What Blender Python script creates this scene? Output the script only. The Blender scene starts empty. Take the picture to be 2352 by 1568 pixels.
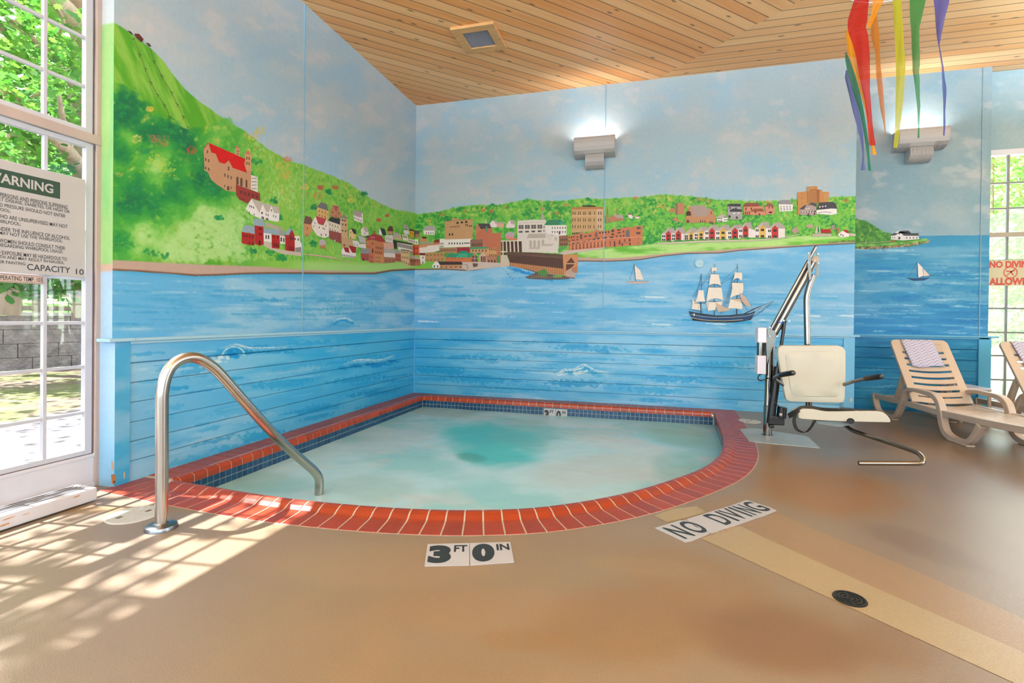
import bpy, bmesh, math, random
import numpy as np
from mathutils import Vector, Matrix

# ------------------------------------------------------------------ camera, light, exposure
S = 0.86                                   # survey units -> metres
W, H = 2352, 1568
FOC, YAW, PIT, ROL, SHY = 1151.3, -0.2679, -0.0062, 0.0108, -47.59
CAM = np.array([3.429, -6.9094, 1.15])
_F = np.array([math.sin(YAW) * math.cos(PIT), math.cos(YAW) * math.cos(PIT), math.sin(PIT)])
_R = np.array([math.cos(YAW), -math.sin(YAW), 0.0])
_U = np.cross(_R, _F)
_R2 = math.cos(ROL) * _R + math.sin(ROL) * _U
_U2 = -math.sin(ROL) * _R + math.cos(ROL) * _U

for b in (bpy.data.objects, bpy.data.meshes, bpy.data.materials):
    for o in list(b):
        b.remove(o)
scene = bpy.context.scene
COL = scene.collection
cd = bpy.data.cameras.new('camera')
cam = bpy.data.objects.new('camera', cd)
COL.objects.link(cam)
cd.sensor_fit = 'HORIZONTAL'; cd.sensor_width = 36.0
cd.lens = FOC / W * 36.0
cd.shift_y = SHY / W
cd.clip_start = 0.05; cd.clip_end = 300
M = Matrix.Identity(4)
for i in range(3):
    M[i][0], M[i][1], M[i][2], M[i][3] = _R2[i], _U2[i], -_F[i], CAM[i] * S
cam.matrix_world = M
scene.camera = cam

scene.view_settings.view_transform = 'Standard'
scene.view_settings.look = 'None'
scene.view_settings.gamma = 1
scene.view_settings.use_curve_mapping = False
scene.view_settings.exposure = 0.26
cy = scene.cycles
cy.use_denoising = True
cy.max_bounces = 7; cy.diffuse_bounces = 4; cy.glossy_bounces = 4
cy.transmission_bounces = 4; cy.transparent_max_bounces = 14
cy.caustics_reflective = False; cy.caustics_refractive = False
cy.sample_clamp_indirect = 4.0

world = bpy.data.worlds.new('daylight'); scene.world = world
world.use_nodes = True
wn = world.node_tree.nodes
wn['Background'].inputs[0].default_value = (0.86, 0.93, 1.0, 1)
wn['Background'].inputs[1].default_value = 2.4

def lamp(name, kind, loc, energy, color, size=None, size_y=None, direction=None, **kw):
    l = bpy.data.lights.new(name, kind)
    l.color = color
    if kind == 'SUN':
        l.energy = energy; l.angle = math.radians(0.6)
    else:
        l.energy = energy * S * S
        if kind == 'AREA':
            l.shape = 'RECTANGLE'; l.size = size * S; l.size_y = (size_y or size) * S
        else:
            l.shadow_soft_size = (size or 0.05) * S
    for k, v in kw.items():
        setattr(l, k, v)
    o = bpy.data.objects.new(name, l); COL.objects.link(o)
    o.location = Vector(loc) * S
    if direction is not None:
        o.rotation_euler = Vector(direction).to_track_quat('-Z', 'Y').to_euler()
    return o

SUN = (1.0, 0.12, -2.0)
lamp('sun', 'SUN', (0, 0, 9), 21.0, (1.0, 0.98, 0.95), direction=SUN)
# daylight coming in through the rear and side windows of the room (see wall_front, wall_right)
for i, x in enumerate((1.6, 4.4, 7.2)):
    lamp('rear_window_daylight', 'AREA', (x, -9.93, 2.05), 88, (0.66, 0.84, 1.0), 2.45, 3.0, (0, 1, 0.32))
lamp('side_window_daylight', 'AREA', (10.43, -4.6, 1.95), 110, (0.68, 0.86, 1.0), 2.8, 3.0, (-1, 0, 0))
lamp('back_window_daylight', 'AREA', (8.55, 1.02, 1.8), 90, (0.80, 0.90, 1.0), 1.9, 2.9, (0, -1, 0))
lamp('left_window_daylight', 'AREA', (-0.22, -7.9, 1.5), 110, (0.68, 0.86, 1.0), 1.8, 2.8, (1, 0, 0))
# unseen fill lamps added behind the view to brighten the ceiling
for x, y, d in ((10.38, -1.2, -1), (10.38, -7.6, -1), (4.4, -9.85, 0), (8.6, -9.85, 0), (0.12, -7.4, 1)):
    lamp('ceiling_fill', 'AREA', (x + .05 * d, y, 3.62), 880, (0.60, 0.81, 1.0), 0.5, 0.2, (0, 0, 1))

# ------------------------------------------------------------------ geometry of the view
def ray(px, py):
    x = (px - W / 2) / FOC; y = -(py - H / 2 - SHY) / FOC
    return _F + x * _R2 + y * _U2

def on(ax, v, px, py):
    d = ray(px, py)
    return CAM + d * (v - CAM[ax]) / d[ax]

def plane(p0, n, px, py):
    d = ray(px, py); n = np.array(n, float)
    return CAM + d * ((np.array(p0) - CAM) @ n) / (d @ n)

def projv(P):
    d = P - CAM
    x = d @ _R2; y = d @ _U2; z = d @ _F
    z = np.where(z < 0.2, 0.2, z)
    return W / 2 + FOC * x / z, H / 2 + SHY - FOC * y / z

def lin(h):
    if isinstance(h, str):
        h = [int(h[i:i + 2], 16) / 255 for i in (0, 2, 4)]
    h = np.asarray(h, float)
    return np.where(h <= 0.04045, h / 12.92, ((h + 0.055) / 1.055) ** 2.4)

def hx(h):
    return np.array([int(h[i:i + 2], 16) / 255 for i in (0, 2, 4)])

# ------------------------------------------------------------------ noise
_rng = np.random.RandomState(7)
_TAB = _rng.rand(8, 256, 256)
def vn(u, v, s=0):
    u = np.asarray(u, float) + 31.7 * s + 500; v = np.asarray(v, float) + 17.3 * s + 500
    iu = np.floor(u).astype(int); iv = np.floor(v).astype(int)
    fu = u - iu; fv = v - iv
    fu = fu * fu * (3 - 2 * fu); fv = fv * fv * (3 - 2 * fv)
    T = _TAB[s % 8]
    a = T[iu & 255, iv & 255]; b = T[(iu + 1) & 255, iv & 255]
    c = T[iu & 255, (iv + 1) & 255]; d = T[(iu + 1) & 255, (iv + 1) & 255]
    return (a * (1 - fu) + b * fu) * (1 - fv) + (c * (1 - fu) + d * fu) * fv
def fbm(u, v, s=0, o=4):
    r = 0; a = 0.5; t = 0
    for k in range(o):
        r = r + a * vn(u * 2 ** k, v * 2 ** k, s + k); t += a; a *= 0.5
    return r / t
def sst(x, a, b):
    t = np.clip((x - a) / (b - a), 0, 1)
    return t * t * (3 - 2 * t)

# ------------------------------------------------------------------ objects
def tag(o, label=None, cat=None, group=None, kind=None):
    if label: o['label'] = label
    if cat: o['category'] = cat
    if group: o['group'] = group
    if kind: o['kind'] = kind
    return o

def thing(name, loc, label=None, cat=None, group=None, kind=None):
    o = bpy.data.objects.new(name, None); COL.objects.link(o)
    o.empty_display_size = 0.1
    o.location = Vector(loc) * S
    o['_x'], o['_y'], o['_z'] = [float(c) for c in loc]
    return tag(o, label, cat, group, kind)

ORG = {}
class MB:
    def __init__(s):
        s.v = []; s.f = []; s.m = []; s.c = []
    def add(s, vs, fs, mi=0, col=None):
        n = len(s.v)
        s.v += [tuple(float(q) for q in p) for p in vs]
        s.f += [tuple(i + n for i in f) for f in fs]
        s.m += [mi] * len(fs)
        if col is not None:
            s.c += [tuple(col)] * len(vs)
        return s
    def box(s, x0, x1, y0, y1, z0, z1, mi=0):
        x0, x1 = sorted((x0, x1)); y0, y1 = sorted((y0, y1)); z0, z1 = sorted((z0, z1))
        v = [(x, y, z) for x in (x0, x1) for y in (y0, y1) for z in (z0, z1)]
        return s.add(v, [(0, 1, 3, 2), (4, 6, 7, 5), (0, 4, 5, 1), (2, 3, 7, 6), (0, 2, 6, 4), (1, 5, 7, 3)], mi)
    def bar(s, p, q, w, h, up=(0, 0, 1), mi=0):
        p = np.array(p, float); q = np.array(q, float); d = q - p; d /= np.linalg.norm(d)
        r = np.cross(d, up)
        if np.linalg.norm(r) < 1e-4: r = np.cross(d, (1, 0, 0))
        r /= np.linalg.norm(r); u = np.cross(r, d)
        v = [e + r * a * w / 2 + u * b * h / 2 for e in (p, q) for a in (-1, 1) for b in (-1, 1)]
        return s.add(v, [(0, 1, 3, 2), (4, 6, 7, 5), (0, 4, 5, 1), (2, 3, 7, 6), (0, 2, 6, 4), (1, 5, 7, 3)], mi)
    def tube(s, pts, r, n=12, caps=True, mi=0, flat=None, bend=0):
        P = [np.array(p, float) for p in pts]
        if bend: P = roundpath(P, bend)
        rr = r if hasattr(r, '__len__') else [r] * len(P)
        if len(rr) != len(P): rr = np.interp(np.linspace(0, 1, len(P)), np.linspace(0, 1, len(rr)), rr)
        T = []
        for i in range(len(P)):
            a = P[max(i - 1, 0)]; b = P[min(i + 1, len(P) - 1)]
            t = b - a; T.append(t / (np.linalg.norm(t) + 1e-12))
        ref = np.array((0, 0, 1.0)) if abs(T[0][2]) < 0.9 else np.array((1.0, 0, 0))
        N = np.cross(T[0], ref); N /= np.linalg.norm(N)
        base = len(s.v); vs = []
        for i, p in enumerate(P):
            N = N - T[i] * (N @ T[i]); N /= np.linalg.norm(N); B = np.cross(T[i], N)
            for k in range(n):
                a = 2 * math.pi * k / n
                vs.append(p + rr[i] * (math.cos(a) * N + math.sin(a) * B * (flat or 1)))
        fs = []
        for i in range(len(P) - 1):
            for k in range(n):
                k2 = (k + 1) % n
                fs.append((i * n + k, i * n + k2, (i + 1) * n + k2, (i + 1) * n + k))
        if caps:
            fs.append(tuple(range(n - 1, -1, -1))); fs.append(tuple((len(P) - 1) * n + k for k in range(n)))
        return s.add(vs, fs, mi)
    def prism(s, poly, O, U, V, N, t, mi=0):
        """poly in (u,v) extruded along N from 0 to t"""
        O, U, V, N = [np.array(q, float) for q in (O, U, V, N)]
        n = len(poly)
        a = [O + U * p[0] + V * p[1] for p in poly]; b = [p + N * t for p in a]
        fs = [tuple(range(n - 1, -1, -1)), tuple(range(n, 2 * n))]
        fs += [(i, (i + 1) % n, (i + 1) % n + n, i + n) for i in range(n)]
        return s.add(a + b, fs, mi)
    def strip(s, outer, inner, O, U, V, N, t, mi=0, closed=False):
        """solid band between two equally long polylines in the (u,v) plane"""
        O, U, V, N = [np.array(q, float) for q in (O, U, V, N)]
        n = len(outer); P = lambda p, k: O + U * p[0] + V * p[1] + N * k
        vs = []
        for a, b in zip(outer, inner): vs += [P(a, 0), P(b, 0), P(a, t), P(b, t)]
        fs = []
        for i in range(n if closed else n - 1):
            j = (i + 1) % n; a, b = 4 * i, 4 * j
            fs += [(a, b, b + 1, a + 1), (a + 2, a + 3, b + 3, b + 2), (a, a + 2, b + 2, b), (a + 1, b + 1, b + 3, a + 3)]
        if not closed:
            e = 4 * (n - 1); fs += [(0, 1, 3, 2), (e, e + 2, e + 3, e + 1)]
        return s.add(vs, fs, mi)
    def lathe(s, prof, c, n=32, mi=0, axis='z'):
        vs = []; fs = []
        for r, z in prof:
            for k in range(n):
                a = 2 * math.pi * k / n
                q = (r * math.cos(a), r * math.sin(a), z)
                if axis == 'y': q = (q[0], q[2], q[1])
                if axis == 'x': q = (q[2], q[0], q[1])
                vs.append((c[0] + q[0], c[1] + q[1], c[2] + q[2]))
        for i in range(len(prof) - 1):
            for k in range(n):
                k2 = (k + 1) % n
                fs.append((i * n + k, i * n + k2, (i + 1) * n + k2, (i + 1) * n + k))
        fs.append(tuple(range(n - 1, -1, -1))); fs.append(tuple((len(prof) - 1) * n + k for k in range(n)))
        return s.add(vs, fs, mi)
    def build(s, name, mats, parent=None, org=None, smooth=False, bevel=0, label=None, cat=None, group=None, kind=None, fix=True):
        if org is None:
            p = parent
            while p is not None and '_x' not in p: p = p.parent
            org = (p['_x'], p['_y'], p['_z']) if p is not None else (0, 0, 0)
        me = bpy.data.meshes.new(name)
        o = np.array(org)
        me.from_pydata([tuple((np.array(q) - o) * S) for q in s.v], [], s.f)
        if not isinstance(mats, (list, tuple)): mats = [mats]
        for m in mats: me.materials.append(m)
        for i, p in enumerate(me.polygons): p.material_index = s.m[i]
        if s.c:
            ca = me.color_attributes.new('paint', 'FLOAT_COLOR', 'POINT')
            ca.data.foreach_set('color', np.hstack([np.array(s.c), np.ones((len(s.c), 1))]).astype(np.float32).ravel())
        if fix:
            bm = bmesh.new(); bm.from_mesh(me)
            bmesh.ops.recalc_face_normals(bm, faces=bm.faces[:])
            bm.to_mesh(me); bm.free()
        ob = bpy.data.objects.new(name, me); COL.objects.link(ob)
        if parent is not None: ob.parent = parent
        else: ob.location = Vector(org) * S
        if bevel:
            b = ob.modifiers.new('bevel', 'BEVEL'); b.width = bevel * S; b.segments = 2; b.limit_method = 'ANGLE'; b.angle_limit = math.radians(40)
        if smooth:
            for p in me.polygons: p.use_smooth = True
            if smooth != 'all':
                me.set_sharp_from_angle(angle=math.radians(42))
        return tag(ob, label, cat, group, kind)

def roundpath(P, r, k=6):
    out = [P[0]]
    for i in range(1, len(P) - 1):
        a, b, c = P[i - 1], P[i], P[i + 1]
        la, lc = np.linalg.norm(a - b), np.linalg.norm(c - b)
        q = min(r, la * 0.49, lc * 0.49)
        p0 = b + (a - b) / la * q; p1 = b + (c - b) / lc * q
        for j in range(k + 1):
            t = j / k
            out.append((1 - t) ** 2 * p0 + 2 * t * (1 - t) * b + t * t * p1)
    out.append(P[-1])
    return out

def spline(pts, n=8):
    P = [np.array(p, float) for p in pts]; out = []
    for i in range(len(P) - 1):
        p0 = P[max(i - 1, 0)]; p1 = P[i]; p2 = P[i + 1]; p3 = P[min(i + 2, len(P) - 1)]
        for j in range(n):
            t = j / n
            out.append(0.5 * ((2 * p1) + (-p0 + p2) * t + (2 * p0 - 5 * p1 + 4 * p2 - p3) * t * t + (-p0 + 3 * p1 - 3 * p2 + p3) * t ** 3))
    out.append(P[-1]); return out

def rrect(x0, y0, x1, y1, r, n=5):
    out = []
    for cx, cy_, a0 in ((x1 - r, y1 - r, 0), (x0 + r, y1 - r, 90), (x0 + r, y0 + r, 180), (x1 - r, y0 + r, 270)):
        for k in range(n + 1):
            a = math.radians(a0 + 90 * k / n); out.append((cx + r * math.cos(a), cy_ + r * math.sin(a)))
    return out

def copy_tree(o, parent=None):
    c = o.copy(); COL.objects.link(c)
    if parent is not None: c.parent = parent
    for ch in list(o.children): copy_tree(ch, c)
    return c

_tcache = {}
def textmesh(txt, bold=0.0):
    key = (txt, bold)
    if key in _tcache: return _tcache[key]
    cu = bpy.data.curves.new('t', 'FONT'); cu.body = txt; cu.size = 1; cu.offset = bold; cu.resolution_u = 5
    ob = bpy.data.objects.new('t', cu); COL.objects.link(ob)
    bpy.context.view_layer.update()
    me = bpy.data.meshes.new_from_object(ob.evaluated_get(bpy.context.evaluated_depsgraph_get()))
    v = np.array([tuple(q.co)[:2] for q in me.vertices]); f = [tuple(p.vertices) for p in me.polygons]
    bpy.data.objects.remove(ob); bpy.data.curves.remove(cu); bpy.data.meshes.remove(me)
    v = (v - v.min(0)) ; _tcache[key] = (v / v.max(0), f)
    return _tcache[key]

def text(mb, txt, O, U, V, bold=0.02, mi=0):
    """text stretched to fill the parallelogram O, O+U, O+V"""
    v, f = textmesh(txt, bold)
    O, U, V = [np.array(q, float) for q in (O, U, V)]
    mb.add([O + U * p[0] + V * p[1] for p in v], f, mi)
# ------------------------------------------------------------------ materials
def mat(name, col, rough=0.5, metal=0.0, var=0.0, vscale=8.0, bump=0.0, bscale=60.0, spec=None, coat=0.0, stretch=None):
    m = bpy.data.materials.new(name); m.use_nodes = True
    nt = m.node_tree; p = nt.nodes['Principled BSDF']
    c = lin(col) if isinstance(col, str) else col
    p.inputs['Base Color'].default_value = (*c, 1)
    p.inputs['Roughness'].default_value = rough; p.inputs['Metallic'].default_value = metal
    if spec is not None: p.inputs['Specular IOR Level'].default_value = spec
    if coat: p.inputs['Coat Weight'].default_value = coat; p.inputs['Coat Roughness'].default_value = 0.12
    tc = nt.nodes.new('ShaderNodeTexCoord'); mp = nt.nodes.new('ShaderNodeMapping')
    nt.links.new(tc.outputs['Object'], mp.inputs[0])
    if stretch: mp.inputs['Scale'].default_value = stretch
    nz = nt.nodes.new('ShaderNodeTexNoise'); nz.inputs['Scale'].default_value = vscale; nz.inputs['Detail'].default_value = 5
    nt.links.new(mp.outputs[0], nz.inputs['Vector'])
    if var:
        mx = nt.nodes.new('ShaderNodeMix'); mx.data_type = 'RGBA'; mx.clamp_factor = True
        mx.inputs[6].default_value = (*(c * (1 - var)), 1); mx.inputs[7].default_value = (*np.minimum(c * (1 + var), 1), 1)
        mr = nt.nodes.new('ShaderNodeMapRange'); mr.inputs[1].default_value = 0.3; mr.inputs[2].default_value = 0.7
        nt.links.new(nz.outputs[0], mr.inputs[0]); nt.links.new(mr.outputs[0], mx.inputs[0])
        nt.links.new(mx.outputs[2], p.inputs['Base Color'])
    if bump:
        n2 = nt.nodes.new('ShaderNodeTexNoise'); n2.inputs['Scale'].default_value = bscale; n2.inputs['Detail'].default_value = 3
        nt.links.new(mp.outputs[0], n2.inputs['Vector'])
        bp = nt.nodes.new('ShaderNodeBump'); bp.inputs['Strength'].default_value = bump; bp.inputs['Distance'].default_value = 0.01
        nt.links.new(n2.outputs[0], bp.inputs['Height']); nt.links.new(bp.outputs[0], p.inputs['Normal'])
    return m

def painted(name, rough=0.55, var=0.1, vscale=30, stretch=(1, 1, 1), bump=0.15, bscale=120, spec=0.3, bdist=0.003):
    m = mat(name, np.array((0.5, 0.5, 0.5)), rough, spec=spec, bump=bump, bscale=bscale, stretch=stretch)
    nt = m.node_tree; p = nt.nodes['Principled BSDF']
    for n in nt.nodes:
        if n.type == 'BUMP': n.inputs['Distance'].default_value = bdist
    at = nt.nodes.new('ShaderNodeAttribute'); at.attribute_name = 'paint'
    nz = [n for n in nt.nodes if n.type == 'TEX_NOISE'][0]; nz.inputs['Scale'].default_value = vscale
    mr = nt.nodes.new('ShaderNodeMapRange'); mr.inputs[1].default_value = 0.3; mr.inputs[2].default_value = 0.7
    mr.inputs[3].default_value = 1 - var; mr.inputs[4].default_value = 1 + var
    nt.links.new(nz.outputs[0], mr.inputs[0])
    vm = nt.nodes.new('ShaderNodeVectorMath'); vm.operation = 'SCALE'
    nt.links.new(at.outputs['Color'], vm.inputs[0]); nt.links.new(mr.outputs[0], vm.inputs['Scale'])
    nt.links.new(vm.outputs[0], p.inputs['Base Color'])
    return m

def nodes(m):
    nt = m.node_tree
    def N(t, **kw):
        n = nt.nodes.new(t)
        for k, v in kw.items(): setattr(n, k, v)
        return n
    return nt, N, nt.links.new

M_mural = painted('mural_paint', rough=0.6, var=0.035, vscale=30, bump=0.22, bscale=160, bdist=0.004)
M_wains = painted('painted_boards', rough=0.42, var=0.03, vscale=18, stretch=(1, 1, 6), bump=0.15, bscale=60)
M_floor = painted('floor_coating', rough=0.30, var=0.11, vscale=210, bump=0.35, bscale=260, spec=0.5, bdist=0.0025)
M_whitep = mat('white_paint', 'C8C8CE', 0.45, var=0.03)
M_casing = mat('beige_casing', 'AE9F98', 0.45, var=0.04)
M_vinyl = mat('white_vinyl', 'B8BCC6', 0.35)
M_gasket = mat('dark_gasket', '5A5058', 0.5)
M_muntgrey = mat('grey_muntin', '6C706A', 0.45)
M_steel = mat('brushed_stainless', '8C8780', 0.11, 1.0, var=0.05, vscale=40, stretch=(1, 1, 0.1))
M_alu = mat('satin_aluminium', '84878C', 0.3, 1.0)
M_brk = mat('bracket_metal', '7E8683', 0.42, 0.35)
M_rail = mat('satin_rail', 'B2ACA4', 0.24, 1.0)
M_black = mat('black_plastic', '08080A', 0.38)
M_belt = mat('black_webbing', '040405', 0.7, bump=0.3, bscale=200)
M_seat = mat('cream_plastic', 'BFBBA8', 0.42, var=0.03, vscale=5)
M_whitepl = mat('white_plastic', 'E0D9E0', 0.4)
M_beige = mat('beige_resin', 'B2A08E', 0.42, var=0.05, vscale=4)
M_sconce = mat('putty_metal', 'B0ABA6', 0.45)
M_lid = mat('lid_plastic', 'B4B4AE', 0.5, var=0.07, vscale=14)
M_tile = mat('marker_tile', 'AEAEB0', 0.3, var=0.03)
M_ink = mat('black_ink', '20262A', 0.45)
M_red = mat('red_ink', 'B0371C', 0.5)
M_green = mat('dark_green_ink', '1C3A2A', 0.5)
M_sign = mat('cream_sign', 'B0AEAE', 0.4, var=0.02, vscale=3)
M_sign2 = mat('tan_sign', 'B9AE86', 0.4, var=0.05, vscale=4)
M_signp = mat('pink_sign', 'C0ACA2', 0.45)
M_grey = mat('grey_patch', '9AA3A4', 0.4, var=0.08, vscale=9)
M_drain = mat('drain_iron', '26231C', 0.4, 0.5)
M_grout = mat('grout', 'ACA294', 0.8, var=0.1, vscale=60)
M_basin = mat('basin_plaster', 'A9CFCF', 0.7)
M_motor = mat('black_motor', '0E0E10', 0.25)
M_blue = mat('blue_tie', '2350B0', 0.5)
M_rub = mat('wood_scar', 'B98A5E', 0.7, var=0.2, vscale=30)
M_ring = mat('cap_plate', 'B8A898', 0.35)

def glass(name, refl=0.07, tint=(1, 1, 1)):
    m = bpy.data.materials.new(name); m.use_nodes = True
    nt, N, L = nodes(m); nt.nodes.clear()
    o = N('ShaderNodeOutputMaterial'); t = N('ShaderNodeBsdfTransparent'); g = N('ShaderNodeBsdfGlossy'); x = N('ShaderNodeMixShader')
    lw = N('ShaderNodeLayerWeight'); lw.inputs[0].default_value = 0.5; pw = N('ShaderNodeMath', operation='POWER'); pw.inputs[1].default_value = 5
    L(lw.outputs['Facing'], pw.inputs[0]); fr = N('ShaderNodeMath', operation='MULTIPLY_ADD'); fr.inputs[1].default_value = 0.94; fr.inputs[2].default_value = 0.035
    L(pw.outputs[0], fr.inputs[0])
    g.inputs['Roughness'].default_value = 0.02; t.inputs[0].default_value = (*tint, 1)
    mm = N('ShaderNodeMath', operation='MULTIPLY'); mm.inputs[1].default_value = 1.0
    L(fr.outputs[0], mm.inputs[0]); L(mm.outputs[0], x.inputs[0]); L(t.outputs[0], x.inputs[1]); L(g.outputs[0], x.inputs[2]); L(x.outputs[0], o.inputs[0])
    return m
M_glass = glass('window_glass')

# brick coping: random tint per brick
def brickmat(name, c0, c1, rough=0.35):
    m = bpy.data.materials.new(name); m.use_nodes = True
    nt, N, L = nodes(m); p = nt.nodes['Principled BSDF']
    g = N('ShaderNodeNewGeometry'); mx = N('ShaderNodeMix', data_type='RGBA')
    mx.inputs[6].default_value = (*lin(c0), 1); mx.inputs[7].default_value = (*lin(c1), 1)
    L(g.outputs['Random Per Island'], mx.inputs[0])
    nz = N('ShaderNodeTexNoise'); nz.inputs['Scale'].default_value = 25; nz.inputs['Detail'].default_value = 6
    tc = N('ShaderNodeTexCoord'); L(tc.outputs['Object'], nz.inputs['Vector'])
    hs = N('ShaderNodeHueSaturation'); mr = N('ShaderNodeMapRange'); mr.inputs[3].default_value = 0.82; mr.inputs[4].default_value = 1.18
    L(nz.outputs[0], mr.inputs[0]); L(mr.outputs[0], hs.inputs['Value']); L(mx.outputs[2], hs.inputs['Color'])
    L(hs.outputs[0], p.inputs['Base Color']); p.inputs['Roughness'].default_value = rough
    bp = N('ShaderNodeBump'); bp.inputs['Strength'].default_value = 0.2; bp.inputs['Distance'].default_value = 0.004
    L(nz.outputs[0], bp.inputs['Height']); L(bp.outputs[0], p.inputs['Normal'])
    return m
M_brick = brickmat('terracotta_brick', '923410', '80301C')
M_nose = brickmat('terracotta_bullnose', 'A03810', '8A3010', 0.28)
M_blutile = brickmat('blue_glazed_tile', '0B3156', '164668', 0.15)

# ceiling boards: pitch given across direction 'ang'
def boards(name, ang, pitch, c_a, c_b, off=0.0):
    m = bpy.data.materials.new(name); m.use_nodes = True
    nt, N, L = nodes(m); p = nt.nodes['Principled BSDF']
    tc = N('ShaderNodeTexCoord'); mp = N('ShaderNodeMapping'); mp.vector_type = 'POINT'
    mp.inputs['Rotation'].default_value = (0, 0, -ang)
    L(tc.outputs['Object'], mp.inputs[0])
    sx = N('ShaderNodeSeparateXYZ'); L(mp.outputs[0], sx.inputs[0])
    d = N('ShaderNodeMath', operation='MULTIPLY_ADD'); d.inputs[1].default_value = 1 / pitch; d.inputs[2].default_value = off
    L(sx.outputs['Y'], d.inputs[0])
    fl = N('ShaderNodeMath', operation='FLOOR'); L(d.outputs[0], fl.inputs[0])
    fr = N('ShaderNodeMath', operation='FRACT'); L(d.outputs[0], fr.inputs[0])
    wn_ = N('ShaderNodeTexWhiteNoise', noise_dimensions='1D'); L(fl.outputs[0], wn_.inputs['W'])
    # grain
    cb = N('ShaderNodeCombineXYZ'); a = N('ShaderNodeMath', operation='MULTIPLY'); a.inputs[1].default_value = 0.9
    L(sx.outputs['X'], a.inputs[0]); L(a.outputs[0], cb.inputs[0])
    b = N('ShaderNodeMath', operation='MULTIPLY'); b.inputs[1].default_value = 22
    L(sx.outputs['Y'], b.inputs[0]); L(b.outputs[0], cb.inputs[1]); L(wn_.outputs[0], cb.inputs[2])
    g = N('ShaderNodeTexNoise'); g.inputs['Scale'].default_value = 1.0; g.inputs['Detail'].default_value = 5; g.inputs['Distortion'].default_value = 0.6
    L(cb.outputs[0], g.inputs['Vector'])
    mx = N('ShaderNodeMix', data_type='RGBA'); mx.inputs[6].default_value = (*lin(c_a), 1); mx.inputs[7].default_value = (*lin(c_b), 1)
    ad = N('ShaderNodeMath', operation='MULTIPLY_ADD'); ad.inputs[1].default_value = 0.55
    L(wn_.outputs[0], ad.inputs[0])
    g2 = N('ShaderNodeMath', operation='MULTIPLY_ADD'); g2.inputs[1].default_value = 0.8; g2.inputs[2].default_value = -0.2
    L(g.outputs[0], g2.inputs[0]); L(g2.outputs[0], ad.inputs[2]); L(ad.outputs[0], mx.inputs[0])
    # knots
    kc = N('ShaderNodeCombineXYZ'); k1 = N('ShaderNodeMath', operation='MULTIPLY'); k1.inputs[1].default_value = 1.5
    L(sx.outputs['X'], k1.inputs[0]); L(k1.outputs[0], kc.inputs[0])
    k2 = N('ShaderNodeMath', operation='MULTIPLY'); k2.inputs[1].default_value = 4.2; L(sx.outputs['Y'], k2.inputs[0]); L(k2.outputs[0], kc.inputs[1])
    vo = N('ShaderNodeTexVoronoi', voronoi_dimensions='2D'); vo.inputs['Scale'].default_value = 1.0; L(kc.outputs[0], vo.inputs['Vector'])
    kr = N('ShaderNodeMapRange'); kr.inputs[1].default_value = 0.02; kr.inputs[2].default_value = 0.06; kr.inputs[3].default_value = 0.3; kr.inputs[4].default_value = 1.0
    L(vo.outputs['Distance'], kr.inputs[0])
    # grooves
    pm = N('ShaderNodeMath', operation='PINGPONG'); pm.inputs[1].default_value = 0.5; L(fr.outputs[0], pm.inputs[0])
    gr = N('ShaderNodeMapRange'); gr.inputs[1].default_value = 0.02; gr.inputs[2].default_value = 0.055; L(pm.outputs[0], gr.inputs[0])
    gc = N('ShaderNodeMapRange'); gc.inputs[1].default_value = 0; gc.inputs[2].default_value = 1; gc.inputs[3].default_value = 0.33; gc.inputs[4].default_value = 1.0
    L(gr.outputs[0], gc.inputs[0])
    ml = N('ShaderNodeMath', operation='MULTIPLY'); L(gc.outputs[0], ml.inputs[0]); L(kr.outputs[0], ml.inputs[1])
    vm = N('ShaderNodeVectorMath', operation='SCALE'); L(mx.outputs[2], vm.inputs[0]); L(ml.outputs[0], vm.inputs['Scale'])
    L(vm.outputs[0], p.inputs['Base Color'])
    bp = N('ShaderNodeBump'); bp.inputs['Strength'].default_value = 0.6; bp.inputs['Distance'].default_value = 0.006
    L(gr.outputs[0], bp.inputs['Height']); L(bp.outputs[0], p.inputs['Normal'])
    p.inputs['Roughness'].default_value = 0.36; p.inputs['Specular IOR Level'].default_value = 0.35
    return m

# leaves: light passes through them
def leafmat(name, c0, c1):
    m = bpy.data.materials.new(name); m.use_nodes = True
    nt, N, L = nodes(m); p = nt.nodes['Principled BSDF']; o = nt.nodes['Material Output']
    g = N('ShaderNodeNewGeometry'); mx = N('ShaderNodeMix', data_type='RGBA')
    mx.inputs[6].default_value = (*lin(c0), 1); mx.inputs[7].default_value = (*lin(c1), 1)
    L(g.outputs['Random Per Island'], mx.inputs[0]); L(mx.outputs[2], p.inputs['Base Color']); p.inputs['Roughness'].default_value = 0.45
    t = N('ShaderNodeBsdfTranslucent'); L(mx.outputs[2], t.inputs[0])
    x = N('ShaderNodeMixShader'); x.inputs[0].default_value = 0.5
    L(p.outputs[0], x.inputs[1]); L(t.outputs[0], x.inputs[2]); L(x.outputs[0], o.inputs[0])
    return m
M_leaf = leafmat('maple_leaves', '2E7022', '74B040')
M_leaf2 = leafmat('dark_leaves', '2C6B34', '6FB24C')
M_leaf3 = leafmat('pale_leaves', '7FB05A', 'D2E8A8')
M_bark = mat('bark', '9A8678', 0.85, var=0.3, vscale=9, bump=0.8, bscale=25, stretch=(1, 1, 0.25))
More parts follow.
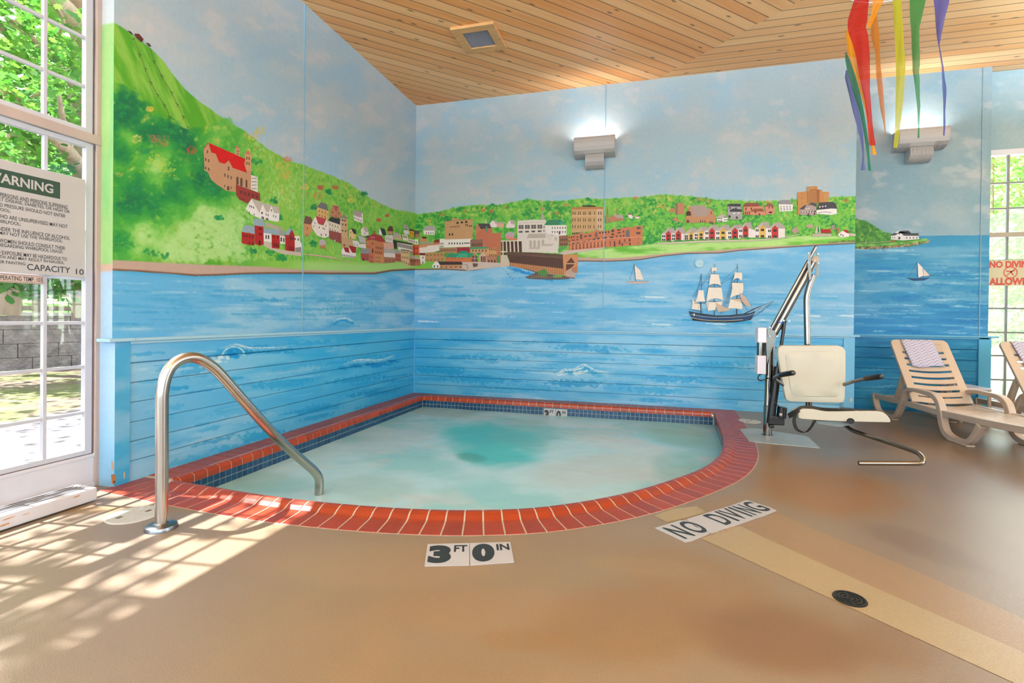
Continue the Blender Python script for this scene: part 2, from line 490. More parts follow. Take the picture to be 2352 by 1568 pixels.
def cloth(name, col, tr=0.45):
    m = bpy.data.materials.new(name); m.use_nodes = True
    nt, N, L = nodes(m); p = nt.nodes['Principled BSDF']; o = nt.nodes['Material Output']
    c = (*lin(col), 1); p.inputs['Base Color'].default_value = c; p.inputs['Roughness'].default_value = 0.5
    t = N('ShaderNodeBsdfTranslucent'); t.inputs[0].default_value = c
    x = N('ShaderNodeMixShader'); x.inputs[0].default_value = 0.5; L(p.outputs[0], x.inputs[1]); L(t.outputs[0], x.inputs[2])
    tt = N('ShaderNodeBsdfTransparent'); y = N('ShaderNodeMixShader'); y.inputs[0].default_value = 1 - tr
    L(tt.outputs[0], y.inputs[1]); L(x.outputs[0], y.inputs[2]); L(y.outputs[0], o.inputs[0])
    return m
# ------------------------------------------------------------------ painted walls
class Canvas:
    """a wall surface at <axis>=val, sampled in (a, z); colours are paint on the wall"""
    def __init__(s, axis, val, A, Z):
        s.axis, s.val, s.A, s.Z = axis, val, np.array(A), np.array(Z)
        a, z = np.meshgrid(s.A, s.Z)
        s.a, s.z = a, z
        P = np.zeros(a.shape + (3,)); P[..., axis] = val; P[..., 1 - axis] = a; P[..., 2] = z
        s.px, s.py = projv(P); s.P = P
        s.c = np.zeros(a.shape + (3,)); s.n = fbm(a * 28 + z * 9, z * 40, 3, 3)
    def mixm(s, m, col):
        m = m[..., None]; s.c = s.c * (1 - m) + np.asarray(col) * m
    def dab(s, cx, cy, rx, ry, ang, col, al=0.8, soft=1.0):
        R = max(rx, ry) * 1.7
        p = on(s.axis, s.val, cx, cy); e = 1 - s.axis
        d = abs(on(s.axis, s.val, cx + 2, cy)[e] - p[e]) / 2; dz = abs(on(s.axis, s.val, cx, cy + 2)[2] - p[2]) / 2
        i0, i1 = np.searchsorted(s.A, (p[e] - R * d, p[e] + R * d)); j0, j1 = np.searchsorted(s.Z, (p[2] - R * dz, p[2] + R * dz))
        if i1 <= i0 or j1 <= j0: return
        sl = (slice(j0, j1), slice(i0, i1))
        x = s.px[sl] - cx; y = s.py[sl] - cy; c, n = math.cos(ang), math.sin(ang)
        u = (x * c + y * n) / rx; v = (-x * n + y * c) / ry
        m = al * sst(1.25 - np.sqrt(u * u + v * v) + (s.n[sl] - 0.5) * 1.3 * soft, 0.0, 0.55)
        m = m[..., None]; s.c[sl] = s.c[sl] * (1 - m) + np.asarray(col) * m
    def lin(s, k=1.0):
        return lin(np.clip(s.c * k, 0, 1))

def grid_to(mb, P, col):
    nz, na = P.shape[:2]; n = len(mb.v)
    mb.v += [tuple(p) for p in P.reshape(-1, 3).tolist()]
    mb.c += [tuple(c) for c in col.reshape(-1, 3).tolist()]
    i = np.arange(nz - 1)[:, None] * na + np.arange(na - 1)[None] + n
    q = np.stack([i, i + 1, i + 1 + na, i + na], -1).reshape(-1, 4)
    mb.f += [tuple(f) for f in q.tolist()]; mb.m += [0] * len(q)

XL = lambda p: np.array(p, float)
HILL_L = XL([(240, 48), (258, 50), (280, 62), (310, 85), (345, 110), (375, 140), (400, 175), (425, 205), (460, 235), (510, 270), (560, 300), (620, 345), (660, 368), (700, 380), (740, 395), (800, 420), (850, 455), (900, 480), (960, 491)])
HILL_B = XL([(940, 493), (1000, 488), (1040, 478), (1080, 472), (1150, 470), (1190, 462), (1215, 456), (1240, 462), (1290, 461), (1350, 455), (1385, 458), (1420, 455), (1480, 452), (1530, 446), (1580, 450), (1640, 458), (1700, 460), (1760, 462), (1830, 458), (1880, 458), (1920, 452), (1975, 450)])
SLOPE = XL([(240, 205), (262, 205), (290, 200), (312, 225), (340, 250), (365, 275), (400, 275), (425, 300), (470, 290), (520, 272), (560, 299)])
SHORE_L = XL([(240, 620), (320, 624), (400, 630), (450, 634), (500, 633), (560, 630), (620, 629), (697, 629), (760, 630), (860, 630), (900, 623), (960, 620)])
BEACH_L = XL([(240, 596), (320, 600), (450, 607), (600, 612), (697, 619), (760, 621), (860, 624), (900, 619), (960, 616)])
SHORE_B = XL([(940, 620), (1020, 619), (1070, 622), (1090, 621), (1120, 616), (1155, 612), (1180, 611), (1240, 628), (1320, 640), (1322, 600), (1390, 601), (1420, 600), (1470, 597), (1520, 589), (1580, 583), (1650, 582), (1700, 576), (1800, 569), (1880, 564), (1975, 559)])
BEACH_B = XL([(940, 617), (1020, 616), (1090, 610), (1322, 590), (1390, 593), (1430, 592), (1500, 585), (1560, 579), (1640, 575), (1700, 570), (1800, 564), (1880, 560), (1975, 555)])
GRASS_B = XL([(1150, 640), (1320, 590), (1330, 578), (1400, 571), (1500, 560), (1600, 556), (1720, 550), (1800, 545), (1860, 541), (1975, 543)])
rnd = random.Random(5)
GR = dict(dk=['0E7A44', '17874A', '1D7048', '2A8A3C'], md=['3FA044', '55AE48', '46A83A', '68B84C'], lt=['8CC864', 'A4D480', '96CC54', 'B4DC94'], ye=['C8C858', 'D8C860', 'D6B650', 'C4D070'], rd=['C07040', 'B4583C', 'C88850', 'A85040'])
def pick(**w):
    k = rnd.choices(list(w), list(w.values()))[0]
    return hx(rnd.choice(GR[k]))

def sky(cv, b, c, sc=1.0, diag=0.0, seed=0, top='B6BABA'):
    u = cv.a * 1.9 * sc + cv.z * diag; v = cv.z * 2.3 * sc
    t = sst(fbm(u, v, seed, 5), 0.3, 0.75); t2 = fbm(u * 2.0 + 9, v * 2.6, seed + 2, 4); t3 = fbm(u * 1.4 + 3, v * 1.6, seed + 4, 3)
    cv.c[:] = hx(b) * (1 - t[..., None]) + hx(c) * t[..., None]
    cv.mixm(sst(cv.z, 2.7, HC) * (.35 if cv.axis == 0 else .5), hx(top))
    cv.mixm(sst(3.1 - cv.z, 0, 1.3) * .55, hx('9CC6DE') if cv.val < .3 else hx('84A8B8'))
    cv.mixm(sst(t3, 0.52, 0.75) * 0.4, hx(b) * np.array((.93, .98, 1.03)))
    cv.mixm(sst(t2, 0.58, 0.78) * 0.4, hx('D0C8C4'))

def water(cv, m, light, mid, deep, seed=0, k=1.0, bright=0.3):
    t = fbm(cv.a * 1.5 * k, cv.z * 7, seed, 4); t2 = fbm(cv.a * 2.4 * k + 4, cv.z * 12, seed + 1, 4)
    c = hx(light) + (hx(mid) - hx(light)) * sst(t, 0.35, 0.62)[..., None]
    c = c + (hx(deep) - c) * (sst(t2, 0.55, 0.8) * 0.42)[..., None]
    c = c + (hx('D6E6EE') - c) * (sst(fbm(cv.a * 1.2 + 7, cv.z * 22, seed + 3, 3), 0.68, 0.86) * bright)[..., None]
    m = m[..., None]; cv.c = cv.c * (1 - m) + c * m

def streaks(cv, n, x0, x1, y0, y1, cols, slope=lambda x, y: 0.0, rx=(12, 45), ry=(0.8, 2.2), al=(0.3, 0.75)):
    for _ in range(n):
        x = rnd.uniform(x0, x1); y = rnd.uniform(y0, y1)
        cv.dab(x, y, rnd.uniform(*rx), rnd.uniform(*ry), slope(x, y), hx(rnd.choice(cols)), rnd.uniform(*al), 1.3)

def wave(cv, x0, x1, yf, hgt, n=60, base='1590CC'):
    """a painted breaking crest along y = yf(x)"""
    for i in range(26):
        x = x0 + (x1 - x0) * rnd.random(); cv.dab(x, yf(x) + hgt * rnd.uniform(0.5, 1.6), (x1 - x0) * 0.1, hgt * 0.3, 0, hx(base), 0.6)
    for i in range(n):
        t = i / n; x = x0 + (x1 - x0) * t; y = yf(x)
        cv.dab(x, y, (x1 - x0) / n * 1.4, 1.1, 0, hx('DCE8EA'), 0.6 * math.sin(3.14 * t) ** .5)
        cv.dab(x + 2, y + hgt * rnd.uniform(0.2, 0.6), 1.1, hgt * rnd.uniform(0.25, 0.5), -0.35 + 0.5 * rnd.random(), hx('C4DEE8'), 0.5 * math.sin(3.14 * t) ** .5)

# --- left wall
YL = -4.411; HC = 4.3255; ZR = 0.962; XR = 5.80; YR = 0.67; XE = 7.49
cL = Canvas(0, 0.0, np.linspace(YL, 0, 800), np.linspace(ZR, HC, 560))
sky(cL, '9DBBCC', 'B4C0C6', 1.0, -1.6, 1, 'C0BEBC')
hy = np.interp(cL.px, HILL_L[:, 0], HILL_L[:, 1]) + (cL.n - 0.5) * 6 * sst(cL.px, 430, 520)
land = sst(cL.py - hy, -1.2, 1.2)
g = fbm(cL.px * 0.02, cL.py * 0.012, 4, 4)
cL.mixm(land, hx('5CA83C')); cL.mixm(land * sst(cL.px, 540, 640), hx('84BC48'))
sl = land * sst(560 - cL.px, 0, 40)
t = sst(fbm((cL.px - cL.py * 0.45) * 0.05, cL.py * 0.008, 2, 4), 0.35, 0.65)[..., None]
cc = hx('4F9A24') * (1 - t) + hx('82B848') * t
cL.c = cL.c * (1 - sl[..., None]) + cc * sl[..., None]
HL = lambda x: float(np.interp(x, HILL_L[:, 0], HILL_L[:, 1])); SL = lambda x: float(np.interp(x, SLOPE[:, 0], SLOPE[:, 1]))
RAMP = [hx(q) for q in ('0A6240', '14783E', '2C8E36', '4EA43C', '7EC054', 'AAD686')]
def ramp(t):
    t = min(max(t, 0), 0.999) * 5; k = int(t); return RAMP[k] * (1 - t + k) + RAMP[k + 1] * (t - k)
DARK = [(310, 225, 34), (290, 270, 40), (350, 305, 26), (395, 300, 30), (430, 335, 26), (300, 440, 34), (355, 470, 40), (405, 440, 34), (300, 490, 30), (475, 415, 40), (500, 450, 24), (540, 395, 18), (285, 555, 30), (350, 580, 22), (430, 500, 26), (595, 400, 20), (600, 548, 22), (640, 590, 24), (400, 380, 20), (275, 350, 20)]
LITE = [(330, 560, 60), (420, 560, 90), (500, 545, 90), (560, 500, 50), (470, 505, 40), (300, 520, 40), (640, 460, 40), (300, 320, 24), (370, 380, 50), (600, 340, 50), (520, 310, 40), (660, 420, 40), (440, 590, 80), (540, 590, 80)]
def field(x, y):
    f = 0.42
    for q in DARK: f -= 0.42 * math.exp(-((x - q[0]) ** 2 + (y - q[1]) ** 2) / (q[2] ** 2))
    for q in LITE: f += 0.34 * math.exp(-((x - q[0]) ** 2 + (y - q[1]) ** 2) / (q[2] ** 2))
    return f
for i in range(6500):
    x = rnd.uniform(242, 955); top = HL(x)
    if x < 560: top = max(top, SL(x))
    y = top + 3 + (600 - top) * rnd.random() ** 1.0
    if y > 596: continue
    k = max(0, (620 - x) / 380)
    f = field(x, y) + 0.30 * (float(fbm(x * .03, y * .03, 6, 3)) - .5) * 2 + rnd.uniform(-.13, .13)
    if x > 560:
        f += 0.22 + (0.12 if y > 560 else 0) + rnd.uniform(-.12, .12); r = rnd.uniform(1.2, 4.2); col = ramp(f); a = .6
        if rnd.random() < (.26 if y < 480 else .08): col = hx(rnd.choice(GR['ye'] + ['B8CC60', 'A8C850'])); a = .45
        elif rnd.random() < .07 and y < 480: col = hx(rnd.choice(GR['rd'])); a = .5; r *= .7
        cL.dab(x, y, r * rnd.uniform(.4, .9), r * rnd.uniform(.9, 2.2), rnd.uniform(-.9, .9), col, a * rnd.uniform(.4, 1), 1.5)
    else:
        r = rnd.uniform(5, 12) + 5 * k; col = ramp(f); a = .5
        if rnd.random() < .09 and y < 420 and f > .25: col = hx(rnd.choice(GR['ye'])); r *= .6
        if i > 4600: r *= .4; a = .6
        cL.dab(x, y, r * rnd.uniform(.7, 1.5), r * rnd.uniform(.5, 1.1), rnd.uniform(-1.2, .3), col, a * rnd.uniform(.5, 1))
def cluster(cv, x, y, R, n, cols, r=(3, 8), al=0.85):
    for _ in range(n):
        a = rnd.uniform(0, 6.28); q = R * math.sqrt(rnd.random())
        cv.dab(x + q * math.cos(a), y + q * 0.7 * math.sin(a), rnd.uniform(*r), rnd.uniform(*r) * 0.7, rnd.uniform(-1, 1), hx(rnd.choice(cols)), al)
D = GR['dk']
for x, y, R in ((300, 222, 30), (275, 255, 34), (382, 292, 26), (405, 300, 22), (420, 330, 22), (330, 340, 26), (310, 430, 24), (350, 470, 34), (400, 440, 32), (300, 470, 26), (470, 410, 34), (480, 440, 26), (520, 400, 20), (275, 555, 26), (290, 562, 26), (335, 578, 16), (360, 580, 20), (380, 588, 14), (570, 400, 16), (630, 460, 14), (505, 500, 14), (590, 370, 18), (720, 560, 14), (755, 440, 10), (770, 500, 14), (835, 445, 8), (595, 545, 18), (620, 580, 14), (650, 590, 12), (580, 575, 14), (790, 520, 12), (640, 500, 14), (720, 475, 12), (500, 350, 14)):
    cluster(cL, x, y, R * .62, 12, D, (2, 6), .6)
for x, y, R, col in ((370, 322, 22, 'B06848'), (355, 318, 14, 'A06A58'), (440, 345, 13, 'B8502C'), (345, 250, 9, 'D8B84C'), (315, 320, 14, 'C8C060'), (360, 370, 24, 'B8C850'), (385, 385, 20, 'A8C448'), (575, 312, 16, 'D8B050'), (600, 300, 12, 'C8B858'), (650, 380, 16, 'C8B850'), (660, 365, 10, 'C87850'), (655, 400, 14, 'D8A050'), (730, 450, 12, 'C08048'), (735, 430, 8, 'B05840'), (700, 430, 10, 'D0B858'), (770, 430, 7, 'B86040'), (805, 460, 8, 'C8C050'), (870, 505, 5, 'B86040'), (890, 495, 4, 'B86040'), (560, 480, 16, 'A8D070'), (450, 570, 30, 'BCDC98'), (520, 560, 30, 'C4E0A4')):
    cluster(cL, x, y, R, 60, [col], (.9, 2.8), 0.5)
bt = np.interp(cL.px, BEACH_L[:, 0], BEACH_L[:, 1]); sh = np.interp(cL.px, SHORE_L[:, 0], SHORE_L[:, 1])
gb = sst(cL.py - (bt - 26), 0, 14) * sst(cL.px, 650, 720)
cL.mixm(gb * 0.85, hx('A4D07C'))
cL.mixm(sst(cL.py - bt, -1.5, 1.5), hx('B9A092')); cL.mixm(sst(cL.py - (sh - 4), -2, 2), hx('6A4A38'))
water(cL, sst(cL.py - sh, -0.8, 0.8), '8EC2E0', '5EACDC', '2C94D0', 0)
cL.mixm(sst(cL.py - sh, 0, 1) * sst(sh + 10 - cL.py, 0, 10) * 0.6, hx('2F9FD2'))
streaks(cL, 30, 262, 945, 640, 755, ['DCE8EE', 'C8DCE8', 'B8D4E4'], lambda x, y: 0.03, (14, 60), (0.8, 2.4), (.12, .38))
streaks(cL, 50, 262, 945, 640, 755, ['2490C8', '3E9ED0'], lambda x, y: 0.0, (20, 60), (1.5, 4), (0.25, 0.5))
wave(cL, 765, 812, lambda x: 738 - 8 * math.sin((x - 765) / 47 * 3.1), 5, 20)
# --- back wall
cB = Canvas(1, 0.0, np.linspace(0, XR, 1150), np.linspace(ZR, HC, 620))
sky(cB, 'A0C0CC', 'B6C2C4', 1.2, 0.2, 2)
hy = np.interp(cB.px, HILL_B[:, 0], HILL_B[:, 1]) + (cB.n - 0.5) * 7
cB.mixm(sst(cB.py - hy, -1, 1), hx('78BC48'))
HB = lambda x: float(np.interp(x, HILL_B[:, 0], HILL_B[:, 1]))
for i in range(6000):
    x = rnd.uniform(942, 1975); t = HB(x); y = t + 2 + (590 - t) * rnd.random() ** 1.3
    r = rnd.uniform(2, 5.5)
    col = ramp(.5 + .9 * (float(fbm(x * .035, y * .05, 5, 3)) - .5) + rnd.uniform(-.18, .18))
    if rnd.random() < (.24 if y < 495 else .05): col = hx(rnd.choice(GR['ye'] + ['B8CC60', 'A8C850']))
    elif rnd.random() < .05 and y < 485: col = hx(rnd.choice(GR['rd'])); r *= .7
    cB.dab(x, y, r * rnd.uniform(0.5, 1.2), r * rnd.uniform(0.4, .9), rnd.uniform(-1.3, 1.3), col, rnd.uniform(0.3, 0.75), 1.5)
for x, y, R in ((1205, 490, 10), (1215, 492, 8), (1260, 480, 8), (1300, 505, 10), (1025, 500, 8), (960, 520, 8), (1130, 470, 5), (1350, 457, 5), (1180, 500, 8), (1450, 490, 10), (1455, 500, 12), (1470, 515, 14), (1520, 495, 12), (1540, 505, 14), (1640, 478, 10), (1690, 520, 12), (1655, 505, 8), (1500, 540, 14), (1900, 500, 10), (1915, 520, 14), (1860, 495, 10), (1960, 500, 12), (1740, 500, 10), (1660, 470, 8), (1000, 545, 8), (1180, 525, 10), (1560, 515, 12)):
    cluster(cB, x, y, R * .75, 12, D, (1.3, 3.2), .55)
for x, y, R, col in ((1110, 482, 6, 'C86840'), (1128, 484, 6, 'C86840'), (1015, 492, 5, 'B87840'), (985, 507, 5, 'D8A850'), (1068, 485, 6, 'B88848'), (1300, 470, 6, 'C88050'), (1278, 488, 6, 'C87848'), (1245, 480, 6, 'C88858'), (1460, 455, 7, 'C07848'), (1608, 458, 9, 'C07040'), (1625, 460, 8, 'C86848'), (1525, 478, 6, 'C89048'), (1545, 455, 8, 'C8B850'), (1765, 463, 6, 'C8A050'), (1945, 462, 7, 'B8503C'), (1520, 465, 12, 'C8C458'), (1420, 475, 12, 'C4C860'), (1690, 465, 8, 'C8B860')):
    cluster(cB, x, y, R, 26, [col], (.7, 2.0), 0.6)
gt = np.interp(cB.px, GRASS_B[:, 0], GRASS_B[:, 1]); gm = sst(cB.py - gt, -1.5, 1.5)
tt = sst(fbm(cB.px * 0.015, cB.py * 0.06, 5, 4), 0.35, 0.65)[..., None]
cc = hx('64B438') * (1 - tt) + hx('B4DC84') * tt
cB.c = cB.c * (1 - gm[..., None]) + cc * gm[..., None]
bt = np.interp(cB.px, BEACH_B[:, 0], BEACH_B[:, 1]); sh = np.interp(cB.px, SHORE_B[:, 0], SHORE_B[:, 1])
cB.mixm(sst(cB.py - bt, -1, 1), hx('BCA090')); cB.mixm(sst(cB.py - (sh - 2.2), -1, 1), hx('5E4436'))
water(cB, sst(cB.py - sh, -0.7, 0.7), '92C4E2', '66B0DE', '349CD4', 1)
cB.mixm(sst(cB.px - 1780, 0, 150) * sst(cB.py - sh, 0, 4) * 0.35, hx('9CC0DA'))
streaks(cB, 60, 952, 1965, 635, 755, ['DCE8F0', 'CCE0EC', 'BCD8EA'], lambda x, y: 0.02, (10, 50), (0.7, 2.0), (.12, .4))
streaks(cB, 60, 952, 1965, 635, 755, ['2C98D0', '4AA6D6'], lambda x, y: 0.02, (16, 50), (1.5, 3.5), (0.25, 0.5))
for x, y in ((1500, 682), (1860, 725), (1950, 725), (1520, 745), (980, 738)):
    cB.dab(x, y, 26, 2.0, 0.03, hx('E6EEF2'), 0.7)
for i in range(14): cB.dab(rnd.uniform(1570, 1760), rnd.uniform(732, 745), 18, 1.8, 0.02, hx(rnd.choice(['1C98CC', 'E0ECF0', '2AA4D4'])), 0.7)
for i in range(10): cB.dab(1180 + 9 * i, 618 + 2.6 * i, 12, 4, 0.25, hx('1E84CC'), 0.6)
# --- recessed wall, colours darkened in part to stand in for lower light
cR = Canvas(1, YR, np.linspace(XR, XE, 260), np.linspace(ZR, HC, 420))
sky(cR, '7C9CA8', '96A8AC', 1.0, 0.3, 4, '98A4A6')
hor = 541 + (cR.px - 2135) * -0.008
RL = XL([(1960, 500), (1990, 508), (2010, 520), (2030, 532), (2060, 540), (2110, 548), (2134, 553), (2136, 640), (2400, 640)])
RS = XL([(1960, 572), (2000, 572), (2060, 568), (2090, 566), (2120, 560), (2136, 556)])
water(cR, sst(cR.py - hor, -0.7, 0.7), '5A9ABC', '2A84B0', '0A6294', 2, 1.0, 0.35)
cR.mixm(sst(cR.py - 640, 0, 120) * 0.45, hx('1C78BE'))
lm = sst(cR.py - (np.interp(cR.px, RL[:, 0], RL[:, 1]) + (cR.n - .5) * 5), -1, 1) * sst(2140 - cR.px, 0, 4)
RS_ = np.interp(cR.px, RS[:, 0], RS[:, 1])
lm = lm * sst(RS_ - cR.py, -1, 1)
cR.mixm(lm, hx('3C7A2C'))
for i in range(260):
    x = rnd.uniform(1966, 2050); y = rnd.uniform(float(np.interp(x, RL[:, 0], RL[:, 1])) + 3, 555)
    cR.dab(x, y, rnd.uniform(2, 5), rnd.uniform(1.5, 4), rnd.uniform(-1, 1), hx(rnd.choice(['2C6A28', '5A9A38', '7CB048', '245A2C', '3C8030'])), 0.6)
for i in range(60): x = rnd.uniform(1966, 2125); cR.dab(x, float(np.interp(x, RS[:, 0], RS[:, 1])) - 9, 7, 2.5, 0, hx(rnd.choice(['6CA848', '88B860', '4E8A34'])), 0.7)
for i in range(90): x = rnd.uniform(1966, 2134); cR.dab(x, float(np.interp(x, RS[:, 0], RS[:, 1])) - rnd.uniform(0, 5), 3, 1.7, rnd.uniform(-.5, .5), hx(rnd.choice(['7A5040', '9A7460', '54382E', 'B09484'])), 0.85)
streaks(cR, 60, 1970, 2262, 570, 770, ['A8CCDC', 'C0D8E4', '8CBCD4'], lambda x, y: 0.02, (12, 40), (0.7, 1.8), (0.3, 0.6))
streaks(cR, 40, 1970, 2262, 600, 770, ['0A66A4', '1272B0'], lambda x, y: 0.02, (20, 50), (2, 5), (0.3, 0.5))

# --- crisp shapes of the mural, traced in crop frames (ox, oy, scale)
MUR = {}
def parse(wall, ox, oy, sc, txt, k=[0]):
    out = MUR.setdefault(wall, [])
    for ln in txt.strip().splitlines():
        t = ln.split()
        if not t: continue
        pt = lambda q: (ox + float(q.split(',')[0]) / sc, oy + float(q.split(',')[1]) / sc)
        if t[0] == 'w':      # w colour p00 p10 p01 nx ny sx sy : a grid of small windows
            a, b, c = [np.array(pt(q)) for q in t[2:5]]; nx, ny = int(t[5]), int(t[6]); sx, sy = float(t[7]) / sc / 2, float(t[8]) / sc / 2
            for i in range(nx):
                for j in range(ny):
                    p = a + (b - a) * (i / max(nx - 1, 1)) + (c - a) * (j / max(ny - 1, 1))
                    sk = (b - a)[1] / max(abs((b - a)[0]), 1e-6) * sx if nx > 1 else 0
                    out.append((t[1], [(p[0] - sx, p[1] - sy - sk), (p[0] + sx, p[1] - sy + sk), (p[0] + sx, p[1] + sy + sk), (p[0] - sx, p[1] + sy - sk)]))
        elif t[0] == 'a':    # a colour x,y w h : arched window
            p = np.array(pt(t[2])); w_ = float(t[3]) / sc / 2; h_ = float(t[4]) / sc / 2
            pts = [(p[0] - w_, p[1] + h_), (p[0] + w_, p[1] + h_)] + [(p[0] + w_ * math.cos(q), p[1] - h_ + w_ - w_ * 1.1 * math.sin(q)) for q in np.linspace(0, math.pi, 6)]
            out.append((t[1], pts))
        elif t[0] == 'l':    # l colour width pts... : a brushed line
            wd = float(t[2]) / 2; ps = [np.array(pt(q)) for q in t[3:]]
            for p, q in zip(ps[:-1], ps[1:]):
                d = q - p; d = d / (np.hypot(*d) + 1e-9); n = np.array((-d[1], d[0])) * wd
                out.append((t[1], [p - n, q - n, q + n, p + n]))
        else:
            out.append((t[0], [pt(q) for q in t[1:]]))
parse('L', 240, 300, 4.611, '''
C89870 1380,262 1386,190 1403,150 1426,190 1437,285
C86A58 1388,188 1403,150 1424,188
B98E6C 1050,190 1098,130 1130,230 1176,242 1215,335 1270,350 1316,316 1357,390 1508,445 1482,360 1490,240 1520,205 1550,240 1556,642 1388,590 1390,650 1290,635 1200,577 1130,520 1095,440 1060,420
C89870 1484,250 1518,208 1550,250 1556,430 1500,420
C86A58 1494,248 1518,205 1546,250
C41414 1105,128 1492,300 1480,352 1510,446 1357,393 1318,314 1273,352 1213,332 1178,243 1131,232
B84838 1050,188 1096,124 1106,130 1092,146 1056,196
w 6A4838 1072,305 1104,318 1072,395 2 2 15 30
w 6A4838 1090,222 1090,222 1090,222 1 1 14 34
w 6A4838 1405,215 1420,220 1405,245 2 2 8 20
w 6A4838 1508,290 1532,294 1508,345 2 2 12 30
a 5A4038 1408,530 24 84
a 5A4038 1450,545 24 88
a 5A4038 1504,562 18 84
a 5A4038 1315,400 15 45
w 5A4038 1275,470 1342,498 1275,470 3 1 12 34
a 5A4038 1310,608 24 44
w 5A4038 1274,585 1342,605 1274,585 2 1 9 28
DAD6CE 1554,468 1622,492 1624,652 1550,622
w 6E6A66 1585,505 1585,505 1585,612 1 4 54 7
8E3430 1392,570 1645,662 1652,746 1562,716 1515,772 1425,728 1395,680
w 5C2A28 1445,650 1612,702 1445,650 5 1 22 34
w 5C2A28 1445,720 1470,728 1445,720 2 1 15 18
3C2A26 208,-1
''')
MUR['L'].pop()
parse('L', 440, 420, 4.523, '''
BDB2A8 618,162 742,208 905,252 918,318 800,330 700,330
EAE6E2 560,268 622,166 704,312 738,222 778,305 806,300 830,234 856,312 912,318 908,398 880,402 800,386 720,372 650,342 600,312
BDB2A8 745,226 815,250 804,300 780,298
BDB2A8 838,236 905,256 918,318 860,308
BDB2A8 628,166 735,216 708,300
w 3A3434 605,240 645,256 605,240 3 1 9 22
w 3A3434 600,308 650,328 600,308 2 1 8 18
w 3A3434 732,312 732,312 732,312 1 1 16 22
w 3A3434 775,328 795,334 775,328 2 1 8 24
w 3A3434 852,342 876,350 852,342 2 1 8 22
w 3A3434 831,285 831,285 831,285 1 1 9 22
w 6A6462 740,362 785,376 740,362 2 1 26 26
B2A698 760,405 930,460 960,520 920,540 900,490 770,450
8FA6B6 518,498 558,436 662,456 668,535
A62222 520,506 655,532 655,648 600,645 522,626
A62222 654,438 746,450 748,640 704,652 660,632
8FA6B6 650,370 742,380 764,456 642,440
EAE2DA 748,516 832,530 832,616 750,606
8FA6B6 752,466 900,490 918,542 748,518
A62222 830,536 916,546 916,682 834,676
EAE2DA 916,546 976,552 976,636 920,630
9A9894 910,470 960,500 970,560 912,545
8FA6B6 963,528 1000,474 1048,482 1070,545 1030,500 1005,545
9E2222 970,535 1012,545 1040,482 1078,560 1072,716 976,702
EAE2DA 1070,548 1120,552 1126,600 1146,645 1146,722 1074,716
8A8682 1078,672 1140,665 1140,722 1078,716
C8B8A8 750,606 830,618 835,676 970,700 1140,722 1140,760 960,740 820,690 750,650
w 5A1818 545,545 635,560 545,545 4 1 16 26
w 5A1818 600,625 636,630 600,625 2 1 14 30
w 5A1818 706,476 722,478 706,530 2 2 14 26
a 4A1414 708,620 22 46
a 4A4440 775,560 14 40
a 4A4440 800,562 14 40
a 4A4440 932,585 16 46
a 4A4440 958,592 14 46
w 5A1818 855,560 893,566 855,560 2 1 12 24
w 5A1818 858,640 900,650 858,640 3 1 12 40
w 5A1818 1028,572 1048,576 1028,572 2 1 14 30
w 5A1818 1020,680 1062,688 1020,680 3 1 10 46
w 5A5450 1076,582 1108,588 1076,582 2 1 14 22
''')
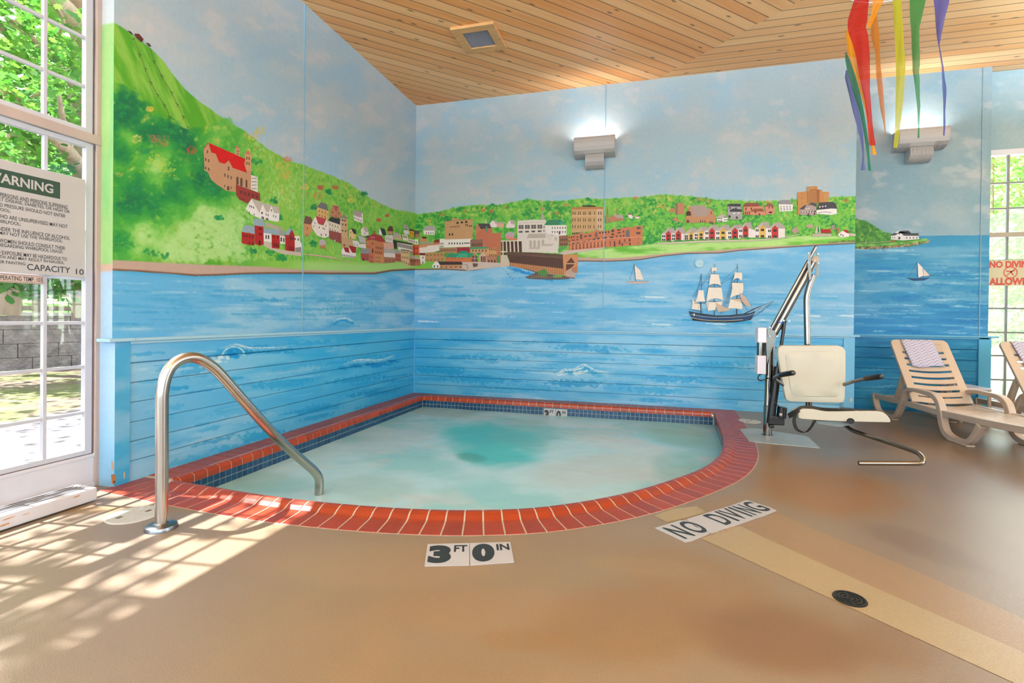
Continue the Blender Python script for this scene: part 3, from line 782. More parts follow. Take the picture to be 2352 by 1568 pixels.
parse('L', 690, 460, 8.711, '''
C89060 68,460 228,482 240,580 150,742 66,690
6B4A40 68,460 100,308 215,340 242,400 226,488
w 5A3424 140,560 140,560 140,560 1 1 16 42
w 5A3424 115,688 150,700 115,688 2 1 14 36
D4A86C 330,130 562,210 556,400 440,382 330,312
6C6A70 328,132 412,34 525,78 564,212
w 5A3C28 378,215 495,248 378,300 3 2 14 38
w 5A3C28 545,280 545,280 545,280 1 1 8 38
B47C5C 598,300 600,200 650,95 765,120 826,300 802,358 610,334
A05254 652,96 766,120 712,252
C88A68 650,96 712,250 706,262 645,110
w 5A3424 645,240 765,262 645,335 2 2 16 40
w 5A3424 712,320 712,320 712,320 1 1 14 36
E8DCD4 218,470 302,314 366,480 452,500 524,370 592,560 566,722 480,752 330,702 240,562
B0404A 306,314 522,370 460,500 352,462
w 4A3434 290,455 510,510 265,520 2 2 12 36
w 4A3434 375,540 455,560 375,540 2 1 16 36
w 4A3434 418,690 512,690 418,690 2 1 18 40
DACCB8 555,410 786,482 802,380 822,400 822,662 570,602
30303A 556,402 604,330 802,382 786,486
w 4A3A30 592,480 750,535 592,575 4 2 13 34
w 4A3A30 795,470 795,470 800,600 1 2 8 34
8C4A44 570,596 822,656 822,872 576,762
w 5A2A28 620,720 765,750 620,720 2 1 14 40
w E0D0C8 690,805 690,805 690,805 1 1 20 34
C6A47C 808,340 938,370 948,762 820,742
84827E 808,346 872,268 954,380 930,378
w 5A4028 845,395 890,405 845,395 2 1 30 34
w 5A4028 845,480 905,490 845,605 2 2 26 36
C09C76 820,735 1048,782 1048,902 830,962
w 6A4A38 878,895 878,895 878,895 1 1 40 36
E8DEDA 1058,290 1192,336 1248,240 1252,460 1200,440 1075,400
A99698 1055,260 1092,194 1242,240 1192,342 1058,292
w 4A3A38 1220,320 1220,320 1220,320 1 1 14 36
w 4A3A38 1090,350 1210,410 1090,350 4 1 14 26
DCBC84 968,610 1022,556 1112,682 1102,782 968,752
2C3036 1008,550 1112,590 1116,684 1062,662
w 6A5030 1005,640 1005,640 1002,740 1 2 14 34
E4DAD2 1208,592 1256,526 1362,642 1362,722 1220,702
B8A8A6 1246,520 1342,550 1368,642 1292,632
w 5A4A44 1288,668 1288,668 1288,668 1 1 14 34
DDD5D1 1042,800 1152,810 1182,872 1304,862 1314,962 1062,922
C0B6B6 1150,700 1284,742 1314,854 1190,842
w 5A4A48 1205,850 1295,865 1205,850 4 1 8 22
w 5A4A48 1078,885 1135,898 1078,885 2 1 16 18
4A4A50 1280,740 1330,700 1390,705 1360,760
C07854 1318,800 1694,830 1674,1252 1480,1240 1388,1082 1318,972
A0303A 1308,802 1392,708 1472,658 1624,720 1704,834 1560,822 1480,792 1330,800
C07854 1395,785 1480,790 1480,1060 1400,1060
w E8D8D0 1414,740 1478,748 1414,740 3 1 10 24
w 6A3A30 1432,865 1456,868 1432,865 2 1 12 44
a 4A2420 1445,1010 26 90
w 6A3A30 1518,945 1632,962 1510,1035 4 2 18 48
w 7A4A38 1345,925 1385,932 1345,925 2 1 14 40
A04848 1460,640 1480,592 1498,640 1492,662
8A8C92 1208,960 1388,972 1394,1072 1208,1062
984840 1208,1060 1388,1072 1388,1212 1228,1192
a 5A2A26 1262,1180 34 50
B86854 1368,1066 1482,1082 1482,1252 1368,1242
w 6A3028 1398,1130 1430,1138 1405,1212 2 2 12 36
C48858 1480,1082 1674,1102 1674,1262 1480,1242
w 6A4430 1515,1140 1585,1148 1515,1218 3 2 12 38
D6CECA 1690,690 1852,700 1852,852 1700,832
w 6A5A58 1728,760 1810,780 1728,760 3 1 12 32
CCAC88 1858,640 2002,680 2034,790 1858,772
B0A49C 1858,642 1960,650 1990,745 1866,740
E6DED2 2038,680 2142,690 2152,812 2050,802
w 4A4038 2065,720 2118,735 2065,720 3 1 14 46
E4DCD4 2138,762 2352,802 2352,892 2148,832
w 5A4A40 2175,800 2320,840 2175,800 5 1 14 34
262428 1848,790 2232,862 2240,894 1930,842 1932,972 1872,962
EAE4DC 1936,842 2244,894 2244,1082 1962,990
w 1E1C1E 1955,890 2228,950 1955,890 11 1 15 74
w 1E1C1E 2175,1030 2230,1045 2175,1030 3 1 14 64
D8A898 1660,850 1862,852 1872,972 1680,972
B2AAAA 1670,960 1882,986 1898,1062 1676,1052
DCD4CC 1670,1050 1898,1062 1898,1146 1676,1132
A06A52 1670,1132 1898,1146 1902,1242 1680,1256
w 5A382C 1712,1210 1860,1205 1712,1210 3 1 14 36
A2A09C 1890,990 2012,1002 2012,1072 1888,1062
AA5846 1895,1062 2012,1072 2012,1232 1902,1212
w 6A2C24 1920,1110 1990,1115 1925,1185 3 2 10 34
DABA88 2010,1002 2172,1012 2188,1312 2110,1302 2015,1242
2C2626 2004,978 2176,1000 2172,1014 2010,998
w 5A4428 2035,1035 2145,1045 2038,1140 4 2 14 38
w 5A4428 2035,1220 2165,1275 2035,1220 4 1 14 38
C24E2E 2244,892 2352,896 2352,1102 2250,1092
w 6A241C 2285,960 2330,962 2285,1065 2 2 22 44
9A6248 2180,1160 2352,1170 2352,1312 2190,1302
B0A49A 2190,1100 2352,1120 2352,1172 2178,1162
w 5A3A2C 2225,1205 2330,1215 2225,1205 4 1 16 38
ECEAE6 1565,660 1592,550 1640,692 1600,694
2C3438 1590,540 1692,580 1722,702 1640,692
C2846C 1742,610 1852,620 1832,682 1770,672
5C3028 1732,612 1770,518 1842,520 1860,622
E2E0DA 2060,600 2162,590 2182,682 2080,672
A8A2A0 2070,478 2152,500 2178,592 2060,562
w 3A3434 2108,582 2140,592 2108,582 2 1 14 16
DAA236 2178,600 2272,612 2268,752 2182,702
342A2C 2182,568 2272,592 2272,618 2180,604
w 8A6420 2208,660 2245,672 2208,660 2 1 12 44
8A5A48 2278,660 2352,660 2352,760 2290,742
4E4442 2275,600 2352,598 2352,660 2290,690
BE8060 395,880 502,890 502,972 410,962
B8AEAE 366,880 380,800 430,774 500,800 524,892 470,882 430,902
w 8A4A34 418,945 485,955 418,945 3 1 12 34
E8DEDC 818,1002 856,938 902,1032 985,1052 962,920 1012,1002 1052,1052 1118,1052 1096,1152 830,1122
9A1E26 866,934 962,950 984,1048 898,1032
9A1E26 966,900 1112,930 1112,1048 1030,1042
w 4A3838 848,1095 1085,1135 848,1095 8 1 14 34
C8A898 60,1070 200,1075 600,1120 840,1190 1000,1230 990,1240 760,1180 500,1140 60,1082
''')
parse('L', 240, 0, 3.92, '''
5A2A28 270,302 312,304 352,352 338,380 300,352 272,320
3A2422 206,272 240,285 262,318 240,305
4A342E 372,384 400,388 424,416 402,420
l 2E4A2A 0.7 262,345 320,490 368,620 418,740 480,855 545,945 590,1055
l 2E4A2A 0.7 415,440 450,555 518,685 605,835 660,940 712,1050 750,1150
w 1E2E1E 262,350 262,350 262,350 1 1 26 6
''')
for q in ((315, 490), (368, 618), (418, 740), (480, 852), (540, 945), (583, 1052), (447, 550), (518, 682), (605, 830), (656, 938), (712, 1050), (750, 1145)):
    parse('L', 240, 0, 3.92, 'l 22321E 0.9 %d,%d %d,%d\nl 22321E 0.8 %d,%d %d,%d' % (q[0] - 17, q[1] - 9, q[0] + 17, q[1] + 5, q[0], q[1], q[0], q[1] + 30))
parse('B', 940, 460, 7.838, '''
DAAA44 82,560 82,540 90,540 90,670 84,670
98705C 90,560 192,550 192,662 90,672
504642 88,540 192,545 175,612 88,600
EEE6E2 250,540 462,546 452,622 270,612
B0A6A6 240,545 300,455 452,460 484,542
w 3A3030 310,590 430,590 310,590 4 1 12 36
C2966A 640,380 762,365 762,320 900,330 902,352 1140,332 1142,702 640,702
l A0764C 1.2 640,380 900,356 1140,336
w 33231C 870,405 1025,388 870,405 3 1 42 34
w 33231C 745,480 900,470 745,480 6 1 11 32
w 33231C 1020,445 1046,442 1020,445 2 1 13 42
w 33231C 1085,462 1122,460 1085,462 2 1 18 30
w 33231C 727,615 778,612 727,615 2 1 24 40
B87A5A 1200,702 1186,500 1240,412 1322,560 1322,702
BA6C50 1240,470 1492,490 1500,590 1652,582 1642,1122 1320,1102 1320,702 1200,692 1200,600 1300,520
C4B4AC 1355,412 1378,318 1404,412
4A3E40 1234,415 1462,420 1492,496 1286,516
3A8468 1368,500 1390,450 1412,500 1392,592
E8DADA 1448,420 1500,358 1582,420 1572,484 1470,482
B6A2A4 1502,356 1580,372 1600,410 1560,425
D8A890 1570,420 1702,415 1702,482 1580,484
B4A69C 1575,396 1704,386 1706,420 1572,420
ECDADA 1742,460 1800,360 1905,450 1900,492 1752,494
B6A2A8 1800,352 1880,354 1908,432 1840,430
D88C88 1725,630 1892,632 1882,682 1740,690
B4A0A8 1735,600 1790,566 1880,572 1902,640 1720,640
D07860 1785,684 1940,684 1940,720 1785,716
EDE5DB 550,690 640,690 640,704 1140,690 1100,712 1100,832 550,852
w 2E2826 565,780 610,778 565,830 4 2 9 30
w 2E2826 720,775 960,775 720,775 6 1 20 34
w 2E2826 1005,770 1072,770 1005,770 3 1 22 28
886050 1098,712 1322,696 1322,842 1100,842
w 3E2A24 1140,800 1295,795 1140,800 5 1 16 50
CA8A6A 180,790 542,780 542,852 180,852
A29A92 190,752 422,746 424,778 190,782
CA8A62 195,702 230,652 312,690 312,746 200,742
50302C 222,650 312,654 312,690 240,690
702E26 436,756 462,704 540,704 548,756
C86C58 436,756 546,756 546,785 436,790
E8DCD2 180,852 322,840 322,815 442,808 542,795 542,902 440,932 180,952
A87C5E 545,862 860,848 862,942 660,952 640,932 545,912
w 5A3828 570,900 830,890 570,900 14 1 8 34
A0303C 858,846 1092,840 1092,942 860,946
w 6A1C24 890,885 1070,880 890,885 9 1 10 30
CC9A6A 1098,880 1416,870 1575,850 1575,1012 1130,962 1098,942
3C9468 1098,845 1412,836 1418,870 1100,880
w 3E2A1E 1145,905 1380,905 1145,905 5 1 20 32
w 3E2A1E 1450,880 1560,885 1450,985 4 2 14 42
C25A3A 65,802 178,802 178,988 70,986
w 6A2418 98,865 140,862 98,960 2 2 18 44
E8E0D8 0,702 160,702 162,792 0,792
w 4A3A34 28,735 130,755 28,735 4 1 14 34
1F1C1E 0,770 60,790 58,812 0,802
ECE6E0 0,802 60,812 60,1002 0,982
w 1F1C1E 10,850 45,860 12,945 3 2 12 66
B2A49A 8,1002 60,986 212,1042 202,1062 10,1052
A06A50 10,1052 202,1056 202,1182 10,1162
w 5A3828 30,1085 185,1090 30,1085 5 1 12 46
E8DED2 185,950 286,982 286,1132 205,1142 190,1042
702C22 182,946 286,950 286,992 185,986
w 3A2A26 248,1030 248,1030 245,1118 1 2 16 34
BA8A5C 288,946 632,930 632,1092 440,1102 400,1112 295,1082
w 80644A 322,985 585,975 330,1075 5 2 34 28
C87248 650,1022 1100,1032 1182,960 1252,1112 640,1102
2C8868 646,1024 722,950 872,960 920,908 1042,910 1052,940 1162,950 1132,1002 1090,1030 860,1030
3CA080 880,965 1040,945 1060,1030 830,1030
l 1E6A50 0.8 820,1030 880,960
w 8A4028 695,1042 960,1046 695,1042 5 1 28 12
6A4640 1124,1102 1130,1002 1182,984 1226,1012 1232,1112
l D8C8C0 0.8 1178,990 1178,1105
l D8C8C0 0.8 1130,1045 1230,1045
2E8868 1205,945 1300,940 1270,975 1225,975
CCAC98 1250,1002 1332,938 1386,1002 1386,1122 1280,1122
w 4A2A20 1300,1065 1362,1065 1300,1065 3 1 22 116
B27C64 1386,1014 1562,1010 1562,1122 1386,1112
w 5A2E24 1432,1098 1540,1098 1432,1098 3 1 26 56
3A8A50 1580,990 1625,990 1632,1130 1580,1128
CAB8AE 948,1112 1272,1106 1642,1126 1662,992 1752,986 1802,1102 1812,1182 1602,1202 1042,1266 948,1212
C08862 550,1160 946,1160 942,1216 560,1222
382C2C 508,1098 940,1104 968,1156 545,1162
F0EAE6 408,1182 460,1110 510,1102 552,1160 546,1216 430,1216
w 2E2826 455,1188 512,1188 455,1188 2 1 20 36
w 4A3024 580,1200 925,1200 580,1200 5 1 18 28
6A5048 1140,1130 1240,1136 1225,1192 1150,1202
l 5A4A44 1.0 1000,1150 1040,1165 1055,1200 1045,1250
w 243848 1700,1238 1860,1418 1700,1238 5 1 14 10
w 243848 1830,1252 1990,1390 1830,1252 4 1 14 10
w 243848 1768,1320 1815,1375 1768,1320 2 1 12 10
''')
parse('B', 1150, 440, 6.72, '''
D9D0C5 260,450 500,430 700,438 702,520 880,560 902,672 888,948 330,932 325,762 258,752
l B8ACA4 0.8 262,492 500,470 690,475
w 4E4642 315,545 605,540 315,545 4 1 74 58
w E0D8D0 315,545 605,540 315,545 4 1 3 58
w E0D8D0 315,545 605,540 315,545 4 1 74 3
w 4E4642 310,620 600,610 310,620 4 1 58 26
w 4E4642 670,548 670,548 668,605 1 2 16 24
B2A89C 398,716 432,650 722,645 692,716
BDB1A8 758,690 790,650 850,645 800,690
D2C8BE 690,560 780,545 780,780 690,700
a B2A89E 462,805 40 110
a B2A89E 522,805 40 110
a B2A89E 588,805 40 110
a B2A89E 653,785 40 94
BAAEA4 425,885 450,860 612,855 600,888
BAAEA4 620,840 660,808 820,805 790,838
a BAAEA4 848,728 44 58
ABA098 612,430 645,308 686,432
E6DED7 692,520 1016,515 1016,672 900,682 705,640
2E7858 666,515 742,435 932,428 1002,492 902,512
3E9878 905,510 932,430 1004,494
w 4A403E 798,560 998,558 798,622 6 2 14 28
a 4A403E 908,635 24 50
8C6248 898,680 1036,674 1036,832 905,842
w 3A2A22 928,745 1020,740 928,815 4 2 13 34
4E9A4C 880,900 920,850 1030,830 1000,885 890,922
CAB6AA 885,950 1045,900 1590,862 1590,880 1200,940 1060,960 990,975
B47848 1092,242 1582,236 1582,268 1094,276
C29E6E 1094,276 1482,268 1482,602 1098,642
CFAC88 1482,268 1582,268 1586,602 1482,602
w 5A4030 1118,332 1448,334 1112,540 5 3 12 50
w 5A4030 1148,332 1386,334 1148,540 4 3 12 48
w 3C2A22 1512,332 1548,332 1508,538 2 3 13 46
w 3C2A22 1112,645 1220,640 1112,645 5 1 14 28
3C302C 1255,232 1262,210 1460,212 1468,234
l D8B890 1.6 1096,374 1480,370
C27652 1045,682 1228,642 1252,612 1290,648 1438,612 1482,570 1522,612 1702,596 1742,556 1782,580 1902,560 1962,540 2022,562 2062,530 2192,526 2186,818 1590,862 1050,906
l 8AA090 1.6 1225,645 1252,612 1290,640
l 8AA090 1.6 1436,612 1480,572 1522,606
l 4E7858 1.8 1775,556 1815,532 1870,552
a 5A4844 1242,696 30 76
a 6A5854 1474,664 38 76
a 6A6462 1960,645 64 112
w 4A4440 1308,690 1378,680 1308,690 2 1 44 24
w 4A4440 1185,700 1185,740 1185,740 1 2 26 20
w 6A2C34 1092,702 1130,698 1092,702 2 1 22 24
w 6A2C34 1120,748 1120,748 1120,748 1 1 60 14
w 4A4A44 1125,795 1192,785 1125,795 2 1 48 30
w 7A5A48 1290,768 1365,750 1290,768 2 1 50 30
w 4A4440 1442,740 1506,728 1442,740 2 1 44 34
w 3C3434 1532,634 1668,624 1532,634 4 1 24 26
w 3C3434 1606,718 1714,708 1606,718 2 1 58 34
a 3C3434 1730,602 46 34
a 3C3434 1730,656 44 28
w 4A4440 1824,588 1828,632 1828,632 1 2 54 22
w 7A5048 1790,690 1850,686 1790,690 2 1 30 34
w 5A3C34 1898,618 1900,680 1900,680 1 2 20 34
w 4A4440 2130,562 2130,562 2124,640 1 2 62 32
w 8A5A48 2125,720 2125,790 2125,790 1 2 16 34
w 5A3028 1058,710 1062,818 1062,818 1 3 14 26
w 6A342C 1110,838 1560,790 1110,838 9 1 13 32
w 6A342C 1112,880 1560,830 1112,880 9 1 18 32
w 6A342C 1610,790 1690,780 1612,830 2 2 14 32
a 5A3430 1758,790 20 60
a 5A3430 1836,782 22 66
a 6A4038 1915,750 22 40
a 5A3430 1990,745 24 44
w 4A2C26 1758,828 1995,808 1758,828 3 1 22 36
l E0A080 1.2 1075,790 1740,715 2180,700
l 5A4440 0.8 1735,800 1990,785
w D89878 1085,850 1590,800 1085,850 10 1 9 90
4A2C22 10,770 26,770 26,915 10,915
4A2C22 42,770 78,765 80,915 48,918
4A2C22 96,770 134,765 140,925 104,925
4A2C22 156,765 195,765 202,930 164,928
4A2C22 216,765 254,762 262,930 224,930
4A2C22 276,762 320,760 324,935 284,932
4A2C22 10,935 24,935 24,975 10,975
4A2C22 42,938 92,936 94,975 44,978
E6DACC 0,755 325,752 325,764 0,768
E6DACC 0,918 100,925 100,938 0,935
E6DACC 28,765 40,765 44,980 28,980
E6DACC 80,765 94,765 104,930 88,930
E6DACC 136,765 154,765 162,930 142,930
E6DACC 196,762 214,762 222,930 204,930
E6DACC 256,762 274,760 282,932 264,932
CDBDAA 0,980 95,978 130,1080 140,1150 0,1166
BE8458 138,1075 972,1165 1002,1300 620,1235 148,1148
4A3028 92,930 505,940 972,972 976,1190 140,1092
C8885C 958,975 1192,965 1186,1264 1150,1250 1120,1180 1010,1222 1002,1310 974,1290
5A3628 1010,1106 1090,1015 1152,1106
5A3628 1010,1118 1142,1120 1096,1170 1008,1222
l D8B090 1.4 1008,1110 1155,1108
l 8A6048 0.7 500,990 800,1010 970,1025
''')
for i in range(30):
    x = 150 + i * 28; y0 = 1092 + i * 3.35; y1 = 1152 + i * 5.0
    parse('B', 1150, 440, 6.72, 'l 6A402C 0.9 %f,%f %f,%f' % (x, y0 - 4, x + 2, y1))
for i in range(46):
    x = 110 + i * 18.6; parse('B', 1150, 440, 6.72, 'l 8A7264 0.5 %f,%f %f,%f' % (x, 935 + i * 1.0, x + 10, 975 + i * 1.1))
for i in range(6):
    parse('B', 1150, 440, 6.72, 'l 9A6240 0.8 %f,%f %f,%f' % (1105 + i * 14, 1180 - i * 8, 1106 + i * 14, 1240 + i * 3))
parse('B', 1150, 440, 6.72, '''
5E5048 372,1316 460,1290 550,1238 640,1210 700,1258 850,1288 1000,1300 1072,1346 900,1356 600,1352 420,1342
4A8040 560,1232 620,1215 672,1184 700,1215 740,1262 700,1300 600,1290
6A9A4C 800,1300 900,1278 980,1290 940,1318 820,1322
w 8A7E70 430,1325 1010,1335 430,1325 16 1 18 10
w 2E2824 450,1338 1000,1345 450,1338 12 1 14 8
w 9A8A7C 480,1300 700,1310 480,1300 7 1 16 10
EDE0D0 2062,1130 2150,1210 2206,1358 2085,1352
l 2E3844 1.1 2060,1110 2072,1250 2084,1380
l 3E5464 0.6 2060,1130 1990,1355
C4B2AA 1936,1380 2070,1388 2290,1376 2232,1412 2010,1424
l 5A6A84 0.8 1936,1380 2070,1386 2290,1376
B47C58 1630,360 1660,350 1668,480 1632,490
8A6A58 1636,352 1650,210 1662,350
B47A5C 1668,420 1722,360 1790,400 1905,412 1905,440 1680,470
ABA098 1722,360 1872,355 1908,412 1800,405
8A7468 1786,360 1794,245 1806,360
ECDADA 1955,350 1990,330 2040,380 2035,420 1985,410
A85A48 1955,345 1988,328 2020,355 1965,360
ECE0DC 2072,385 2105,372 2145,390 2130,418 2085,410
A85A48 2070,388 2105,368 2145,385
''')
parse('B', 1480, 420, 4.8, '''
B88060 280,300 300,278 332,280 336,320 280,330
B88060 362,225 438,215 442,340 350,350 352,240
8A6A54 346,240 372,222 366,350 346,350
B88660 455,440 462,350 500,250 612,370 600,440
A8948A 502,250 662,245 690,290 600,372 545,372
BC8860 598,365 690,365 735,280 785,370 782,440 600,432
A8948A 600,370 632,290 735,280 690,370
a 4A2E2A 488,336 52 50
a 6A3A34 480,422 30 36
w 4A2E2A 618,420 668,425 618,420 3 1 9 30
w 4A2E2A 722,435 755,440 722,435 3 1 9 28
a 4A2E2A 736,328 10 26
BC8860 302,405 345,375 410,440
ECE6E0 798,372 920,380 915,425 802,432
BAAEA6 800,376 862,340 918,372
w 3A3430 812,388 850,390 815,420 3 2 11 20
w 3A3430 892,378 892,378 898,405 1 2 42 7
A6A09E 920,240 1060,232 1078,300 1078,402 940,404 920,350
3A3A40 916,240 955,228 1062,230 1060,262 920,258
3A3A40 940,300 980,280 1075,292 1078,318 945,318
w 3A3434 945,275 1010,280 945,275 2 1 16 20
w 3A3434 940,370 1020,382 940,370 2 1 22 26
w E8E0DA 990,334 1040,332 990,334 2 1 26 10
CE8A6C 1090,262 1300,255 1335,320 1335,356 1105,352
8A4A3C 1085,258 1118,220 1250,220 1272,258 1120,262
8A5038 1165,318 1210,282 1300,282 1325,314
w 4A2C26 1120,285 1180,285 1120,285 2 1 14 28
w 3A2420 1118,332 1160,332 1118,332 3 1 10 36
w 3A2420 1225,322 1268,345 1225,322 2 1 18 16
CE8A74 1325,262 1435,258 1435,342 1345,348
8A5A46 1325,260 1372,220 1400,224 1438,262
w 4A2C26 1376,272 1412,270 1376,272 2 1 11 22
w 3A2420 1390,324 1390,324 1390,324 1 1 38 16
EEEAE4 1478,232 1640,238 1632,310 1490,315
8E8C92 1475,236 1500,190 1600,186 1640,234
w 5A5654 1505,262 1605,258 1510,298 4 3 18 8
BE8650 1690,102 1796,92 1796,40 1905,34 1910,72 1960,75 1962,98 2036,98 2030,215 1900,220 1700,352 1690,350
A87446 1796,92 1896,88 1896,220 1800,225
966038 1896,72 1932,74 1930,220 1900,220
l 8A5A34 1.0 1796,92 1796,225
w 7A4E30 1738,120 1738,330 1738,330 1 5 8 8
w D8B488 1985,130 2020,130 1985,190 3 4 6 8
w 3A2A24 1838,80 1885,74 1838,80 3 1 14 9
A89690 1705,310 1760,250 1800,235 1895,250 1895,358 1720,352
4A4648 1705,294 1760,248 1790,240 1760,290
4A4648 1790,250 1842,215 1902,225 1895,262 1830,240
4A4648 1710,325 1890,305 1895,322 1720,328
w E0D4CC 1790,285 1815,280 1790,285 2 1 12 14
w E0D4CC 1745,320 1860,318 1745,320 5 1 12 12
w 3A3230 1808,345 1875,340 1808,345 2 1 18 18
EEE8E4 1898,300 2120,275 2122,340 2060,352 1900,340
3E3E44 1900,294 1930,215 2080,208 2112,228 2128,285 2060,282
w E8E4E0 1935,264 1998,256 1935,264 3 1 14 14
l 5A5654 1.2 1915,330 1985,318 2060,326
B09488 1620,520 1680,476 1705,540 1650,562
B89C90 1780,470 1850,452 1865,490 1810,500
98887E 2060,470 2100,462 2100,520 2070,515
BDB0A4 1855,560 2065,560 2065,585 1857,588
C8BCB2 1880,555 1900,470 1906,470 1912,550 1930,550 1925,475 1934,475 1944,555
A81C20 1945,512 2052,508 2056,550 1955,552
A86452 2122,495 2150,490 2140,560 2125,562
EEE4DE 2130,572 2185,525 2232,552 2262,560 2258,592 2170,600
A81C20 2185,515 2240,518 2262,552 2225,550
w 2E2828 2168,570 2190,580 2168,570 2 1 10 22
CABAAC 2265,560 2330,560 2330,585 2265,585
''')
_u = [(265, 525, 640, 'R', 62), (375, 520, 632, 'R', 64), (515, 525, 628, 'Y', 60), (626, 512, 622, 'Y', 64), (745, 492, 622, 'R', 68), (868, 492, 622, 'Y', 72), (998, 490, 612, 'R', 70), (1116, 465, 602, 'R', 62), (1302, 460, 604, 'Y', 72), (1440, 466, 606, 'R', 74)]
for x, t, b, c, w_ in _u:
    q = dict(x=x, l=x - w_ / 2, r=x + w_ / 2, e=t + 38, t=t, b=b, wl=x - w_ / 2 - 46, rr=x + w_ / 2 + 28, rt=t - 30, c={'R': 'B83430', 'Y': 'DDB45A'}[c])
    parse('B', 1480, 420, 4.8, '''
EAE2DC {wl},{b} {wl},{e} {x},{rt} {rr},{e} {rr},{b}
B8ACA4 {wl},{e} {x},{rt} {x},{t} {l},{e}
ADA098 {x},{rt} {rr},{rt} {rr2},{e} {r},{e} {x},{t}
{c} {l},{b} {l},{e} {x},{t} {r},{e} {r},{b}'''.format(rr2=q['rr'] + 22, **q))
    parse('B', 1480, 420, 4.8, 'w 33292A %f,%f %f,%f %f,%f 1 2 %f 26' % (x, t + 58, x, t + 58, x, b - 16, w_ * 0.5))
    parse('B', 1480, 420, 4.8, 'w 3C3634 %f,%f %f,%f %f,%f 1 2 %f 26' % (x - w_ / 2 - 22, t + 62, x - w_ / 2 - 22, t + 62, x - w_ / 2 - 22, b - 14, 34))
    parse('B', 1480, 420, 4.8, 'w E4DCD6 %f,%f %f,%f %f,%f 1 2 4 26' % (x - w_ / 2 - 22, t + 62, x - w_ / 2 - 22, t + 62, x - w_ / 2 - 22, b - 14))
    parse('B', 1480, 420, 4.8, 'w 2E2422 %f,%f %f,%f %f,%f 1 1 9 9' % ((x, t + 26) * 3))
    parse('B', 1480, 420, 4.8, '3E8A44 %f,%f %f,%f %f,%f %f,%f' % (x - 34, b + 4, x - 10, b - 8, x + 28, b - 6, x + 40, b + 8))
parse('B', 1480, 420, 4.8, '''
EAE2DC 1150,500 1222,520 1222,600 1150,602
EAE2DC 1478,500 1550,500 1550,598 1478,604
ADA098 1478,455 1530,460 1554,502 1478,504
CDBDAA 150,660 700,632 1200,625 1500,606 1720,560 1720,566 1500,616 1200,640 700,652 150,676
''')
for i in range(40):
    x = 2030 + rnd.random() * 300; y = 655 - (x - 2030) * 0.05 + rnd.uniform(-8, 8)
    parse('B', 1480, 420, 4.8, '%s %f,%f %f,%f %f,%f %f,%f' % (rnd.choice(['7A5A4C', '9A7E6E', '4E3A30', 'B4A090']), x - 9, y, x - 2, y - 7, x + 9, y - 2, x + 3, y + 6))
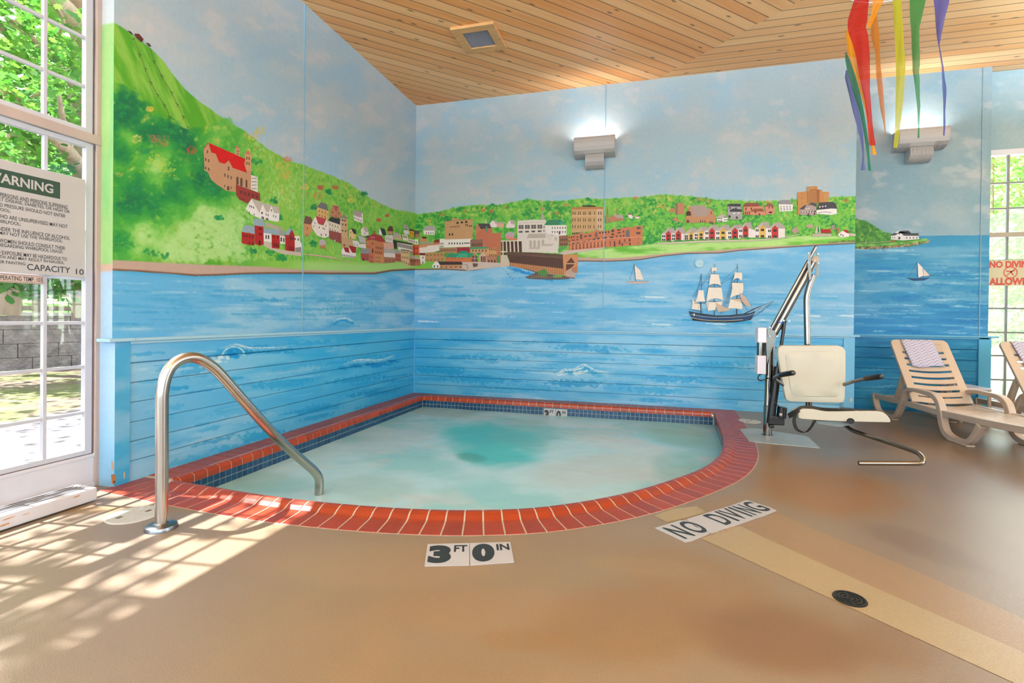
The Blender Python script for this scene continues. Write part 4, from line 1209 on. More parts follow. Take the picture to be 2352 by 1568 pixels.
# tall ship and its rigging
parse('B', 1560, 590, 9.225, '''
l 3A6480 0.7 470,350 450,470 385,720 330,860
l 3A6480 0.7 470,400 420,640 280,850
l 3A6480 0.6 700,230 600,380 490,580
l 3A6480 0.6 690,340 600,460 495,590
l 3A6480 0.7 690,300 640,560 560,850 540,930
l 3A6480 0.6 1210,250 1100,340 890,540
l 3A6480 0.6 1150,420 1000,500 890,570
l 3A6480 0.7 1190,320 1120,500 1000,860 865,1200
l 3A6480 0.7 1210,330 1140,560 1020,880 885,1205
l 3A6480 0.8 1230,340 1120,700 1010,980 910,1205
l 26323C 1.0 470,350 472,700
l 26323C 0.9 440,600 495,600
l 26323C 2.0 456,950 460,1200
l 26323C 0.9 750,140 750,360
l 26323C 1.4 750,570 750,640
l 26323C 1.8 744,890 744,960
l 26323C 2.0 744,1120 744,1230
l 26323C 0.9 1233,140 1233,330
l 26323C 0.8 1205,225 1258,225
l 26323C 1.3 1232,450 1232,550
l 26323C 2.2 1228,800 1222,890
l 26323C 2.6 1218,1100 1216,1235
E9DCCB 272,880 350,960 440,1000 448,1130 262,1100 285,990
C8AE98 276,884 345,950 350,985 310,950
EFE4D4 415,706 515,706 530,860 555,940 345,950 380,860
EDE0CE 690,228 740,220 795,225 795,300 750,290 690,312
EFE4D4 672,362 830,366 860,470 885,610 820,575 740,568 680,575 632,612 650,480
EFE4D4 622,645 895,645 920,790 925,915 830,880 740,872 660,885 578,935 600,780
E4D4C0 578,935 660,885 740,872 740,890 660,905 590,950
EFE4D4 572,955 760,955 900,940 925,935 890,1030 780,1040 760,1125 610,1140
C8B29C 765,955 880,1020 1075,1110 1060,1140 830,1165 790,1080
D8C4B0 610,1140 640,960 600,960 580,960 600,1060
EFE4D4 1180,326 1330,332 1342,420 1315,505 1270,455 1230,448 1180,460 1140,505 1165,420
EFE4D4 1118,545 1355,550 1362,680 1345,760 1270,795 1180,820 1075,865 1105,760 1125,660
EFE4D4 1085,890 1270,890 1330,985 1345,1080 1310,1106 1180,1085 1030,1090 1060,1000
D4C0AC 1095,895 1300,890 1330,985 1240,940 1160,925
CDB09C 1285,740 1420,870 1530,1045 1420,1030 1340,950 1300,860
l 26323C 1.0 318,988 560,972
l 26323C 0.9 622,640 895,636
l 26323C 0.8 632,612 745,575 885,610
l 26323C 0.9 640,950 900,938
l 26323C 0.9 1110,540 1340,545
l 26323C 0.9 1080,888 1310,884
l 26323C 0.8 672,356 830,356
l 3A5468 0.8 1320,950 1460,1140
l 3A5468 0.8 235,1110 380,1140 510,1165
l 5A7480 0.6 400,1140 425,1010
10406E 208,1145 330,1175 560,1210 780,1245 1050,1240 1300,1215 1500,1195 1605,1150 1590,1210 1545,1290 1400,1330 1000,1350 700,1350 450,1330 280,1290 230,1240
22323C 208,1145 330,1172 560,1205 780,1236 1050,1232 1300,1206 1500,1188 1608,1142 1605,1165 1480,1210 1280,1235 1050,1252 780,1258 560,1235 330,1205 215,1180
2A2228 262,1280 450,1325 700,1352 1000,1358 1400,1335 1545,1290 1520,1330 1300,1368 1050,1388 800,1384 500,1365 290,1345
l C8BC88 0.8 245,1215 500,1262 780,1282 1100,1278 1400,1255 1590,1205
l D8D0A0 0.9 265,1285 450,1325 700,1348 1000,1352 1350,1325
E8E0C0 300,1205 325,1195 335,1230 315,1250 300,1235
l 26384A 2.0 1350,1215 1500,1145 1620,1085 1740,1045
l C8C4BC 1.4 1600,1120 1700,1075 1840,1020 1960,960
l 26485E 0.8 1620,1090 1760,1035 1900,985 2000,935
l 26485E 0.7 1560,1285 1700,1180 1860,1060 2000,935
l 26485E 0.7 1605,1165 1735,1165 1900,1020
l 26485E 0.6 1640,1150 1740,1060
l 5A8098 0.6 1540,1100 1540,1040 1490,990
l 5A8098 0.5 1130,1230 1150,1110
l 5A8098 0.5 1290,1200 1262,1110
''')
parse('R', 1940, 480, 5.226, '''
DAD6D6 556,320 640,262 706,318 888,322 895,360 700,376 556,364
3A3A40 552,318 600,288 650,290 660,270 690,258 768,258 800,290 890,288 886,320 712,320 660,268 612,312
3A3A40 552,320 590,288 622,288 606,316
w 4A4440 574,344 600,342 574,344 2 1 10 18
w 3A3232 656,348 656,348 656,348 1 1 24 30
w 3A3232 656,298 656,298 656,298 1 1 12 14
w 4A4440 745,345 866,345 745,345 4 1 14 18
A84A40 535,384 600,378 605,390 538,396
l A89A90 0.8 150,410 350,400 560,384
l C8D8DC 0.8 250,418 258,380
l 1A3848 1.0 868,628 872,826
E6DCD2 876,640 935,700 945,800 886,822
DACCC0 945,715 1022,798 950,806
l 3A4A54 0.7 868,628 765,815
l 26384A 0.9 885,824 1080,788
0F3A66 738,828 870,832 1024,824 960,856 830,862
l 12466E 1.0 738,828 870,832 1024,824
''')

def overlay(mb, wall, axis, val, sgn, k=1.0):
    """thin coats of paint laid over the wall, each a hair above the last"""
    for i, (h, pts) in enumerate(MUR.get(wall, [])):
        off = val + sgn * (0.0006 + 0.000016 * i)
        P = [on(axis, off, *p) for p in pts]
        mb.add(P, [tuple(range(len(P)))], 0, lin(np.clip(hx(h) * k, 0, 1)))
# ------------------------------------------------------------------ wainscot boards with the painted sea
ZB = [0.8114 - 0.1347 * k for k in range(6)]
def wain_rows():
    z = list(np.arange(0, ZR, 0.0062))
    for b in ZB: z += [b - 0.005, b - 0.0015, b + 0.0015, b + 0.005]
    return np.array(sorted(z + [ZR]))
def wain_off(z):
    o = np.full(z.shape, 0.014)
    for b in ZB: o = np.where(np.abs(z - b) < 0.0018, 0.008, o)
    return np.where(z > 0.8175, 0.022, o)
def wainscot(cv, seed, light, mid, deep):
    water(cv, np.ones(cv.a.shape), light, mid, deep, seed, 0.9, 0.12)
wL = Canvas(0, 0.0, np.linspace(-4.312, 0, 900), wain_rows())
wainscot(wL, 3, '92CAEA', '64B4E4', '30A0DC')
wL.mixm(sst(wL.px, 330, 900) * 0.55, hx('129AD4'))
wL.mixm(sst(520 - wL.px, 0, 230) * 0.45, hx('8ABEDE'))
for (x, y, rx, ry, c, a) in ((600, 1000, 60, 10, '0F96D0', .7), (540, 1030, 50, 12, '1C9CD4', .6), (450, 1060, 60, 14, '2AA0D0', .5), (730, 940, 50, 10, '0E90CC', .5), (410, 890, 18, 5, '1890CC', .7), (650, 880, 60, 10, '1C98D4', .6), (820, 870, 60, 8, '0E8CCA', .6), (860, 900, 50, 8, '0A84C0', .6), (580, 800, 40, 6, '108CCC', .5), (700, 790, 60, 7, '1494D2', .5), (560, 960, 60, 10, '9CC8E4', .5), (680, 850, 60, 6, 'A0CCE4', .5), (500, 1010, 50, 9, '9CC6DC', .4), (780, 800, 30, 5, '8CC4E4', .5), (830, 950, 40, 7, '3AA0D6', .5), (330, 1000, 40, 14, '74B8DC', .4), (450, 850, 40, 6, '1E90CC', .5), (520, 870, 30, 5, '2496D0', .6)):
    wL.dab(x, y, rx, ry, -0.12, hx(c), a, 1.4)
streaks(wL, 50, 300, 940, 790, 1080, ['1490D0', '2A9CD6', '0E86C8'], lambda x, y: -0.0 - (y - 737) * 0.0009, (14, 50), (2, 6), (0.25, 0.55))
streaks(wL, 30, 300, 940, 790, 1060, ['BCDCEC', 'A8D0E6', 'D0E4EE'], lambda x, y: -(y - 737) * 0.0009, (12, 45), (0.8, 2.2), (0.15, 0.4))
wave(wL, 500, 660, lambda x: 800 - 9 * math.exp(-((x - 535) / 22) ** 2) - (x - 500) * 0.02, 9, 70)
for i in range(40):
    a = 3.1 * i / 40; wL.dab(532 - 26 * math.cos(a), 818 - 22 * math.sin(a), 2.4, 1.4, 0, hx('DCECF0'), 0.5)
wL.dab(533, 814, 16, 10, 0, hx('0A86C8'), 0.9)
streaks(wL, 22, 480, 520, 818, 832, ['E4F0F2'], rx=(3, 7), ry=(1, 3))
wave(wL, 785, 905, lambda x: 838 - (x - 785) * 0.2 - 5 * math.sin((x - 785) / 19), 10, 50, '0A84C6')
wB = Canvas(1, 0.0, np.linspace(0, XR, 800), wain_rows())
wainscot(wB, 4, '86C2E4', '58AEDE', '2498D6')
wB.mixm(sst(1200 - wB.px, 0, 260) * 0.45, hx('1094CC'))
for (x, y, rx, ry, c, a) in ((1010, 850, 60, 8, '0C8CC4', .6), (1100, 870, 70, 10, '0E90CC', .6), (1350, 800, 90, 6, '1490CC', .5), (1200, 890, 80, 7, '1A98D0', .5), (1330, 880, 60, 8, '0E88C6', .6), (1540, 870, 60, 8, '108CCA', .6), (1650, 840, 60, 8, '1892CC', .6), (1500, 895, 60, 8, '1894CE', .5), (1130, 820, 60, 6, '1C98CE', .5), (1560, 800, 60, 5, 'A8D0E4', .5), (1250, 845, 60, 6, '9CCCE4', .5), (1700, 870, 60, 6, '7CBCE0', .5), (1740, 800, 50, 5, '1890CC', .5), (1420, 870, 60, 6, '94C8E2', .5)):
    wB.dab(x, y, rx, ry, 0.04, hx(c), a, 1.4)
streaks(wB, 70, 955, 1960, 780, 925, ['1490D0', '2A9CD6', '0E86C8'], lambda x, y: (y - 700) * 0.0003, (14, 55), (1.5, 5), (0.25, 0.5))
streaks(wB, 40, 955, 1960, 780, 925, ['B8DCEC', 'A4D0E6', 'D0E6F0'], lambda x, y: (y - 700) * 0.0003, (12, 45), (0.7, 2), (0.15, 0.4))
wave(wB, 1300, 1400, lambda x: 848 - 14 * math.exp(-((x - 1342) / 18) ** 2) + (x - 1300) * 0.05, 8, 50, '2AA0D4')
for i in range(30): wB.dab(rnd.uniform(1285, 1345), rnd.uniform(845, 860), rnd.uniform(3, 9), rnd.uniform(1, 2.4), -0.4, hx('D8E8EE'), 0.7)
wR = Canvas(1, YR, np.linspace(XR, XE - 0.1, 220), wain_rows())
wainscot(wR, 5, '2A86B4', '0E74A8', '085A92')
streaks(wR, 60, 1975, 2250, 785, 945, ['4A9CC4', '64AACC', '0A5C94'], lambda x, y: 0.01, (14, 45), (1, 4), (0.3, 0.6))

def grid_surface(mb, cv, sgn, off, k=1.0):
    P = cv.P.copy(); P[..., cv.axis] += sgn * off; grid_to(mb, P, cv.lin(k))

# mural walls: one mesh each, the painting is their surface
AL = 0.95
mb = MB(); grid_surface(mb, cL, 1, 0.0, AL); overlay(mb, 'L', 0, 0.0, 1, AL)
# painted return beside the window and the wall round the window, behind the view
rc = Canvas(1, YL, np.linspace(-0.135, 0, 14), np.linspace(ZR, HC, 200))
rc.c[:] = hx('C6D4DA'); zt = on(0, 0, 258, 50)[2]; zb = on(0, 0, 258, 606)[2]; zs = on(0, 0, 258, 621)[2]
rc.mixm(sst(zt - rc.z, -.005, .005), hx('9CCB84')); rc.mixm(sst(zt - rc.z, 0, .1) * sst(fbm(rc.a * 20, rc.z * 2, 3), .3, .7) * .6, hx('74C080'))
rc.mixm(sst(zb - rc.z, -.005, .005), hx('C8AC9C')); rc.mixm(sst(zs - rc.z, -.004, .004), hx('A8CCE8'))
grid_to(mb, rc.P, rc.lin(AL))
pl = lin('C3D2DA')
def pbox(mb, *a, col=pl):
    n = len(mb.v); mb.box(*a); mb.c += [tuple(col)] * (len(mb.v) - n)
pbox(mb, -0.14, -0.004, YL + 0.004, 0.14, ZR, HC + 0.1)
pbox(mb, -0.14, 0.0, -6.75, YL, 3.47, HC + 0.1); pbox(mb, -0.14, 0.0, -10, -6.75, 2.95, HC + 0.1)
pbox(mb, -0.14, 0.0, -7.0, -6.75, 0, 2.95); pbox(mb, -0.14, 0.0, -10, -8.9, 0, 2.95)
mb.build('wall_left', M_mural, kind='structure', smooth=False, fix=False)
mb = MB(); grid_surface(mb, cB, -1, 0.0, AL); overlay(mb, 'B', 1, 0.0, -1, AL)
pbox(mb, 0.0, XR - 0.004, 0.004, 0.14, 0, HC + 0.1); pbox(mb, XR - 0.12, XR, 0.001, YR + 0.1, 0, HC + 0.1, col=lin('7FB0D0'))
mb.build('wall_back', M_mural, kind='structure', fix=False)
mb = MB(); grid_surface(mb, cR, -1, 0.0, AL); overlay(mb, 'R', 1, YR, -1, AL)
hd = Canvas(1, 0.835, np.linspace(XE + 0.015, 10.5, 160), np.linspace(3.33, HC, 60)); sky(hd, '86A6B0', '9CB0B4', 1.0, 0.3, 4, '98A8AA')
grid_surface(mb, hd, -1, 0.0, AL)
rt = Canvas(0, XE, np.linspace(YR, 0.86, 12), np.linspace(0, HC, 120)); rt.c[:] = hx('9FC0CC'); rt.mixm(sst(2.28 - rt.z, -.01, .01), hx('4C9CC8'))
grid_to(mb, rt.P, rt.lin(AL))
pbox(mb, XR, XE - 0.002, YR + 0.004, 0.86, 0, HC + 0.1); pbox(mb, XE, 10.5, 0.84, 0.98, 3.33, HC + 0.1, col=lin('8CA8B2')); pbox(mb, 9.55, 10.5, 0.84, 0.98, 0, 3.33)
mb.build('wall_recess', M_mural, kind='structure', fix=False)
mb = MB()
pbox(mb, 10.5, 10.64, -10, 0.98, 3.5, HC + 0.1); pbox(mb, 10.5, 10.64, -10, -6.1, 0, 3.5); pbox(mb, 10.5, 10.64, -3.1, 0.98, 0, 3.5); pbox(mb, 10.5, 10.64, -6.1, -3.1, 0, 0.4)
mb.build('wall_right', M_mural, kind='structure')
mb = MB()
for a, b in ((-.14, .35), (2.85, 3.15), (5.65, 5.95), (8.45, 10.64)): pbox(mb, a, b, -10.14, -10, 0, HC + .1)
pbox(mb, -.14, 10.64, -10.14, -10, 3.55, HC + .1); pbox(mb, -.14, 10.64, -10.14, -10, 0, .45)
mb.build('wall_front', M_mural, kind='structure')

# wainscot surfaces, rails and posts
def wains(cv, sgn, name, xtra=None):
    mb = MB(); P = cv.P.copy(); P[..., cv.axis] += sgn * wain_off(cv.z)
    c = cv.c.copy(); gm = np.zeros(cv.z.shape)
    for b in ZB: gm = np.maximum(gm, np.where(np.abs(cv.z - b) < 0.0018, 0.25, 0))
    grid_to(mb, P, lin(np.clip(c * (1 - gm[..., None]), 0, 1) * AL))
    if xtra: xtra(mb)
    return mb.build(name, M_wains, kind='structure', fix=False)
wains(wL, 1, 'wall_left_wainscot'); wains(wB, -1, 'wall_back_wainscot'); wains(wR, -1, 'wall_recess_wainscot')
def trimpaint(name, boxes, col, extra=()):
    mb = MB()
    for b in boxes: pbox(mb, *b, col=lin(col))
    for c, poly in extra: mb.add(poly, [tuple(range(len(poly)))], 0, lin(c))
    return mb.build(name, M_wains, kind='structure', fix=False, bevel=0.004)
trimpaint('trim_1', [(-0.06, 0.06, -4.47, -4.30, ZR, ZR + 0.022), (0.0, 0.052, -4.30, -0.052, ZR, ZR + 0.022), (0.0, 0.036, -4.312, -0.036, ZR - 0.02, ZR)], '9CC4D6')
trimpaint('trim_2', [(0.0, XR + 0.05, -0.052, 0.0, ZR, ZR + 0.022), (0.0, XR, -0.036, 0.0, ZR - 0.02, ZR)], '8CBAD2')
trimpaint('trim_3', [(XR, XE + 0.09, YR - 0.05, YR, ZR, ZR + 0.022), (XR, XE, YR - 0.034, YR, ZR - 0.02, ZR)], '5A9CBC')
pc = Canvas(0, 0.03, np.linspace(-4.414, -4.312, 20), np.linspace(0, ZR, 60)); pc.c[:] = hx('74B4DA')
pc.mixm(sst(fbm(pc.a * 3, pc.z * 9, 3), .4, .7), hx('48A4D2')); pc.mixm(sst(.4 - pc.z, 0, .4) * .4, hx('2496CC'))
ps = Canvas(1, -4.414, np.linspace(-0.13, 0.03, 14), np.linspace(0, ZR, 60)); ps.c[:] = hx('A8D0F0'); ps.mixm(sst(.7 - ps.z, 0, .6) * .6, hx('74B8E2'))
mb = MB(); grid_to(mb, pc.P, pc.lin(AL)); grid_to(mb, ps.P, ps.lin(AL)); pbox(mb, -0.12, 0.0295, -4.4135, -4.312, 0, ZR, col=lin('74B4DA'))
for j, (c, pts) in enumerate((('A87848', [(255, 1090), (262, 1088), (267, 1098), (266, 1106), (262, 1113), (257, 1110)]), ('D8A070', [(256, 1058), (259, 1060), (259, 1080), (255, 1078)]), ('D8A878', [(284, 1082), (287, 1086), (286, 1100), (284, 1098)]), ('3A2A20', [(261, 1104), (265, 1104), (264, 1108), (261, 1109)]))):
    P = [on(0, 0.0303 + j * 1e-4, *p) for p in pts]; mb.add(P, [tuple(range(len(P)))], 0, lin(c))
mb.build('trim_4', M_wains, kind='structure', fix=False)
sc = [('C8B898', [on(1, -0.0345, 1955 + a, 920 + b) for a, b in ((-1, -8), (3, -4), (2, 2), (-1, 4), (-3, -2))])]
trimpaint('trim_5', [(XR - 0.115, XR + 0.004, -0.034, 0.0, 0, ZR), (XR - 0.13, XR - 0.115, -0.026, 0.0, 0, 0.84)], '6CAFD4', sc)
trimpaint('trim_6', [(XE - 0.11, XE + 0.02, YR - 0.034, YR + 0.16, 0, ZR)], '4E9FC4')
trimpaint('trim_7', [(0.0, 0.03, -0.03, 0.0, 0, ZR - 0.02)], '4AA2D0')
# thin joint covers on the painted walls
def seam(name, px, axis, val, sgn, z1, col):
    p = on(axis, val, *px); e = 1 - axis; c = p[e]; mb = MB()
    b = [0, 0, 0, 0, ZR + 0.02, z1]; b[axis * 2], b[axis * 2 + 1] = val, val + sgn * 0.006; b[e * 2], b[e * 2 + 1] = c - 0.004, c + 0.004
    pbox(mb, *b, col=lin(col)); mb.build(name, M_wains, kind='structure')
seam('trim_8', (696, 500), 0, 0.0, 1, HC, '7CAAC0'); seam('trim_9', (1388, 500), 1, 0.0, -1, HC, '7CAAC0'); seam('trim_10', (2256, 300), 1, YR, -1, HC, '7C9CA8')

# ------------------------------------------------------------------ ceiling
M_c1 = boards('ceiling_boards_diagonal', math.radians(45), 0.137 * S, 'E08A40', 'FAC68C', 0.48)
M_c2 = boards('ceiling_boards_straight', 0, 0.145 * S, 'E29650', 'FACC96', 0.3)
mb = MB(); Z = HC
mb.add([(-.2, 0.2, Z), (3.285, 0.2, Z), (10.7, -7.215, Z), (10.7, -10.1, Z), (-.2, -10.1, Z)], [(0, 1, 2, 3, 4)], 0)
mb.add([(3.285, .2, Z), (3.285, 1.0, Z), (10.7, 1.0, Z), (10.7, -7.215, Z)], [(0, 1, 2, 3)], 1)
mb.box(-.2, 10.7, -10.2, 1.0, Z + 0.02, Z + 0.16, 0)
mb.build('ceiling', [M_c1, M_c2], kind='structure', fix=False)

# ------------------------------------------------------------------ pool outline
OUT = [(4.487, 0.0), (4.48, -0.30), (4.467, -0.60), (4.44, -1.2), (4.395, -1.80), (4.31, -2.35), (4.14, -2.86), (3.88, -3.30), (3.46, -3.83), (3.0, -4.215), (2.57, -4.415), (2.12, -4.525), (1.63, -4.578), (1.2, -4.588), (0.53, -4.545), (0.0, -4.49)]
sp = np.array(spline(OUT, 24)); sp = sp[:, :2] if sp.shape[1] > 2 else sp
seg = np.hypot(*np.diff(sp, axis=0).T); cum = np.concatenate([[0], np.cumsum(seg)]); LEN = cum[-1]
def outer(t):
    return np.array([np.interp(t, cum, sp[:, 0]), np.interp(t, cum, sp[:, 1])])
def frame(t):
    p = outer(t); d = outer(min(t + .02, LEN)) - outer(max(t - .02, 0)); d /= np.hypot(*d)
    return p, np.array((d[1], -d[0])) * 1.0
def inward(t):
    p, n = frame(t)
    if (np.array((2.2, -2.2)) - p) @ n < 0: n = -n
    return p, n
CW = 0.285; XI = 0.345; YI = -0.405
inner = []
for t in np.linspace(0, LEN, 140):
    p, n = inward(t); q = p + n * CW
    if q[0] > XI and q[1] < YI: inner.append(tuple(q))
pool_in = [(XI, YI)] + [(inner[0][0], YI)] + inner + [(XI, inner[-1][1])]
# ------------------------------------------------------------------ floor
from bisect import bisect
def inside(poly, X, Y):
    r = np.zeros(X.shape, bool); n = len(poly)
    for i in range(n):
        x1, y1 = poly[i]; x2, y2 = poly[(i + 1) % n]
        c = ((y1 > Y) != (y2 > Y)) & (X < (x2 - x1) * (Y - y1) / ((y2 - y1) or 1e-9) + x1); r ^= c
    return r
hole = [(0.15, -0.15)] + [tuple(p + n * 0.14) for p, n in (inward(t) for t in np.linspace(0.15, LEN - 0.15, 120))]
xs = np.concatenate([np.arange(-.14, 6.9, 0.03), np.arange(6.9, 10.6, 0.12)]); ys = np.concatenate([np.arange(-10, -6.9, 0.3), np.arange(-6.9, 0.92, 0.03)])
X, Y = np.meshgrid(xs, ys); P = np.stack([X, Y, X * 0], -1); fx, fy = projv(P)
fx = np.where(Y < -6.6, -9000, fx)
n1 = fbm(X * 0.9, Y * 0.9, 1, 5); n2 = fbm(X * 3.1, Y * 2.6, 2, 4)
def C3(h): return np.ones(X.shape + (3,)) * hx(h)
fc = C3('BAA280')
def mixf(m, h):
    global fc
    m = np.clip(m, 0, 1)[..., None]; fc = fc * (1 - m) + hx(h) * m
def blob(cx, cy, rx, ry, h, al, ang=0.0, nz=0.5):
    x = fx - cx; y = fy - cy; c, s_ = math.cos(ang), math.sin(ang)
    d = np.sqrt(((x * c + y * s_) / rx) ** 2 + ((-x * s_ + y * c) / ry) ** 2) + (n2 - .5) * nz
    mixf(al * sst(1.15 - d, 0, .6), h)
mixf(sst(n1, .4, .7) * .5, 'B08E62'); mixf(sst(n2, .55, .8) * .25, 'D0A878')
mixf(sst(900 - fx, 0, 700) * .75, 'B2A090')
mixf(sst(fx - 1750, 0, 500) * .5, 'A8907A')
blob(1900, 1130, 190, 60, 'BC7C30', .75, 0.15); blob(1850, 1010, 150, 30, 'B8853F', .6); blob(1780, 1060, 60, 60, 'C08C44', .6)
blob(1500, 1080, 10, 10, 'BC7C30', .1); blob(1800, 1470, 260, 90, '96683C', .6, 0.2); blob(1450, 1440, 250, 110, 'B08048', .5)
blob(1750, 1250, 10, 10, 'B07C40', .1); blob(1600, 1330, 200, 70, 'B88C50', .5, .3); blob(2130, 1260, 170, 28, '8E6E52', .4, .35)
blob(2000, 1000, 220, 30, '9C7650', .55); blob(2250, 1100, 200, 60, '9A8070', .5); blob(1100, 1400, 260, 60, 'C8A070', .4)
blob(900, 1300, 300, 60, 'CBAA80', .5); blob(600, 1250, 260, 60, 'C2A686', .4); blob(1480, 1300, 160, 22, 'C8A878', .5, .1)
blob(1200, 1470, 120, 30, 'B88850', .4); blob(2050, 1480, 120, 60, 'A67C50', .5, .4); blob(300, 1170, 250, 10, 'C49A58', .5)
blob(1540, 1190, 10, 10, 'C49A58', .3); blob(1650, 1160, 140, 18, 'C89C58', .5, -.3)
mb = MB()
keep = ~inside(hole, (X[:-1, :-1] + X[1:, 1:]) / 2, (Y[:-1, :-1] + Y[1:, 1:]) / 2)
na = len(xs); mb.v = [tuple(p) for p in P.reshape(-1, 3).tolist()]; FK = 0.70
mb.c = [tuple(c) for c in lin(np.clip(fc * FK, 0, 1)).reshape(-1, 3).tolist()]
jj, ii = np.nonzero(keep); b = jj * na + ii
mb.f = [tuple(f) for f in np.stack([b, b + 1, b + 1 + na, b + na], -1).tolist()]; mb.m = [0] * len(mb.f)
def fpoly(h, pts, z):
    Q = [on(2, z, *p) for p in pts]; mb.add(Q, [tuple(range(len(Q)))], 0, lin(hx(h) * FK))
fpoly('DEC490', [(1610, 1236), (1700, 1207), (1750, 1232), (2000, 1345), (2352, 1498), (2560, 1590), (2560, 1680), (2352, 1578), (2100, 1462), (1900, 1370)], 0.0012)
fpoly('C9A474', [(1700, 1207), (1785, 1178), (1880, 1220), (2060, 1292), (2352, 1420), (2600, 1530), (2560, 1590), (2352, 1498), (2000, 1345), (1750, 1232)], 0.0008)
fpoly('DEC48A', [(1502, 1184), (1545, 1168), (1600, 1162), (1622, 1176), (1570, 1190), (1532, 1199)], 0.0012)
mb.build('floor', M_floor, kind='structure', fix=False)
# ------------------------------------------------------------------ windows
def g2(mb, x, y0, y1, z0, z1, w=0.020, d=0.026, ys=(), zs=(), mi=0):
    for y in ys: mb.box(x - d / 2, x + d / 2, y - w / 2, y + w / 2, z0, z1, mi)
    for z in zs: mb.box(x - d / 2 + 0.002, x + d / 2 - 0.002, y0, y1, z - w / 2, z + w / 2, mi)
w1 = thing('window_1', (-0.12, -4.45, 0.0), kind='structure')
YA, YB = -4.452, -6.72
mb = MB(); mb.box(-.14, -.105, YB, -4.385, 3.40, 3.47); mb.box(-.14, -.105, -4.44, -4.385, 0.0, 3.42); mb.box(-.14, -.105, YB, YB + .06, 0, 3.42)
mb.box(-.14, -.10, YB, -4.40, 2.262, 2.322); mb.build('casing', M_casing, w1, bevel=.003)
mb = MB(); mb.box(-.14, -.112, YB, -4.44, 0.02, 0.215); mb.box(-.14, -.108, YB, -4.385, 0.0, 0.03); mb.box(-.14, -.108, YB, -4.438, 0.20, 0.222)
mb.build('bottom_panel', M_whitep, w1, bevel=.003)
MY = [-4.717, -4.99, -5.26, -5.54, -5.81, -6.08, -6.36]
for nm, z0, z1, zs, x in (('lower_sash', .225, 2.258, (.50, .80, 1.086, 1.372, 1.68, 1.985), -.135), ('upper_sash', 2.325, 3.40, (2.625, 2.94), -.142)):
    mb = MB(); b = .03
    mb.box(x - .02, x + .018, YB + .06, YB + .1, z0, z1); mb.box(x - .02, x + .018, -4.495, -4.452, z0, z1)
    mb.box(x - .02, x + .018, YB + .1, -4.495, z0, z0 + b); mb.box(x - .02, x + .018, YB + .1, -4.495, z1 - b, z1)
    g2(mb, x, YB + .1, -4.49, z0, z1, ys=MY, zs=zs)
    sa = mb.build(nm, M_vinyl, w1, bevel=.002)
    mb = MB(); gx = .021
    mb.box(x - gx, x + gx, -4.452, -4.446, z0, z1); mb.box(x - gx, x + gx, YB + .06, -4.446, z0 - .004, z0)
    mb.build('gasket', M_gasket, sa)
    mb = MB(); mb.box(x - .003, x + .001, YB + .08, -4.47, z0 + .01, z1 - .01); mb.build('pane', M_glass, sa)
# window 2, beyond the lounge chairs
w2 = thing('window_2', (7.6, .85, 0.0), kind='structure')
mb = MB(); mb.box(XE, XE + .05, .82, .9, 0.05, 3.3); mb.box(9.5, 9.55, .82, .9, 0.05, 3.3); mb.box(XE, 9.55, .82, .9, 3.265, 3.335); mb.box(XE, 9.55, .82, .9, 0.0, .19)
mb.build('casing', M_whitep, w2, bevel=.003)
mb = MB(); mb.box(XE + .04, 9.5, .825, .89, 2.232, 2.292); mb.build('meeting_rail', mat('tan_rail', '9A907E', .5), w2, bevel=.002)
mb = MB()
for x in (7.768, 8.03, 8.29, 8.55, 8.81, 9.07, 9.33): mb.box(x - .014, x + .014, .845, .87, .19, 3.27)
for z in (2.917, 2.596, 1.94, 1.63, 1.333, 1.03, .735, .43): mb.box(XE + .04, 9.5, .847, .868, z - .011, z + .011)
mb.build('muntins', M_muntgrey, w2)
mb = MB(); mb.box(XE + .04, 9.5, .856, .860, .19, 3.27); mb.build('pane', M_glass, w2)

# ------------------------------------------------------------------ signs
def sgn_pt(px, py): return on(0, -0.098, px, py)
a = sgn_pt(195, 638); zt = sgn_pt(193, 412)[2]; zb = a[2]; ye = a[1]; yf = ye - 0.62
sg = thing('warning_sign', (-0.1, ye, zb), 'cream whirlpool WARNING sign with a black heading, hung on the left window', 'sign')
mb = MB(); mb.box(-.104, -.098, yf, ye, zb, zt); mb.build('board', M_sign, sg, bevel=.002)
X0 = -.0975
y1 = sgn_pt(138, 430)[1]; z0 = sgn_pt(138, 457)[2]; z1 = sgn_pt(138, 419)[2]
mb = MB(); mb.box(-.098, X0, y1 - .36, y1, z0, z1); mb.build('heading_panel', M_green, sg)
def tline(mb, s, pr, xl, pyb, pyt, full_y=None, bold=.015):
    """text line whose right end is at px=pr; xl = px of the left end of the last visible word group"""
    r = sgn_pt(pr, pyb); t = sgn_pt(pr, pyt); l = sgn_pt(xl, pyb)
    text(mb, s, (X0 + .0008, l[1], r[2]), (0, r[1] - l[1], 0), (0, 0, t[2] - r[2]), bold)
mb = MB(); r = sgn_pt(122, 445); t = sgn_pt(122, 424); l = sgn_pt(-36, 445)
text(mb, 'WARNING', (X0 + .0008, l[1], r[2]), (0, r[1] - l[1], 0), (0, 0, t[2] - r[2]), .025); mb.build('heading', M_sign, sg)
mb = MB()
